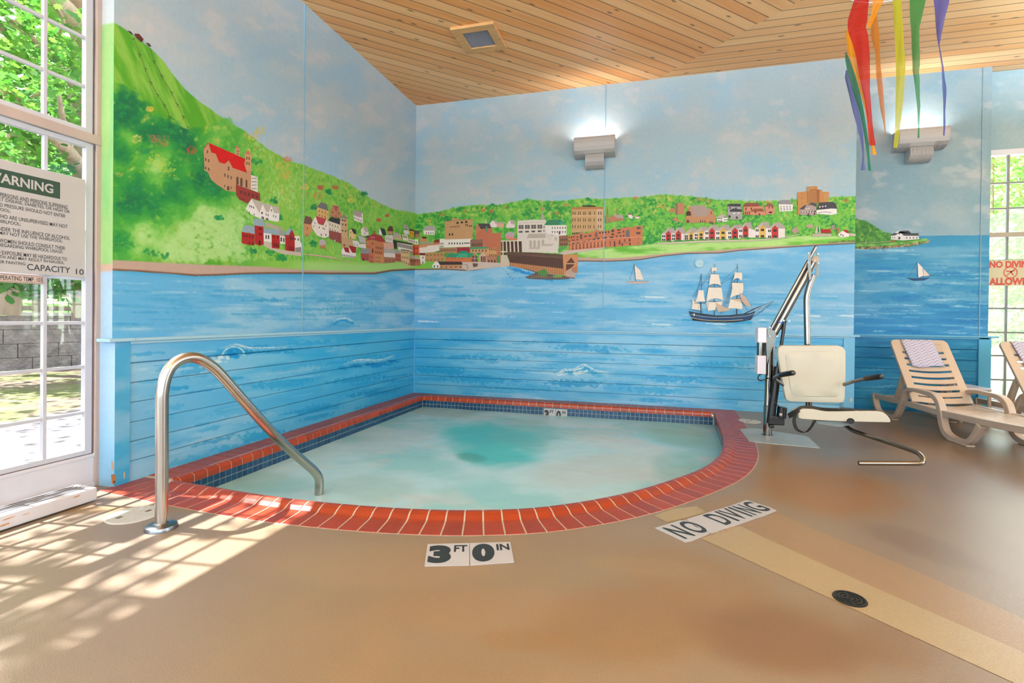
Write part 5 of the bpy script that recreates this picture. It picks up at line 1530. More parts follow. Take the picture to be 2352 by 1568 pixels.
for s, xr, xl, yb, yt in (('PREGNANT PERSONS AND PERSONS SUFFERING', 155, -62, 481, 472), ('FROM HEART DISEASE, DIABETES, OR HIGH OR', 160, -62, 491, 483), ('LOW BLOOD PRESSURE SHOULD NOT ENTER', 150, -62, 500, 492.5), ('THE WHIRLPOOL;', 24, -62, 489.5, 481),
                      ('PERSONS WHO ARE UNSUPERVISED MAY NOT', 155, -62, 524.5, 516.5), ('USE THE WHIRLPOOL;', 47, -62, 519.5, 511), ('PERSONS UNDER THE INFLUENCE OF ALCOHOL', 160, -62, 551, 543), ('OR DRUGS MAY NOT USE THE WHIRLPOOL;', 143, -62, 558, 550),
                      ('PREGNANT WOMEN SHOULD CONSULT THEIR', 149, -62, 574, 566), ('PHYSICIAN REGARDING WHIRLPOOL USAGE;', 144, -62, 583, 575), ('PROLONGED EXPOSURE MAY BE HAZARDOUS TO', 153, -62, 599, 591), ('YOUR HEALTH AND MAY RESULT IN NAUSEA,', 147, -62, 607.5, 600), ('DIZZINESS, OR FAINTING.', 60, -62, 610.5, 602.5)):
    tline(mb, s, xr, xl, yb, yt, bold=.003)
tline(mb, 'CAPACITY', 161, 62, 627.5, 614, bold=.006); tline(mb, '10', 192, 174, 631, 618.5, bold=.004)
mb.build('lettering', M_ink, sg)
ts = thing('temperature_sign', (-.1, sgn_pt(101, 650)[1], 1.3), 'small pink OPERATING TEMP. 103 sign below the big warning sign', 'sign')
ye2 = sgn_pt(101, 650)[1]; zt2 = sgn_pt(101, 633.5)[2]; zb2 = sgn_pt(101, 653)[2]
mb = MB(); mb.box(-.106, -.1, ye2 - .42, ye2, zb2, zt2); mb.build('board', M_signp, ts)
X0b = -.0996; mb = MB()
e = .004
for q in ((ye2 - .415, ye2 - e, zt2 - e - .002, zt2 - e), (ye2 - .415, ye2 - e, zb2 + e, zb2 + e + .002), (ye2 - e - .002, ye2 - e, zb2 + e, zt2 - e)): mb.box(-.1, X0b, *q)
text(mb, 'OPERATING TEMP. 103', (X0b, sgn_pt(-8, 640)[1], sgn_pt(97, 648)[2]), (0, sgn_pt(97, 640)[1] - sgn_pt(-8, 640)[1], 0), (0, 0, sgn_pt(97, 638)[2] - sgn_pt(97, 648)[2]), .012)
mb.build('lettering', M_ink, ts)

p = on(1, .80, 2268, 598); q = on(1, .80, 2266, 656); wd = .50
nd = thing('no_diving_sign', (p[0], .8, q[2]), 'tan NO DIVING ALLOWED sign in red letters, hung across the right window', 'sign')
mb = MB(); mb.box(p[0], p[0] + wd, .80, .806, q[2], p[2]); mb.build('board', M_sign2, nd)
h = p[2] - q[2]; mb = MB()
text(mb, 'NO DIVING', (p[0] + .02, .7995, q[2] + h * .70), (wd - .04, 0, 0), (0, 0, h * .27), .05)
text(mb, 'ALLOWED', (p[0] + .02, .7995, q[2] + h * .02), (wd - .04, 0, 0), (0, 0, h * .29), .05)
mb.build('lettering', M_red, nd)
mb = MB(); c = on(1, .7995, 2321, 625.5); R = .073
ring = [(R * math.cos(a), R * math.sin(a)) for a in np.linspace(0, 2 * math.pi, 33)[:-1]]
mb.strip(ring, [(x * .86, y * .86) for x, y in ring], c, (1, 0, 0), (0, 0, 1), (0, 1, 0), -.0008, closed=True)
mb.bar(c + (-.045, -.0004, -.045), c + (.045, -.0004, .045), .0008, .009); mb.bar(c + (-.045, -.0004, .018), c + (.012, -.0004, .012), .0008, .014); mb.bar(c + (.0, -.0004, .012), c + (.03, -.0004, -.035), .0008, .012); mb.bar(c + (.0, -.0004, .0), c + (.045, -.0004, .03), .0008, .01)
mb.build('diver_symbol', M_red, nd)

# ------------------------------------------------------------------ timber below the left window
tb = thing('window_curb', (.1, -4.62, 0), 'long white-painted timber curb with worn edges lying below the left window', 'curb')
pa = on(2, 0, 224, 1150); zt = on(0, pa[0], 222, 1117)[2]
zt = on(0, pa[0], 223, 1118)[2]
mb = MB(); mb.box(.005, pa[0], -6.8, pa[1], 0.008, zt); mb.build('timber', M_whitep, tb, bevel=.008)
mb = MB()
for k in range(4): mb.box(.035 + k * .03, .045 + k * .03, -6.7, pa[1] - .04, zt, zt + .004)
mb.build('metal_strip', M_alu, tb)
mb = MB()
for x, y, w_, h_ in ((176, 1140, 9, 1.6), (20, 1190, 16, 1.5), (10, 1205, 14, 2.2), (60, 1180, 9, 1.0)):
    P = [on(0, pa[0] + .0006, x + w_ * math.cos(t), y - (x - x) + h_ * math.sin(t) - w_ * math.cos(t) * .35) for t in np.linspace(0, 6.28, 9)[:-1]]
    mb.add(P, [tuple(range(8))])
mb.build('worn_spot', M_rub, tb)

# ------------------------------------------------------------------ hot tub
ht = thing('hot_tub', (2.2, -2.3, 0), 'wall-corner hot tub of milky turquoise water rimmed with terracotta brick coping', 'hot tub')
prof = [(0.0, -.01), (0.0, .004), (.15, .006), (.175, .010), (.205, .026), (.235, .036), (.26, .036), (.278, .026), (.285, .008), (.285, -.03)]
flat = [(0.0, -.01), (0.0, .004), (.285, .006), (.285, -.01)]
mb = MB(); nb = int(LEN / .113); gp = .009
for i in range(nb):
    t0 = LEN * i / nb + gp / 2; t1 = LEN * (i + 1) / nb - gp / 2
    (p0, n0), (p1, n1) = inward(t0), inward(t1); q = (p0 + p1) / 2 + (n0 + n1) / 2 * CW
    pr = prof if (q[0] > XI and q[1] < YI - .01) else flat
    k = 1.0
    vs = []
    for p_, n_ in ((p0, n0), (p1, n1)):
        for d, z in pr: r = p_ + n_ * d; vs.append((max(r[0], .002), min(r[1], -.002), z))
    m_ = len(pr); fs = [(j, j + 1, m_ + j + 1, m_ + j) for j in range(m_ - 1)] + [tuple(range(m_ - 1, -1, -1)), tuple(range(m_, 2 * m_))]
    mb.add(vs, fs)
mb.build('coping', M_brick, ht, bevel=.003)
mb = MB()
def brickrow(mb, n, a0, a1, fn, pr):
    for i in range(n):
        t0 = a0 + (a1 - a0) * i / n; t1 = a0 + (a1 - a0) * (i + 1) / n; g_ = (gp / 2) * (1 if t1 > t0 else -1)
        vs = [fn(t, d, z) for t in (t0 + g_, t1 - g_) for d, z in pr]; m_ = len(pr)
        mb.add(vs, [(j, j + 1, m_ + j + 1, m_ + j) for j in range(m_ - 1)] + [tuple(range(m_ - 1, -1, -1)), tuple(range(m_, 2 * m_))])
box = lambda a, b: [(a, -.01), (a, .005), (b, .005), (b, -.01)]
fL = lambda t, d, z: (d, t, z); fB = lambda t, d, z: (t, -d, z)
brickrow(mb, 34, -.02, -3.85, fL, box(.016, .205)); brickrow(mb, 3, -3.85, -4.17, fL, box(.016, .262)); brickrow(mb, 40, .22, 4.2, fB, box(.016, .318))
mb.build('border_bricks', M_brick, ht)
nose = lambda a, b: [(a, -.01)] + [((a + b) / 2 - (b - a) / 2 * math.cos(q), .005 + .026 * math.sin(q)) for q in np.linspace(0, math.pi, 9)] + [(b, -.03)]
mb = MB(); brickrow(mb, 36, YI + .09, -4.2, fL, nose(.266, XI)); brickrow(mb, 36, XI - .09, 4.17, fB, nose(.322, -YI))
mb.build('bullnose_tiles', M_nose, ht, smooth=True)
mb = MB()
mb.box(.208, .262, -3.85, -.3, -.01, .0045); mb.build('drain_channel', mat('channel_grey', 'B4A898', .6, var=.08, vscale=20), ht)
mb = MB()      # mortar bed
P = [inward(t) for t in np.linspace(0, LEN, 120)]
for pr in ([(-.006, .001), (.15, .0035), (.175, .007), (.205, .0235), (.235, .0335), (.26, .0335), (.276, .024), (.283, .003), (.283, -.03)],):
    vs = []
    for p_, n_ in P:
        q = p_ + n_ * CW; ok = q[0] > XI and q[1] < YI - .01
        for d, z in pr: r = p_ + n_ * d; vs.append((max(r[0], .001), min(r[1], -.001), z if ok else min(z, .002)))
    m_ = len(pr); mb.add(vs, [(i * m_ + j, i * m_ + j + 1, (i + 1) * m_ + j + 1, (i + 1) * m_ + j) for i in range(len(P) - 1) for j in range(m_ - 1)])
mb.box(.001, .27, -4.2, 0, -.02, .002); mb.box(.2, 4.25, -.33, 0, -.02, .002)
npf = nose(.268, XI - .003); npb = nose(.324, -YI - .003); lo = lambda pr: [(d, z - .0025) for d, z in pr]
for fn, pr, a0, a1 in ((fL, lo(npf), YI + .09, -4.2), (fB, lo(npb), XI - .09, 4.17)):
    vs = [fn(t, d, z) for t in (a0, a1) for d, z in pr]; m_ = len(pr); mb.add(vs, [(j, j + 1, m_ + j + 1, m_ + j) for j in range(m_ - 1)])
mb.build('mortar', M_grout, ht, fix=False)
# blue tile band
mb = MB(); tg = .004; ph = .0545; mg = MB()
def tilewall(pts_fn, n, rows=3, z0=-.03):
    for i in range(n):
        (a0, nn) = pts_fn(i / n); (a1, _) = pts_fn((i + 1) / n); d = (a1 - a0); L_ = np.hypot(*d); d = d / L_
        for r in range(rows):
            q0 = a0 + d * tg / 2; q1 = a1 - d * tg / 2; zt_ = z0 - r * .05 - tg / 2; zb_ = z0 - (r + 1) * .05 + tg / 2
            f = [(*(q0), zb_), (*(q1), zb_), (*(q1), zt_), (*(q0), zt_)]; o_ = [(v[0] + nn[0] * .004, v[1] + nn[1] * .004, v[2]) for v in f]
            mb.add(f + o_, [(4, 5, 6, 7), (0, 1, 5, 4), (2, 3, 7, 6), (1, 2, 6, 5), (3, 0, 4, 7)])
nL = 70; tilewall(lambda t: (np.array((XI - .006, YI - t * (4.2 + YI + .0))), np.array((1.0, 0))), nL)
tilewall(lambda t: (np.array((XI + t * 3.84, YI + .006)), np.array((0, -1.0))), 71)
ti = [inward(t) for t in np.linspace(.42, 3.4, 56)]
def tcv(t):
    i = min(int(t * 55 + 1e-6), 55); p_, n_ = ti[i]; return p_ + n_ * (CW - .008), n_
tilewall(tcv, 55)
mb.build('tile_band', M_blutile, ht)
# basin with grout behind the tiles
mb = MB(); n = len(pool_in); o_ = [(x, y) for x, y in pool_in]
c_ = np.array((2.2, -2.3)); bo = [tuple(np.array(p) + (np.array(p) - c_) / np.linalg.norm(np.array(p) - c_) * .006) for p in o_]
vs = [(x, y, z) for z in (-.012, -.215, -1.05) for x, y in bo]
mb.add(vs, [(i, (i + 1) % n, n + (i + 1) % n, n + i) for i in range(n)], 0); mb.m = [1] * n
mb.add([], [(n + i - 0, n + (i + 1) % n, 2 * n + (i + 1) % n, 2 * n + i) for i in range(n)][:0]); k = len(mb.v) - 3 * n
mb.f += [(n + i, n + (i + 1) % n, 2 * n + (i + 1) % n, 2 * n + i) for i in range(n)]; mb.m += [0] * n
mb.f += [tuple(2 * n + i for i in range(n))]; mb.m += [0]
mb.build('basin', [M_basin, mat('pale_grout', 'A9B4AC', .7)], ht, fix=False)
# water surface
ZW = -.127
xs = np.arange(XI - .004, 4.3, .025); ys = np.arange(-4.5, YI + .006, .025); X, Y = np.meshgrid(xs, ys); P = np.stack([X, Y, X * 0 + ZW], -1)
fx, fy = projv(P); n2 = fbm(X * 2.2, Y * 2.2, 2, 5); fc = C3('BEEAF6')
w_ = fbm(X * 1.1 + .4 * n2, Y * 1.5 + .8 * n2, 6, 5); mixf(sst(w_, .42, .62) * .6, '8CD6DE'); mixf(sst(fbm(X * 2.4 + n2, Y * 3.5, 1, 4), .56, .74) * .55, 'D2DEE0')
blob(1130, 1015, 120, 55, '4ECAD4', .9, .1, .8); blob(1080, 1050, 40, 12, '4FA8A4', .7, .1, .6); blob(1200, 1000, 100, 40, '78C4C6', .5, 0, .8)
blob(1560, 1000, 100, 30, '84B8A8', .55, .2, .8); blob(1000, 945, 140, 14, '9CC0B4', .5, .1, .6); blob(1600, 960, 60, 20, '94BCA8', .6, .2, .6); blob(620, 1110, 120, 30, '8EBFBE', .5, .1, .8)
blob(1380, 1080, 180, 40, 'CBDADC', .6, -.1, .9); blob(850, 1120, 120, 30, 'A4CCCE', .5, 0, .9); blob(900, 1010, 120, 26, 'C6D8DC', .5, -.2, .8); blob(1430, 1020, 160, 14, 'DCE6E6', .5, .15, .9); blob(1560, 1070, 60, 40, '8FC4C0', .45, 0, .8)
ins = inside(pool_in, X, Y) | (inside([tuple(np.array(p) + (np.array(p) - c_) * .012) for p in pool_in], X, Y))
ins = inside([tuple(np.array(p) + (np.array(p) - c_) / np.linalg.norm(np.array(p) - c_) * .012) for p in pool_in], X, Y)
mb = MB(); na = len(xs); mb.v = [tuple(p) for p in (P + np.stack([X * 0, X * 0, (n2 - .5) * .012], -1)).reshape(-1, 3).tolist()]
mb.c = [tuple(c) for c in lin(np.clip(fc * .96, 0, 1)).reshape(-1, 3).tolist()]
kp = ins[:-1, :-1] | ins[1:, 1:] | ins[:-1, 1:] | ins[1:, :-1]; jj, ii = np.nonzero(kp); b = jj * na + ii
mb.f = [tuple(f) for f in np.stack([b, b + 1, b + 1 + na, b + na], -1).tolist()]; mb.m = [0] * len(mb.f)
M_water = painted('milky_water', rough=.2, var=.03, vscale=6, bump=.2, bscale=7, spec=.16, bdist=.02)
nt, N, L = nodes(M_water); o = nt.nodes['Material Output']; t = N('ShaderNodeBsdfTransparent'); x_ = N('ShaderNodeMixShader'); x_.inputs[0].default_value = .9
t.inputs[0].default_value = (.8, .95, .95, 1); L(t.outputs[0], x_.inputs[1]); L(nt.nodes['Principled BSDF'].outputs[0], x_.inputs[2]); L(x_.outputs[0], o.inputs[0])
mb.build('water', M_water, ht, smooth='all', fix=False)
# depth marker set in the tile band
a, b = on(1, YI - .002, 1249, 937), on(1, YI - .002, 1303, 939); z0, z1 = -.19, a[2]
dm = MB(); dm.box(a[0], (a[0] + b[0]) / 2 - .002, YI - .008, YI + .002, z0, z1); dm.box((a[0] + b[0]) / 2 + .002, b[0], YI - .008, YI + .002, z0, z1); dmo = dm.build('depth_marker', M_tile, ht)
wd = b[0] - a[0]; hh = wd / 2; mb = MB(); y_ = YI - .009
text(mb, '3', (a[0] + .01, y_, z1 - hh + .01), (wd * .2, 0, 0), (0, 0, hh - .03), .06); text(mb, 'FT', (a[0] + wd * .26, y_, z1 - .06), (wd * .17, 0, 0), (0, 0, .04), .03)
text(mb, '0', (a[0] + wd * .54, y_, z1 - hh + .01), (wd * .2, 0, 0), (0, 0, hh - .03), .05); text(mb, 'IN', (a[0] + wd * .8, y_, z1 - .06), (wd * .13, 0, 0), (0, 0, .04), .03)
mb.build('lettering', M_ink, dmo)

# ------------------------------------------------------------------ floor markers
def ftile(corners, z=.0035):
    return [on(2, z, *c) for c in corners]
def slab(mb, P, t=.003, mi=0):
    n = len(P); lo_ = [(p[0], p[1], p[2] - t) for p in P]; mb.add(lo_ + [tuple(p) for p in P], [tuple(range(n)), tuple(range(n, 2 * n))] + [(i, (i + 1) % n, n + (i + 1) % n, n + i) for i in range(n)], mi)
def quadtext(mb, s, P, u0, u1, v0, v1, bold, z=.0008):
    A, B, C_, D_ = [np.array(p) for p in P]      # BL, BR, TR, TL
    pt = lambda u, v: (A * (1 - u) + B * u) * (1 - v) + (D_ * (1 - u) + C_ * u) * v + (0, 0, z)
    text(mb, s, pt(u0, v0), pt(u1, v0) - pt(u0, v0), pt(u0, v1) - pt(u0, v0), bold)
for nm, cs, big, sm, lab in (('a', [(975, 1299), (1078, 1297), (1078, 1246.5), (982, 1249)], '3', 'FT', 'white floor tile reading 3 FT, in front of the hot tub'), ('b', [(1080, 1297), (1181, 1290), (1172, 1244), (1079, 1246.5)], '0', 'IN', 'white floor tile reading 0 IN, beside the 3 FT tile')):
    P = ftile(cs); o_ = thing('depth_tile', P[0], lab, 'tile', 'depth marker tiles in the floor')
    mb = MB(); slab(mb, P); mb.build('tile', M_tile, o_)
    mb = MB(); quadtext(mb, big, P, .05, .58, .1, .92, .07); mb.build('numeral', M_ink, o_); mb = MB(); quadtext(mb, sm, P, .64, .95, .58, .9, .03); mb.build('lettering', M_ink, o_)
nd2 = thing('no_diving_marker', on(2, 0, 1640, 1195), 'white tile strip reading NO DIVING set in the floor, cracked in the middle', 'floor marker')
c = lambda *p: [(1500 + x / 7.35, 1130 + y / 7.35) for x, y in p]
for nm, cs in (('tile', c((35, 600), (540, 838), (640, 820), (960, 690), (840, 640), (700, 560), (600, 480), (455, 475))), ('tile', c((570, 452), (640, 520), (720, 585), (860, 640), (1000, 690), (1120, 640), (1335, 575), (1400, 555), (1745, 430), (1260, 240), (880, 355))), ("tile", c((1272, 238), (1750, 425), (1860, 400), (2085, 305), (1960, 250), (1580, 130)))):
    mb = MB(); slab(mb, ftile(cs)); mb.build(nm, M_tile, nd2)
mb = MB(); slab(mb, ftile(c((1000, 692), (1335, 577), (1405, 570), (1330, 612), (1200, 660), (1060, 695)), .0022), .002); slab(mb, ftile(c((455, 475), (570, 455), (720, 590), (960, 690), (860, 640), (600, 480)), .002), .002)
mb.build('broken_edge', mat('bare_mortar', '8E7C68', .8, var=.3, vscale=70), nd2)
mb = MB(); fr_ = ftile(c((35, 600), (540, 838), (2085, 305), (1580, 130)))   # TL, BL, BR, TR seen along the strip
P = [fr_[1], fr_[2], fr_[3], fr_[0]]
for s, u0, u1 in (('N', .035, .135), ('O', .165, .29), ('D', .445, .545), ('I', .575, .60), ('V', .61, .71), ('I', .728, .752), ('N', .778, .86), ('G', .875, .985)):
    quadtext(mb, s, P, u0, u1, .1, .9, .018)
mb.build('lettering', M_ink, nd2)

def lid(center, r, label, name='skimmer_lid'):
    o_ = thing(name, (center[0], center[1], 0), label, 'lid', 'round lids in the floor')
    mb = MB(); mb.lathe([(r, -.004), (r, .003), (r - .006, .006), (.0001, .006)], (center[0], center[1], 0), 40); mb.build('cover', M_lid, o_)
    mh = mat('hole_shadow', '5A564E', .8)
    for sx in (-1, 1):
        d = np.array((.45, .9)) * .5 * r * sx; mb = MB(); mb.box(center[0] + d[0] - .012, center[0] + d[0] + .012, center[1] + d[1] - .016, center[1] + d[1] + .016, .0062, .0068)
        mb.build('finger_hole', mh, o_)
    mb = MB()
    for k in range(10):
        a_ = k * .628; mb.bar((center[0] + .2 * r * math.cos(a_), center[1] + .2 * r * math.sin(a_), .0063), (center[0] + .93 * r * math.cos(a_), center[1] + .93 * r * math.sin(a_), .0063), .0025, .0008)
    mb.build('ribs', mat('rib_grey', 'A8A69C', .6), o_)
lid(on(2, 0, 308, 1182.5)[:2], .135, 'white round skimmer lid in the floor beside the stair handrail')
lid(on(2, 0, 1721, 967.3)[:2], .118, 'pale round skimmer lid near the pool lift mast')
c = on(2, 0, 1952, 1376); o_ = thing('floor_drain', c, 'round dark slotted drain in the pale floor strip', 'drain')
mb = MB()
for r0, r1 in ((.060, .052), (.045, .037), (.030, .023), (.016, .008)): mb.lathe([(r1, .001), (r1, .006), (r0, .006), (r0, .001)], c, 32)
mb.box(c[0] - .055, c[0] + .055, c[1] - .003, c[1] + .003, .001, .0055)
mb.box(c[0] - .003, c[0] + .003, c[1] - .055, c[1] + .055, .001, .0055); mb.build('grate', M_drain, o_)
mb = MB(); mb.lathe([(.062, -.01), (.062, .0025), (.0001, .0022)], c, 32); mb.build('rim', mat('drain_dark', '14120E', .7), o_)

# ------------------------------------------------------------------ handrail
hr = thing('handrail', (.916, -4.818, 0), 'curved stainless steel stair handrail rising from the floor into the hot tub', 'handrail')
pn = (.968, -.25, 0); base = np.array((.916, -4.818, 0))
hp = [np.array((.916, -4.818, 0.0))] + [plane(base, pn, *t) for t in ((372, 1080), (372, 930), (374, 895), (380, 867), (392, 843), (410, 828), (432, 821), (455, 823), (478, 835), (505, 858), (560, 920), (640, 1008), (700, 1062), (722, 1082), (733, 1102))]
hp.append(hp[-1] + (0, 0, -.12)); hp.append(hp[-1] + (0, 0, -.35))
mb = MB(); mb.tube(spline(hp, 5), .0305, 24); mb.build('rail', M_rail, hr, smooth=True)
mb = MB(); mb.lathe([(.031, .034), (.034, .03), (.055, .028), (.073, .02), (.078, .008), (.078, 0.0)], base, 36); mb.build('base_flange', M_alu, hr, smooth=True)
# ------------------------------------------------------------------ helpers for thin and bent things
def ribbon(mb, pts, wv, t=.003, mi=0):
    """strap: pts = centre line, wv = width vector (or one per point)"""
    P = [np.array(p, float) for p in pts]; n = len(P)
    Wv = [np.array(w, float) for w in wv] if hasattr(wv[0], '__len__') else [np.array(wv, float)] * n
    vs = []
    for i, p in enumerate(P):
        d = P[min(i + 1, n - 1)] - P[max(i - 1, 0)]; nn = np.cross(d, Wv[i]); nn = nn / (np.linalg.norm(nn) + 1e-9) * t / 2
        vs += [p - Wv[i] / 2 - nn, p + Wv[i] / 2 - nn, p + Wv[i] / 2 + nn, p - Wv[i] / 2 + nn]
    fs = [(4 * i + a, 4 * i + (a + 1) % 4, 4 * i + 4 + (a + 1) % 4, 4 * i + 4 + a) for i in range(n - 1) for a in range(4)]
    fs += [(3, 2, 1, 0), tuple(4 * (n - 1) + a for a in range(4))]
    return mb.add(vs, fs, mi)

# ------------------------------------------------------------------ pool lift
BX, BY = 4.579, -1.408
pl_ = thing('pool_lift', (BX, BY, 0), 'stainless pool lift with a cream plastic seat and black arm grips, beside the hot tub', 'pool lift')
Y = lambda px, py, y=BY: on(1, y, px, py)
mb = MB(); slab(mb, [on(2, .007, *p) for p in ((1699, 985), (1735, 983), (1845, 1000), (1856, 1003), (1883, 1027.6), (1793.6, 1019.7), (1721, 1012.8))], .0065); mb.build('base_plate', M_grey, pl_)
mt = Y(1774, 782)[2]
mb = MB(); mb.tube([(BX, BY, 0.005), (BX, BY, .30), (BX, BY, .305), (BX + .012, BY, mt)], [.041, .041, .036, .036], 20); mb.lathe([(.052, .006), (.052, .012), (.04, .014)], (BX, BY, 0), 24)
mb.build('mast', M_steel, pl_, smooth=True)
A0 = Y(1772, 778, BY - .01); A1 = Y(1871, 598, BY - .04); ad = (A1 - A0) / np.linalg.norm(A1 - A0)
up = np.array((-ad[2], 0, ad[0])); up /= np.linalg.norm(up)
mb = MB(); mb.tube([A0, A1], .031, 20); mb.build('arm_tube', M_steel, pl_, smooth=True)
mb = MB(); mb.lathe([(.0001, 0), (.036, 0), (.036, .01), (.0001, .012)], (0, 0, 0), 24)
Q = np.array(mb.v); ex = np.cross(ad, (0, 1, 0)); ex /= np.linalg.norm(ex); ey = np.cross(ad, ex)
cam_n = (CAM - A1) / np.linalg.norm(CAM - A1); nd_ = ad * .55 + cam_n * .8; nd_ /= np.linalg.norm(nd_); ex = np.cross(nd_, (0, 0, 1)); ex /= np.linalg.norm(ex); ey = np.cross(nd_, ex)
mb.v = [tuple(A1 + ex * q[0] + ey * q[1] + nd_ * (q[2] + .012)) for q in Q]; mb.build('end_cap', M_ring, pl_, smooth=True)
mb = MB(); o2 = up * .048 + np.array((0, -.01, 0)); mb.tube([A0 + o2 + ad * .02, A1 + o2 + ad * .12], .017, 14); mb.build('link_rod', M_steel, pl_, smooth=True)
mb = MB(); mb.lathe([(.0001, 0), (.0165, 0), (.0165, .004), (.0001, .004)], (0, 0, 0), 16); Q = np.array(mb.v); ctr = A1 + o2 + ad * .12
ex = np.cross(ad, (0, 1, 0)); ex /= np.linalg.norm(ex); ey = np.cross(ad, ex); mb.v = [tuple(ctr + ex * q[0] + ey * q[1] + ad * q[2]) for q in Q]; mb.build('rod_plug', M_black, pl_)
hz = [(1855, 579), (1862, 578), (1864, 640), (1859, 644), (1856, 620)]
for dy, hs in ((-.065, hz), (.035, [(1875, 578), (1880, 579), (1881, 630), (1877, 640), (1874, 630)])):
    mb = MB(); P = [Y(x, y, BY - .04 + dy) for x, y in hs]; mb.add([tuple(p) for p in P] + [tuple(p + (0, .008, 0)) for p in P], [tuple(range(5)), tuple(range(5, 10))] + [(i, (i + 1) % 5, 5 + (i + 1) % 5, 5 + i) for i in range(5)])
    mb.build('head_plate', M_brk, pl_)
for p in ((1857, 582), (1857, 603), (1879, 583), (1880, 604)):
    q = Y(*p, BY - .11); mb = MB(); mb.lathe([(.008, 0), (.008, .012)], q, 8, axis='y'); mb.build('bolt', M_alu, pl_)
for p in ((1768, 752), (1768, 772), (1785, 772), (1800, 736), (1813, 737)):
    q = Y(*p, BY - .07); mb = MB(); mb.lathe([(.011, 0), (.011, .014)], q, 8, axis='y'); mb.build('bolt', M_alu, pl_)
H0 = Y(1868, 632, BY - .05)
mb = MB(); mb.tube(roundpath([H0, Y(1852.5, 677, BY - .05), Y(1858, 960, BY - .05)], .08), .0285, 20); mb.build('hanger_tube', M_steel, pl_, smooth=True)
mb = MB(); mb.tube([H0 + (0.0, 0, -.004), H0 + (.002, 0, .004)], .0255, 16); mb.build('hanger_plug', M_black, pl_)
mb = MB(); P = [Y(x, y, BY - .055) for x, y in ((1763, 754), (1781, 760), (1783, 778), (1768, 815), (1762, 835), (1760, 790))]; n = 6
for dy in (0, .085): mb.add([tuple(p + (0, dy, 0)) for p in P] + [tuple(p + (0, dy + .008, 0)) for p in P], [tuple(range(n)), tuple(range(n, 2 * n))] + [(i, (i + 1) % n, n + (i + 1) % n, n + i) for i in range(n)])
mb.build('mast_bracket', M_brk, pl_)
t0 = Y(1803, 736, BY - .03); t1 = Y(1787, 842, BY - .05); t2 = Y(1769, 972, BY - .06)
mb = MB(); mb.tube([t0, t1], .0155, 14); act = mb.build('actuator_rod', M_black, pl_, smooth=True)
mb = MB(); mb.tube([t1, t2], .037, 20); mb.build('actuator', M_black, pl_, smooth=True, bevel=.004)
mb = MB(); b0 = Y(1767, 955, BY - .1); b1 = Y(1798, 974, BY - .02); mb.box(b0[0], b1[0], b0[1], b1[1], b1[2], b0[2]); mb.box(b0[0] + .0, b0[0] + .05, b0[1], b1[1], b1[2] - .03, b1[2]); mb.build('gearbox', M_black, pl_, bevel=.012)
m0 = Y(1794, 960, BY - .07); m1 = Y(1797, 934, BY - .07); mb = MB(); mb.tube([m0, m1], .043, 20); mo = mb.build('motor', M_motor, pl_, smooth=True, bevel=.006)
mb = MB(); q = (m0 + m1) / 2; mb.box(q[0] - .03, q[0] - .005, q[1] - .046, q[1] - .041, q[2] - .025, q[2] + .0); mb.build('motor_label', M_sign, mo)
mb = MB(); mb.tube(roundpath([Y(1799.5, 722, BY - .03), Y(1808, 727, BY - .03)], .01), .004, 8)
c0 = A0 + (A1 - A0) * .18
ringp = [(A0 + (A1 - A0) * .21) + ex * .034 * math.cos(a) + ey * .034 * math.sin(a) for a in np.linspace(0, 6.283, 18)]
mb = MB(); mb.tube(ringp, .005, 8); mb.build('blue_tie', M_blue, pl_)
mb = MB(); q0 = A0 + (A1 - A0) * .19 - up * .03; mb.bar(q0 + (-.012, -.02, .01), t0 + (-.012, -.02, -.01), .02, .008); mb.bar(q0 + (.012, -.0, .01), t0 + (.014, 0, -.01), .02, .008); mb.build('actuator_clevis', M_steel, pl_)
mb = MB(); a = Y(1796, 736, BY - .0); mb.tube([a, a + (0, 0, -.09)], .012, 10); mb.build('rod_stop', M_black, pl_)
# battery housing on the mast
zu = lambda py: Y(1745, py, BY + .02)[2]; xa, xb = Y(1738, 800, BY - .02)[0], Y(1758, 800, BY - .02)[0]
for za, zb_, nm in ((zu(786), zu(752), 'battery_cover'), (zu(857), zu(815), 'battery_cover')):
    mb = MB(); mb.box(xa, xb, BY - .07, BY + .07, za, zb_); mb.build(nm, M_whitepl, pl_, bevel=.006)
mb = MB(); mb.tube([((xa + xb) / 2, BY, zu(816)), ((xa + xb) / 2, BY, zu(785))], .036, 18); mb.build('battery_tube', M_steel, pl_, smooth=True)
mb = MB(); mb.box(BX + .035, BX + .055, BY + .0, BY + .06, zu(862), zu(790)); mb.build('battery_side', M_whitepl, pl_, bevel=.004)
mb = MB(); mb.tube(spline([Y(1751, 858), Y(1743, 862), Y(1741, 870), Y(1748, 874), Y(1757, 871), Y(1764, 868, BY - .04)], 4), .006, 8); mb.build('cord_loop', M_black, pl_)
mb = MB(); mb.tube(spline([Y(1767, 868, BY - .045), Y(1766, 885, BY - .05), Y(1767, 903, BY - .06), Y(1773, 917, BY - .08), Y(1780, 925, BY - .1), Y(1792, 935, BY - .1)], 5), .005, 8); mb.build('cord', M_black, pl_)
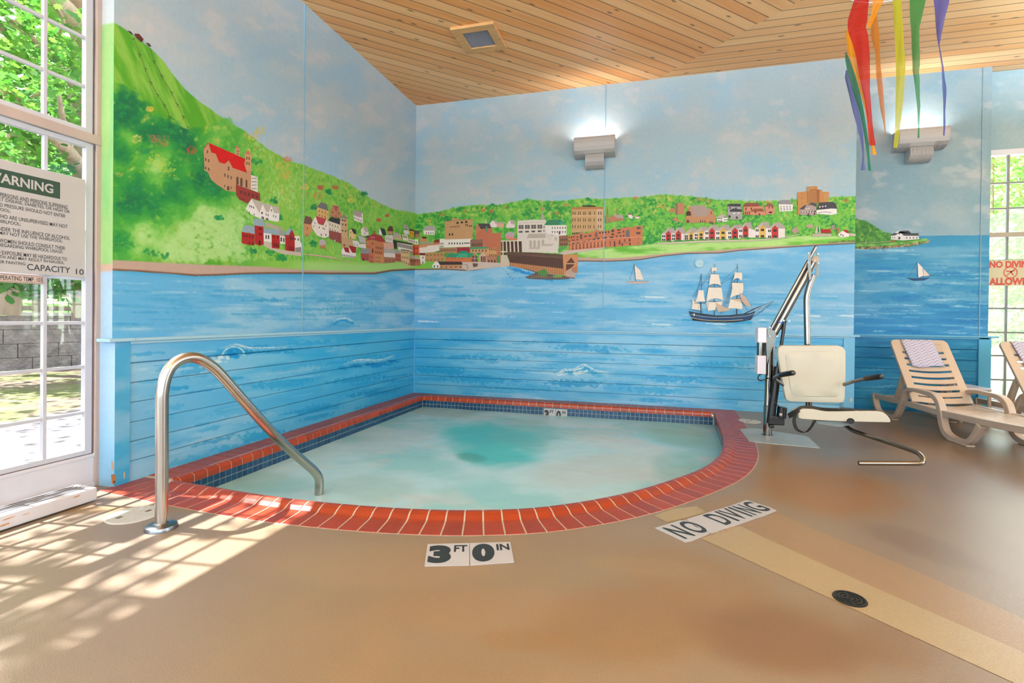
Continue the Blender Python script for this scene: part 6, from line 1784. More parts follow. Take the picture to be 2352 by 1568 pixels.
# seat
yb = -1.62
bp = [(1786, 812), (1787, 799), (1795, 793), (1860, 793), (1925, 793), (1937, 797), (1943, 806), (1943, 860), (1941, 915), (1938, 924), (1928, 925.5), (1860, 924), (1812, 922), (1805, 917), (1800, 895)]
P = [Y(x, y, yb) for x, y in bp]; n = len(P); mb = MB(); c_ = sum(P) / n
lay = [[p + (0, .05, 0) for p in P], [p + (0, .012, 0) for p in P], [c_ + (p - c_) * .985 for p in P], [c_ + (p - c_) * .95 + (0, -.004, 0) for p in P], [c_ + (p - c_) * .80 + (0, -.003, 0) for p in P], [c_ + (p - c_) * .775 + (0, -.010, 0) for p in P], [c_ + (p - c_) * .5 + (0, -.011, 0) for p in P]]
mb.v = [tuple(q) for l_ in lay for q in l_]; mb.f = [(j * n + i, j * n + (i + 1) % n, (j + 1) * n + (i + 1) % n, (j + 1) * n + i) for j in range(6) for i in range(n)] + [tuple(range(n)), tuple(6 * n + i for i in range(n))]; mb.m = [0] * len(mb.f)
mb.build('seat_back', M_seat, pl_, smooth=True)
yf, yr = -2.05, -1.76
sp_ = [(1834, 960), (1832, 950), (1836, 941.5), (1848, 938.5), (1868, 939.5), (1885, 943), (1905, 945.5), (1930, 945), (1970, 944), (2015, 944), (2030, 947), (2040, 955), (2046, 964), (2047, 969), (2042, 970), (1990, 969), (1930, 967.5), (1880, 965), (1842, 962)]
P = [Y(x, y, yf) for x, y in sp_]; n = len(P); mb = MB(); c_ = sum(P) / n
lay = [[c_ + (p - c_) * .99 + (0, .0, 0) for p in P], [p + (0, .015, 0) for p in P], [p + (0, yr - yf - .02, -.042) for p in P], [c_ + (p - c_) * .97 + (0, yr - yf, -.045) for p in P]]
mb.v = [tuple(q) for l_ in lay for q in l_]; mb.f = [(j * n + i, j * n + (i + 1) % n, (j + 1) * n + (i + 1) % n, (j + 1) * n + i) for j in range(3) for i in range(n)] + [tuple(range(n)), tuple(3 * n + i for i in range(n))]; mb.m = [0] * len(mb.f)
mb.build('seat', M_seat, pl_, smooth=True, bevel=.004)
for nm, pp, gp_ in (('arm_left', [(1803, 886, -1.6), (1777, 868, -1.66), (1790, 861, -1.78), (1797, 860, -1.86)], ((1793, 860.5, -1.84), (1824, 855.5, -2.02))), ('arm_right', [(1936, 884, -1.6), (1960, 875.5, -1.74), (1990, 869, -1.86)], ((1988, 868.5, -1.86), (2027, 864, -2.04)))):
    mb = MB(); mb.tube(roundpath([Y(*p) for p in pp], .03), .0155, 14); a_ = mb.build('armrest', M_alu, pl_, smooth=True)
    mb = MB(); g0, g1 = Y(*gp_[0]), Y(*gp_[1]); d_ = (g1 - g0); mb.tube([g0, g0 + d_ * .03, g0 + d_ * .9, g0 + d_ * .97, g1], [.021, .0235, .0235, .02, .011], 16); mb.build('grip', M_black, a_, smooth=True)
mb = MB(); e0 = Y(1954, 968, -2.06); mb.tube([e0, e0 + (0, .32, 0)], .029, 18, caps=False); mb.tube([e0 + (0, .01, 0), e0 + (0, .02, 0)], .0285, 18); mb.build('seat_crossbar', M_alu, pl_, smooth=True)
mb = MB(); mb.tube([e0 + (0, -.001, 0), e0 + (0, .005, 0)], .023, 18); mb.build('crossbar_plug', M_black, pl_)
mb = MB(); P = [Y(x, y, -1.98) for x, y in ((1872, 966), (1950, 967), (1948, 977), (1925, 980), (1880, 973))]
mb.add([tuple(p) for p in P] + [tuple(p + (0, .25, 0)) for p in P], [tuple(range(5)), tuple(range(5, 10))] + [(i, (i + 1) % 5, 5 + (i + 1) % 5, 5 + i) for i in range(5)]); mb.build('seat_bracket', M_brk, pl_)
fp = [Y(1942, 977, -1.9), Y(1956, 988, -1.97), Y(2112, 1040, -2.5), Y(2126, 1064, -2.6), Y(1972, 1063, -2.6)]
mb = MB(); mb.tube(roundpath(fp, .11, 10), .0175, 18); mb.build('footrest', M_steel, pl_, smooth=True)
mb = MB(); mb.tube([fp[-1] + (-.0005, 0, 0), fp[-1] + (.003, 0, 0)], .013, 12); mb.build('footrest_plug', M_black, pl_)
mb = MB()
ribbon(mb, spline([Y(1811, 955, -2.07), Y(1826, 947, -2.08), Y(1840, 938, -2.0), Y(1862, 936.5, -1.93), Y(1890, 941, -1.9), Y(1930, 943, -1.9)], 4), (0, .06, .03), .004)
ribbon(mb, spline([Y(1836, 940, -2.05), Y(1828, 950, -2.075), Y(1824, 966, -2.08), Y(1829, 984, -2.08), Y(1842, 992, -2.08), Y(1853, 991, -2.07), Y(1864, 979, -2.06), Y(1871, 966, -2.03)], 5), (.032, .03, 0), .004)
ribbon(mb, [Y(1955, 940, -1.95), Y(1990, 943, -1.93), Y(2005, 945, -1.9)], (0, .05, 0), .004)
mb.build('belt', M_belt, pl_)
mb = MB(); q = Y(1945, 940, -1.95); mb.box(q[0] - .05, q[0] + .05, q[1] - .03, q[1] + .03, q[2] - .012, q[2] + .012); mb.bar(q + (-.07, -.02, -.0), q + (-.03, -.02, .018), .03, .006); mb.build('buckle', M_black, pl_, bevel=.004)

# ------------------------------------------------------------------ lounge chairs
def band(mb, pts, hw, x0, x1, closed=False):
    P = spline([np.array(p, float) for p in pts], 6) if not closed else pts
    o_, i_ = [], []
    hws = hw if hasattr(hw, '__len__') else [hw] * len(pts); hh_ = np.interp(np.linspace(0, 1, len(P)), np.linspace(0, 1, len(hws)), hws)
    for k, p in enumerate(P):
        d = P[min(k + 1, len(P) - 1)] - P[max(k - 1, 0)]; d /= np.linalg.norm(d); nrm = np.array((-d[1], d[0]))
        o_.append(p + nrm * hh_[k]); i_.append(p - nrm * hh_[k])
    mb.strip(o_, i_, (x0, 0, 0), (0, -1, 0), (0, 0, 1), (1, 0, 0), x1 - x0)
def lounge():
    r = bpy.data.objects.new('lounge_chair', None); COL.objects.link(r); r['_x'] = r['_y'] = r['_z'] = 0.0
    for x0, x1 in ((0, .042), (.59, .632)):
        mb = MB()
        band(mb, [(-.49, .222), (-.2, .226), (.1, .232), (.5, .238), (.8, .238), (1.1, .25), (1.4, .262), (1.9, .292)], .030, x0, x1)
        mb.build('side_rail', M_beige, r, bevel=.005)
        mb = MB()
        band(mb, [(-.46, .24), (-.43, .13), (-.36, .05), (-.22, .022), (-.06, .024), (.04, .07), (.10, .15), (.15, .24), (.19, .33), (.245, .385), (.36, .408), (.55, .408), (.70, .398), (.79, .345), (.83, .25), (.855, .15), (.91, .06), (1.02, .025), (1.14, .025), (1.24, .05), (1.32, .13), (1.385, .23)], [.022, .02, .02, .02, .02, .022, .024, .026, .026, .022, .02, .022, .026, .03, .034, .034, .03, .026, .024, .022, .024, .03], x0 - .012, x1 + .01)
        mb.box(x0 - .016, x1 + .014, -1.25, -.97, 0, .018); mb.box(x0 - .016, x1 + .014, .0, .22, 0, .016)
        mb.build('leg_and_arm', M_beige, r, bevel=.006)
    mb = MB()
    for k in range(29):
        s0 = .34 + k * .0545; n = 9; z_ = .262 + (.02 if k > 20 else 0) * (k - 20) / 9 + k * .0004
        vs = []
        for i in range(n):
            u = i / (n - 1); x = .04 + .552 * u; dz = -.022 * math.sin(math.pi * u); cv_ = .03 * math.sin(math.pi * u)
            vs += [(x, -(s0 + cv_), z_ + dz), (x, -(s0 + .031 + cv_), z_ + dz), (x, -(s0 + .031 + cv_), z_ + dz - .014), (x, -(s0 + cv_), z_ + dz - .014)]
        mb.add(vs, [(4 * i + a, 4 * i + (a + 1) % 4, 4 * i + 4 + (a + 1) % 4, 4 * i + 4 + a) for i in range(n - 1) for a in range(4)] + [(0, 1, 2, 3), tuple(4 * (n - 1) + a for a in range(4))])
    mb.box(.29, .34, -1.9, -.34, .214, .236); mb.build('seat', M_beige, r, bevel=.003)
    O = np.array((0, -.325, .275)); V = np.array((0, .47, .665)); Lb = np.linalg.norm(V); V = V / Lb; U = np.array((1, 0, 0)); Nn = np.cross(U, V)
    mb = MB(); t = -.03
    for x0, x1 in ((.022, .105), (.527, .61)): mb.prism([(x0, 0), (x1, 0), (x1, Lb - .05), (x0, Lb - .05)], O, U, V, Nn, t)
    R = .055; tp = [(.022, Lb - .06), (.61, Lb - .06)] + [(.61 - R + R * math.cos(a), Lb - R + R * math.sin(a)) for a in np.linspace(0, math.pi / 2, 6)] + [(.022 + R - R * math.sin(a), Lb - R + R * math.cos(a)) for a in np.linspace(0, math.pi / 2, 6)]
    mb.prism(tp, O, U, V, Nn, t)
    for k in range(9):
        v0 = .0 + k * .0815; h_ = .055 if k else .065; n = 7; vs = []
        if k == 8: h_ = Lb - .06 - v0
        for i in range(n):
            u = i / (n - 1); x = .10 + .432 * u; d_ = -.012 * math.sin(math.pi * u); dv = -.010 * math.sin(math.pi * u) * (k < 6)
            for vv, nn in ((v0 + dv, d_), (v0 + h_ + dv, d_), (v0 + h_ + dv, d_ - .016), (v0 + dv, d_ - .016)): vs.append(O + U * x + V * vv + Nn * nn)
        mb.add(vs, [(4 * i + a, 4 * i + (a + 1) % 4, 4 * i + 4 + (a + 1) % 4, 4 * i + 4 + a) for i in range(n - 1) for a in range(4)] + [(0, 1, 2, 3), tuple(4 * (n - 1) + a for a in range(4))])
    mb.build('backrest', M_beige, r, bevel=.004)
    for x0 in (.055, .545):
        mb = MB(); P0 = O + U * x0 + V * (.36) - Nn * .03; P1 = np.array((x0, .03, .235)); mb.bar(P0, P1, .03, .05, up=(1, 0, 0)); mb.bar(P0 + (0, .05, -.02), P1 + (0, .06, 0), .02, .012, up=(1, 0, 0))
        for q in (.25, .5, .75): m_ = P0 + (P1 - P0) * q; mb.bar(m_, m_ + (0, .05, 0), .02, .01, up=(1, 0, 0))
        mb.build('backrest_prop', M_beige, r)
    for q in ((.40, .45, .2, .235), (-.34, -.30, .2, .235), (-1.88, -1.84, .26, .29)): mb = MB(); mb.box(.04, .59, *q); mb.build('crossbar', M_beige, r, bevel=.004)
    return r, (O, U, V, Nn, Lb)
chair, (bO, bU, bV, bN, bL) = lounge()
chair2 = copy_tree(chair)
th = math.asin(.075)
def setpose(o, p, rz):
    o.location = Vector((p[0], p[1], 0)) * S; o.rotation_euler = (0, 0, rz)
setpose(chair, (6.187, -.091), th); tag(chair, 'beige slatted resin lounge chair fully in view beside the pool lift', 'lounge chair', 'beige resin lounge chairs')
setpose(chair2, (7.235, -.12), th); tag(chair2, 'beige slatted resin lounge chair cut by the right edge, in front of the window', 'lounge chair', 'beige resin lounge chairs')
# towels over the chair backs
M_towel = mat('towel', 'CFCBE2', .85, bump=.5, bscale=220)
nt, N, L = nodes(M_towel); p = nt.nodes['Principled BSDF']; tc = N('ShaderNodeTexCoord'); sx = N('ShaderNodeSeparateXYZ'); L(tc.outputs['Object'], sx.inputs[0])
w1_ = N('ShaderNodeMath', operation='MULTIPLY'); w1_.inputs[1].default_value = 2 * math.pi / (.08 * S); L(sx.outputs['X'], w1_.inputs[0])
sn = N('ShaderNodeMath', operation='SINE'); L(w1_.outputs[0], sn.inputs[0])
ab = N('ShaderNodeMath', operation='MULTIPLY_ADD'); ab.inputs[1].default_value = .012 * S; L(sn.outputs[0], ab.inputs[0]); L(sx.outputs['Z'], ab.inputs[2])
dd = N('ShaderNodeMath', operation='MULTIPLY'); dd.inputs[1].default_value = 1 / (.030 * S); L(ab.outputs[0], dd.inputs[0])
fr = N('ShaderNodeMath', operation='FRACT'); L(dd.outputs[0], fr.inputs[0]); pp_ = N('ShaderNodeMath', operation='PINGPONG'); pp_.inputs[1].default_value = .5; L(fr.outputs[0], pp_.inputs[0])
mr = N('ShaderNodeMapRange'); mr.inputs[1].default_value = .06; mr.inputs[2].default_value = .12; L(pp_.outputs[0], mr.inputs[0])
mx = N('ShaderNodeMix', data_type='RGBA'); mx.inputs[6].default_value = (*lin('767084'), 1); mx.inputs[7].default_value = (*lin('C0BED2'), 1); L(mr.outputs[0], mx.inputs[0]); L(mx.outputs[2], p.inputs['Base Color'])
def towel(ch, org, u0, u1, label, skew=.05):
    R = np.array(((math.cos(th), -math.sin(th), 0), (math.sin(th), math.cos(th), 0), (0, 0, 1))); o0 = np.array((org[0], org[1], 0))
    path = [(v, .007) for v in np.linspace(bL - .37, bL - .012, 10)] + [(bL + .006, -.004), (bL + .006, -.028)] + [(v, -.042) for v in np.linspace(bL - .015, bL - .22, 5)]
    m0 = o0 + R @ (bO + bU * u0 + bV * bL); o_ = thing('towel', m0, label, 'towel', 'wavy striped towels')
    mb = MB(); nx = 12; vs = []
    for j, (v, n_) in enumerate(path):
        for i in range(nx + 1):
            u = u0 + (u1 - u0) * i / nx + skew * (bL - v) * (1 if j < 11 else 0)
            vs.append(o0 + R @ (bO + bU * u + bV * (v - (.012 * math.sin(i * .5) if j == 0 else 0)) + bN * (n_ + .003 * math.sin(i * 1.3 + j * .4) + (.004 if n_ > 0 else -.004))))
    W_ = nx + 1; mb.add(vs, [(j * W_ + i, j * W_ + i + 1, (j + 1) * W_ + i + 1, (j + 1) * W_ + i) for j in range(len(path) - 1) for i in range(nx)])
    c = mb.build('cloth', M_towel, o_, smooth='all'); md = c.modifiers.new('thick', 'SOLIDIFY'); md.thickness = .006 * S; md.offset = 0
towel(chair, (6.187, -.091), .13, .455, 'white towel with grey wavy stripes over the fully visible lounge chair')
towel(chair2, (7.235, -.12), .13, .455, 'white wavy-striped towel over the lounge chair at the right edge')
# side table between them
st = thing('side_table', (7.02, .2, 0), 'small white plastic side table between the two beige lounge chairs', 'table')
zt = .40; mb = MB(); mb.prism(rrect(6.87, .0, 7.2, .46, .05), (0, 0, zt - .02), (1, 0, 0), (0, 1, 0), (0, 0, 1), .02); mb.build('tabletop', mat('pale_resin', 'CFC8CC', .3), st, bevel=.004)
for x in (6.90, 7.17):
    for y in (.03, .43): mb = MB(); mb.tube([(x, y, 0), (x, y, zt - .018)], [.02, .016], 10); mb.build('leg', M_beige, st)

# ------------------------------------------------------------------ wall lights
def sconce(cx, yw, label, en):
    o_ = thing('wall_sconce', (cx, yw, 3.3), label, 'wall light', 'ribbed wall uplights')
    def ext(mb, prof, x0, x1):
        n = len(prof); mb.add([(x, yw - d, z) for x in (x0, x1) for d, z in prof], [tuple(range(n)), tuple(range(n, 2 * n))] + [(i, (i + 1) % n, n + (i + 1) % n, n + i) for i in range(n)])
    up_ = [(.185, 3.575), (.205, 3.54), (.21, 3.49), (.205, 3.44), (.185, 3.395), (.15, 3.36), (.10, 3.34), (.05, 3.33), (0.002, 3.33)]
    inn = [(.002, 3.345), (.05, 3.345), (.10, 3.355), (.14, 3.375), (.172, 3.41), (.19, 3.45), (.195, 3.49), (.19, 3.53), (.175, 3.565)]
    mb = MB(); ext(mb, up_ + inn, cx - .265, cx + .265)
    b = mb.build('shade', M_sconce, o_)
    for sx in (-1, 1):
        mb = MB(); ext(mb, up_ + [(0.002, 3.575)], cx + sx * .262, cx + sx * .270); mb.build('end_plate', M_sconce, o_)
    mb = MB(); lo_ = [(.135, 3.352), (.142, 3.30), (.135, 3.25), (.11, 3.21), (.07, 3.185), (.03, 3.178), (.002, 3.178), (.002, 3.352)]; ext(mb, lo_, cx - .125, cx + .125); lw_ = mb.build('lower_shade', M_sconce, o_, bevel=.003)
    mb = MB()
    for k in range(16):
        x = cx - .118 + k * .0157; ribbon(mb, [(x, yw - d - .003, z - .002) for d, z in lo_[:6]], (.006, 0, 0), .006)
    for sx in (-1, 1):
        for k in range(7):
            x = cx + sx * (.14 + k * .0195); ribbon(mb, [(x, yw - d - .002, z - .004) for d, z in up_[4:8]], (.007, 0, 0), .006)
    mb.build('ribs', M_sconce, o_)
    mb = MB(); mb.tube([(cx - .2, yw - .1, 3.40), (cx + .2, yw - .1, 3.40)], .018, 12)
    e = bpy.data.materials.get('lamp_tube') or bpy.data.materials.new('lamp_tube'); e.use_nodes = True; e.node_tree.nodes['Principled BSDF'].inputs['Emission Color'].default_value = (.85, .93, 1, 1); e.node_tree.nodes['Principled BSDF'].inputs['Emission Strength'].default_value = 6
    mb.build('lamp_tube', e, o_, smooth=True)
    lamp('sconce_light', 'AREA', (cx, yw - .14, 3.46), en, (.92, .95, 1.0), .30, .06, (0, 0, 1))
sconce(2.69, -.002, 'putty-coloured ribbed wall light over the painted harbour, glowing upwards', 6)
sconce(6.70, YR - .002, 'putty-coloured ribbed wall light behind the hanging rainbow streamers', 8)

# ------------------------------------------------------------------ ceiling vent, wall cover
vt = thing('ceiling_vent', (1.53, -1.51, HC), 'square wooden-framed metal vent grille in the plank ceiling', 'vent')
M_vw = mat('pine_frame', 'D29A5E', .45, var=.15, vscale=6, stretch=(1, 6, 1))
x0, x1, y0, y1 = 1.275, 1.775, -1.775, -1.245
for a in ((x0, x1, y0, y0 + .105), (x0, x1, y1 - .105, y1), (x0, x0 + .1, y0 + .1, y1 - .1), (x1 - .1, x1, y0 + .1, y1 - .1)):
    mb = MB(); mb.box(*a, HC - .03, HC + .005); mb.build('frame_board', M_vw, vt, bevel=.005)
mb = MB(); mb.box(x0 + .08, x1 - .08, y0 + .08, y1 - .08, HC - .004, HC + .005); mb.build('backing', mat('vent_dark', '5C5A5C', .7), vt)
mb = MB()
for k in range(21): x = x0 + .1 + k * (.3 / 20); mb.box(x - .0015, x + .0015, y0 + .1, y1 - .1, HC - .016, HC - .006)
for k in range(22): y = y0 + .1 + k * (.33 / 21); mb.box(x0 + .1, x1 - .1, y - .0015, y + .0015, HC - .016, HC - .006)
mb.build('grille', mat('grille_white', '9C9AA2', .5), vt)
q = on(1, -.004, 1606, 605); wc = thing('wall_cover', q, 'small round pale blue cover plate on the painted water above the ship', 'cover plate')
mb = MB(); mb.lathe([(.056, 0), (.056, -.006), (.050, -.012), (.0001, -.013)], q, 32, axis='y'); mb.build('plate', mat('cover_blue', '9CC0CC', .4), wc, smooth=True)
mb = MB(); mb.lathe([(.004, -.0125), (.004, -.015)], q + (.018, 0, -.008), 8, axis='y'); mb.build('screw', M_ink, wc)

# ------------------------------------------------------------------ hanging rainbow windsock
ws = thing('rainbow_windsock', (5.6, -1.5, 4.2), 'hanging rainbow windsock with red, orange, yellow, green and purple fabric streamers', 'windsock')
ST = [('red_streamer', 'CC0A0A', -1.62, '-100:325-470 0:320-455 100:288-445 180:264-440 250:262-425 300:272-445 400:310-455 500:335-462 600:352-462 700:370-464 800:392-462 900:415-470 1000:428-478 1100:440-486 1220:448-500 1330:455-518'),
      ('yellow_streamer', 'FFB010', -1.56, '270:250-275 330:248-300 400:256-322 500:272-342 600:304-352 700:338-374 800:366-396 900:394-424 1000:420-446 1100:440-462 1200:458-476 1300:474-496 1400:486-528'),
      ('green_streamer', '1C8460', -1.50, '480:240-254 540:240-284 620:254-316 700:276-346 780:296-364 860:322-380 1000:368-408 1150:400-430 1300:424-454 1420:440-460 1540:448-478'),
      ('purple_streamer', '6870B4', -1.44, '630:246-256 700:236-280 780:256-306 850:274-330 1000:308-366 1150:350-396 1280:380-408 1380:396-410 1460:392-412 1540:380-428'),
      ('orange_streamer', 'FFA40C', -1.70, '-100:500-640 0:488-592 60:484-556 120:476-524 200:448-492 262:436-460'),
      ('orange_streamer', 'DC8428', -1.30, '120:492-524 200:478-534 300:466-546 400:492-550 480:514-552 600:516-560 700:520-572 800:532-582 900:545-590 1000:560-596 1120:586-602 1240:602-610'),
      ('yellow_streamer', 'CCC81C', -1.66, '-100:655-735 0:664-744 100:672-752 200:680-757 300:684-764 400:688-770 500:694-778 580:697-784 700:698-776 800:695-772 900:693-764 1000:692-752 1100:690-740 1200:686-728 1340:674-712'),
      ('green_streamer', '0A8A3C', -1.50, '-100:815-985 0:820-966 100:822-944 200:825-920 260:832-908 340:836-908 420:838-910 500:842-912 580:846-914 640:846-904 700:858-910 800:870-912 880:878-912 950:886-916 1040:892-912 1080:892-910 1160:896-908 1250:888-910'),
      ('blue_streamer', '444CA4', -1.35, '-100:1024-1200 0:1035-1180 80:1045-1160 150:1050-1140 240:1056-1122 330:1066-1104 410:1080-1090 500:1094-1108 600:1108-1126 700:1112-1136 780:1115-1150 840:1118-1152 900:1122-1148 1010:1124-1140 1100:1124-1144 1160:1124-1140 1225:1120-1136')]
for k, (nm, colr, y_, rows) in enumerate(ST):
    mb = MB(); R = []
    for r in rows.split():
        a, b = r.split(':'); l, rr = b.split('-'); R.append((float(a), float(l), float(rr)))
    R = np.array(R); ys = np.arange(R[0, 0], R[-1, 0], 22); nx = 6; vs = []
    for j, yy in enumerate(ys):
        l, rr = np.interp(yy, R[:, 0], R[:, 1]), np.interp(yy, R[:, 0], R[:, 2])
        for i in range(nx + 1):
            u = i / nx; wob = .03 * math.sin(u * 4.2 + k + yy * .004) * min((rr - l) / 80, 1)
            vs.append(on(1, y_ + wob, 1880 + (l + (rr - l) * u) / 3.919, yy / 3.919))
    W_ = nx + 1; mb.add(vs, [(j * W_ + i, j * W_ + i + 1, (j + 1) * W_ + i + 1, (j + 1) * W_ + i) for j in range(len(ys) - 1) for i in range(nx)])
    mb.build(nm, cloth('nylon_' + colr, colr, (.1 if k < 4 else .16)), ws, smooth='all', fix=False)
mb = MB(); hp_ = [(5.62 + .42 * math.cos(a), -1.5 + .25 * math.sin(a), 4.255) for a in np.linspace(0, 2 * math.pi, 33)]; mb.tube(hp_, .006, 8); mb.tube([(5.62, -1.5, 4.32), (5.2, -1.5, 4.255)], .002, 6); mb.tube([(5.62, -1.5, 4.32), (6.04, -1.5, 4.255)], .002, 6)
mb.build('hoop', M_whitepl, ws)
# ------------------------------------------------------------------ outdoors
def at(px, py, dist): return CAM + ray(px, py) / np.linalg.norm(ray(px, py)) * dist
xs = np.arange(-40, -.14, .12); ys = np.arange(-24, 30, .16)
X, Y_ = np.meshgrid(xs, ys); P = np.stack([X, Y_, X * 0 - .03], -1); fx, fy = projv(P)
n2 = fbm(X * 1.1, Y_ * 1.1, 2, 5); n3 = fbm(X * 4, Y_ * 4, 3, 4)
fc = np.ones(X.shape + (3,)) * hx('787276'); mixf(sst(n3, .4, .7) * .5, '8E898C')
dw = -(X + .14)
m_ = sst(dw + (n2 - .5) * .8, 3.0, 3.3); mixf(m_, '6E6054'); mixf(m_ * sst(n2, .48, .66) * .6, '5E6E3A'); mixf(m_ * sst(n3, .6, .75) * .4, 'A09080')
def gridobj(name, X, mat_, **kw):
    mb = MB(); na = X.shape[1]; mb.v = [tuple(p) for p in P.reshape(-1, 3).tolist()]; mb.c = [tuple(c) for c in lin(np.clip(fc, 0, 1)).reshape(-1, 3).tolist()]
    jj, ii = np.mgrid[0:X.shape[0] - 1, 0:na - 1]; b = (jj * na + ii).ravel(); mb.f = [tuple(f) for f in np.stack([b, b + 1, b + 1 + na, b + na], -1).tolist()]; mb.m = [0] * len(mb.f)
    return mb.build(name, mat_, fix=False, **kw)
M_ground = painted('outdoor_ground', rough=.9, var=.2, vscale=14, bump=.8, bscale=30, spec=.1, bdist=.03)
gridobj('ground_yard', X, M_ground, kind='structure')
# block retaining wall with a lawn behind
WP = np.array((-8.95, -.2)); WD = np.array((.24, .97)); WD /= np.linalg.norm(WD); WN = np.array((-WD[1], WD[0]))   # WN points away from the window
rw = thing('retaining_wall', (*WP, 0), 'grey concrete block retaining wall outside the left window', 'wall')
mb = MB(); bw, bh = .64, .285
for r in range(4):
    for k in range(-16, 22):
        s0 = k * bw + (r % 2) * bw / 2 + .1 * r; a = WP + WD * s0; b = WP + WD * (s0 + bw - .012); j = rnd.uniform(-.012, .012)
        z0, z1 = r * bh - .05, (r + 1) * bh - .058
        v = [(*(q + WN * t), z) for q in (a, b) for t in (j, .35) for z in (z0, z1)]
        mb.add(v, [(0, 1, 3, 2), (4, 6, 7, 5), (0, 4, 5, 1), (2, 3, 7, 6), (0, 2, 6, 4), (1, 5, 7, 3)])
M_block = mat('split_block', '857C7C', .9, var=.35, vscale=7, bump=1.0, bscale=18)
for n_ in M_block.node_tree.nodes:
    if n_.type == 'BUMP': n_.inputs['Distance'].default_value = .04
mb.build('block_courses', M_block, rw)
mb = MB()
for k in range(-14, 20):
    a = WP + WD * k * .75; b = WP + WD * (k * .75 + .74); v = [(*(q + WN * t), z) for q in (a, b) for t in (-.03, .4) for z in (1.085, 1.15)]
    mb.add(v, [(0, 1, 3, 2), (4, 6, 7, 5), (0, 4, 5, 1), (2, 3, 7, 6), (0, 2, 6, 4), (1, 5, 7, 3)])
mb.build('cap_stones', mat('cap_stone', 'AAA4A8', .85, var=.25, vscale=8, bump=.5), rw)
mb = MB(); q = [WP + WN * .3 - WD * 12, WP + WN * .3 + WD * 16, WP + WN * 30 + WD * 30, WP + WN * 30 - WD * 26]
mb.add([(*p, 1.06) for p in q[:2]] + [(*p, 2.6) for p in q[2:]], [(0, 1, 2, 3)]); mb.build('ground_lawn', mat('lawn', '9CC86A', .95, var=.2, vscale=2, bump=.3), kind='structure')
wf = thing('wire_fence', (*(WP + WN * .15), 1.15), 'wire mesh fence with wooden posts standing on the block retaining wall', 'fence')
M_wood = mat('weathered_post', '7A6A60', .9, var=.2, vscale=12)
for k in (-7, -4, -1.35, .75, 2.7, 5.5, 8.5):
    a = WP + WN * .15 + WD * k; mb = MB(); mb.box(a[0] - .06, a[0] + .06, a[1] - .06, a[1] + .06, 1.1, 1.85); mb.build('post', M_wood, wf)
mb = MB(); a0 = WP + WN * .1 - WD * 8; a1 = WP + WN * .1 + WD * 10
for z in (1.2, 1.4, 1.6, 1.8): mb.bar((*a0, z), (*a1, z), .012, .012)
for k in range(73): a = a0 + (a1 - a0) * k / 72; mb.bar((*a, 1.15), (*a, 1.85), .009, .009)
mb.build('wire_mesh', mat('dark_wire', '3A4440', .6, .3), wf)
mb = MB(); a0_ = WP + WN * .12 - WD * 8; a1_ = WP + WN * .12 + WD * 10; mb.bar((*a0_, 1.24), (*a1_, 1.24), .05, .09); mb.build('rail', M_wood, wf)

LEAF = [(0, 0), (.25, .12), (.5, .05), (.42, .3), (.7, .38), (.45, .55), (.5, .8), (.2, .7), (0, 1.0), (-.2, .7), (-.5, .8), (-.45, .55), (-.7, .38), (-.42, .3), (-.5, .05), (-.25, .12)]
LEAF2 = [(0, 0), (.28, .25), (.3, .6), (0, 1), (-.3, .6), (-.28, .25)]
def foliage(pts, size, shape, seed, flat=.6):
    r = np.random.RandomState(seed); n = len(pts); sh = np.array(shape); k = len(sh)
    a = r.rand(n) * 6.283; nz = r.randn(n, 3); nz[:, 2] = np.abs(nz[:, 2]) + flat; nz /= np.linalg.norm(nz, axis=1)[:, None]
    t = np.stack([np.cos(a), np.sin(a), a * 0], 1); t -= nz * (t * nz).sum(1)[:, None]; t /= np.linalg.norm(t, axis=1)[:, None]; b = np.cross(nz, t)
    sz = size * (.65 + .7 * r.rand(n))
    v = pts[:, None] + (t[:, None] * sh[None, :, :1] + b[:, None] * (sh[None, :, 1:] - .5)) * sz[:, None, None]
    return v.reshape(-1, 3), k
def blobpts(cl, seed):
    r = np.random.RandomState(seed); out = []
    for c, R, n in cl:
        q = r.randn(n, 3); q /= np.linalg.norm(q, axis=1)[:, None]; q *= (r.rand(n) ** .45)[:, None]
        out.append(np.array(c) + q * np.array(R))
    return np.concatenate(out)
def leafobj(name, pts, size, shape, m, parent, seed):
    v, k = foliage(pts, size, shape, seed); mb = MB(); mb.v = [tuple(p) for p in v.tolist()]; n = len(v) // k
    mb.f = [tuple(range(i * k, i * k + k)) for i in range(n)]; mb.m = [0] * n
    return mb.build(name, m, parent, fix=False)
def tree(label, base, limbs, clusters, size, shape, m, seed, group='trees outside the windows', cat='tree', name='tree'):
    t = thing(name, base, label, cat, group)
    mb = MB()
    for pts, r0, r1 in limbs: mb.tube(spline(pts, 5), [r0, r1], 12)
    if limbs: mb.build('trunk', M_bark, t, smooth=True, fix=False)
    leafobj('foliage', blobpts(clusters, seed), size, shape, m, t, seed)
    return t
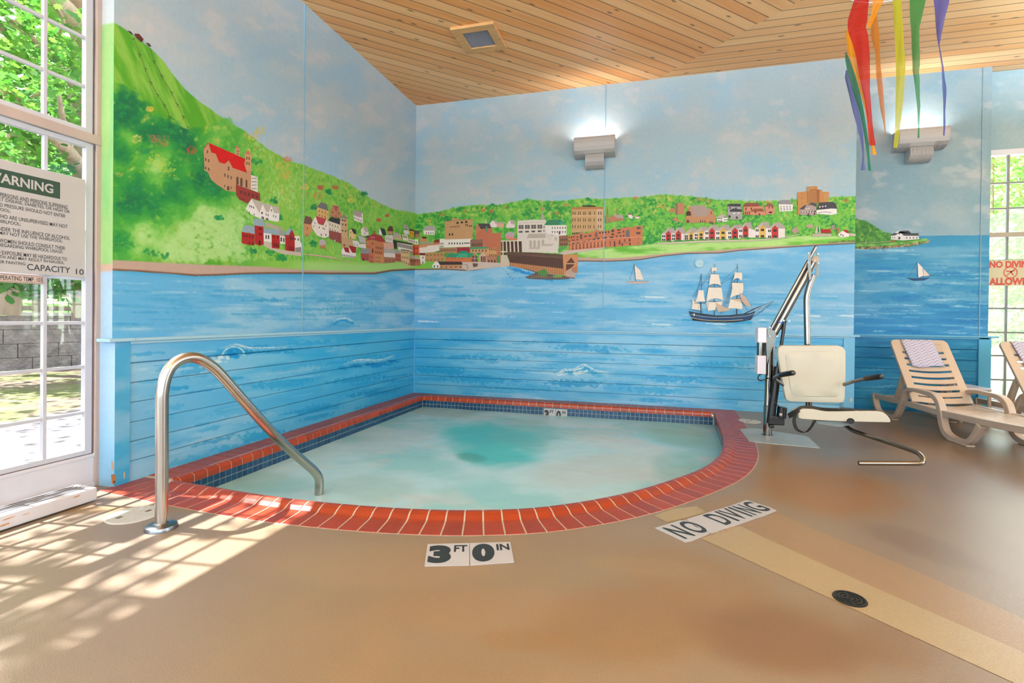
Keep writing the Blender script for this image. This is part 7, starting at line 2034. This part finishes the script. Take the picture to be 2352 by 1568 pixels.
# big tree close outside the left window, its crown shading the floor
K = 1.45
T_ = lambda x, y, d: at(x, y, d * K)
g0 = T_(200, 560, 8.6); g0[2] = 1.08
tree('tall leafy tree with a thick grey trunk rising behind the retaining wall, nearest the window', g0,
     [([g0, T_(200, 420, 8.5), T_(198, 330, 8.5), T_(192, 180, 8.3), T_(196, 60, 8.0), T_(160, -40, 7.6), T_(60, -200, 7.0)], .22, .13), ([T_(198, 100, 8.1), T_(170, 45, 7.6), T_(128, 0, 7.1), T_(90, -60, 6.6)], .17, .11),
      ([T_(200, 410, 8.5), T_(160, 352, 8.0), T_(118, 312, 7.6), T_(60, 285, 7.2)], .13, .06), ([T_(194, 230, 8.4), T_(120, 135, 8.0), T_(60, 75, 7.4), T_(0, 30, 7.0), T_(-60, 10, 6.8)], .07, .03),
      ([T_(160, 350, 8.0), T_(140, 250, 7.4), T_(136, 215, 7.2)], .05, .02), ([T_(110, 120, 7.6), T_(140, 70, 7.2), T_(144, 40, 7.1), T_(118, 0, 7.0)], .025, .015), ([T_(190, 120, 8.2), T_(150, 160, 7.6), T_(80, 130, 7.2)], .04, .015)],
     [(T_(x, y, d), (R * K, R * K, R * .4 * K), n) for x, y, d, R, n in ((30, 20, 7.2, .7, 130), (80, 85, 7.0, .5, 90), (20, 100, 6.8, .5, 80), (150, 80, 7.8, .5, 60), (60, 180, 7.2, .5, 60), (150, 165, 7.4, .45, 50), (170, 250, 7.8, .5, 90), (20, 225, 7.6, .4, 40), (110, 285, 8.6, .6, 60), (20, 340, 8.4, .6, 90), (150, 385, 8.8, .6, 110), (100, 130, 6.8, .3, 40), (150, 120, 6.4, .3, 50), (165, 190, 6.2, .3, 40), (-60, 100, 7, .9, 120), (60, -60, 7, .9, 150))], .095, LEAF, M_leaf, 11)
sc_ = []
rr_ = random.Random(3)
sd = np.array(SUN) / np.linalg.norm(SUN)
for i in range(64):
    p = np.array((-.12, rr_.uniform(-7.0, -4.3), rr_.uniform(.2, 3.5))); q = p - sd * rr_.uniform(3.4, 6.0)
    sc_.append((q, (.42, .42, .16), rr_.randint(5, 14)))
for i in range(120):
    p = np.array((rr_.uniform(-8, -.6), rr_.uniform(-5.5, 2.5), 0)); q = p - sd * rr_.uniform(4.6, 8.5)
    sc_.append((q, (.8, .8, .2), rr_.randint(16, 34)))
c0 = np.array((-3.6, -6.2, -.05))
tree('spreading leafy tree standing just left of the window, casting dappled light on the floor', c0, [([c0, c0 + (.1, 0, 2.5), c0 + (.5, .2, 4.6), c0 + (1.2, .5, 6.6)], .12, .06), ([c0 + (.3, .1, 4), c0 + (1, 1.0, 4.9), c0 + (1.7, 1.7, 5.3)], .05, .02), ([c0 + (.3, .1, 4.2), c0 + (1, -.3, 5.1), c0 + (1.8, -.5, 5.8)], .05, .02)], sc_, .095, LEAF, M_leaf, 12)
g1 = at(20, 600, 13.5); g1[2] = 1.1
tree('slim pale tree leaning behind the retaining wall', g1, [([g1, at(40, 460, 13.4), at(36, 250, 13.0), at(16, 195, 12.6), at(-20, 140, 12.2)], .17, .12), ([at(36, 250, 13), at(90, 215, 12.6), at(140, 190, 12.4)], .05, .02)],
     [(at(x, y, d), (R, R, R * .7), n) for x, y, d, R, n in ((30, 620, 11.4, .7, 260), (90, 640, 11.5, .55, 200), (160, 620, 11.8, .8, 260), (10, 560, 12, .9, 200), (120, 200, 12, 1.0, 200), (20, 300, 11.8, 1.0, 220), (80, 420, 12.4, 1.3, 260), (180, 450, 12.5, 1.2, 260), (-30, 450, 12, 1.2, 200))], .17, LEAF2, M_leaf2, 13)
# woodland further back
for i, (x, d, hgt, lab) in enumerate(((-30, 20, 8, 'dark woodland tree far behind the retaining wall, leftmost of the row'), (60, 22, 9, 'dark woodland tree far behind the fence, in the middle of the row'), (150, 19, 8, 'dark woodland tree far behind the fence, rightmost of the row'))):
    b = at(x, 640, d); b[2] = 1.6
    tree(lab, b, [([b, b + (0, 0, 3), b + (.2, .2, hgt)], .22, .08)], [(b + (rnd.uniform(-2, 2), rnd.uniform(-2, 2), z), (2.2, 2.2, 1.2), 330) for z in np.linspace(1.6, hgt, 5)], .34, LEAF2, M_leaf2, 20 + i)
def shrub(label, c, R, n, size, m, seed, cat='shrub'):
    b = np.array((c[0], c[1], c[2] - R[2])); t = thing('shrub', b, label, cat, 'shrubs outside the windows')
    mb = MB()
    for k in range(5): mb.tube([b, np.array(c) + (rnd.uniform(-.5, .5) * R[0], rnd.uniform(-.5, .5) * R[1], 0)], [.02, .01], 6)
    mb.build('stems', M_bark, t, fix=False); leafobj('foliage', blobpts([(c, R, n)], seed), size, LEAF2, m, t, seed)
# right side: lawn, path, shrubs and trees
xs = np.arange(5.0, 60, .25); ys = np.arange(1.0, 60, .25); X, Y_ = np.meshgrid(xs, ys); P = np.stack([X, Y_, X * 0 - .03 + np.clip(Y_ - 16, 0, 99) * .16], -1)
n2 = fbm(X * .7, Y_ * .7, 2, 5); fc = np.ones(X.shape + (3,)) * hx('B4CC88'); mixf(sst(n2, .4, .7) * .5, '98B86A')
mixf(sst(Y_ + (n2 - .5), 8.0, 8.4) * sst(12.5 - Y_, 0, .4), 'D8C4C4')
gridobj('ground_garden', X, M_ground, kind='structure')
for i, (px, dpt, zc, R, n, m, lab) in enumerate(((2285, 17, .8, (1.4, 1.0, .8), 700, M_leaf3, 'pale round shrub seen low in the right window, nearest the wall'), (2345, 16.5, 1.0, (1.4, 1.0, 1.0), 700, M_leaf3, 'pale round shrub seen low in the right window, at the picture edge'), (2400, 17, 1.2, (1.5, 1.2, 1.2), 500, M_leaf, 'green shrub beyond the right window, outside the picture edge'))):
    c = plane((0, 1 + dpt, 0), (0, 1, 0), px, 790); c[2] = zc; shrub(lab, c, R, n, .16, m, 40 + i)
for i, (px, dpt, hgt, n, lab) in enumerate(((2270, 21, 9, 520, 'sunlit pale-leaved tree filling the right window, left part'), (2340, 24, 10, 520, 'sunlit pale-leaved tree filling the right window, right part'), (2420, 20, 9, 350, 'sunlit tree just beyond the right edge of the right window'))):
    b = plane((0, dpt, 0), (0, 1, 0), px, 760); b[2] = .8
    tree(lab, b, [([b, b + (0, 0, hgt * .5), b + (.2, .3, hgt)], .2, .06)], [(b + (rnd.uniform(-1.5, 1.5), rnd.uniform(-1, 1), z), (2.3, 2.0, 1.1), n) for z in np.linspace(2.0, hgt + 2, 6)], .26, LEAF2, M_leaf3, 50 + i)
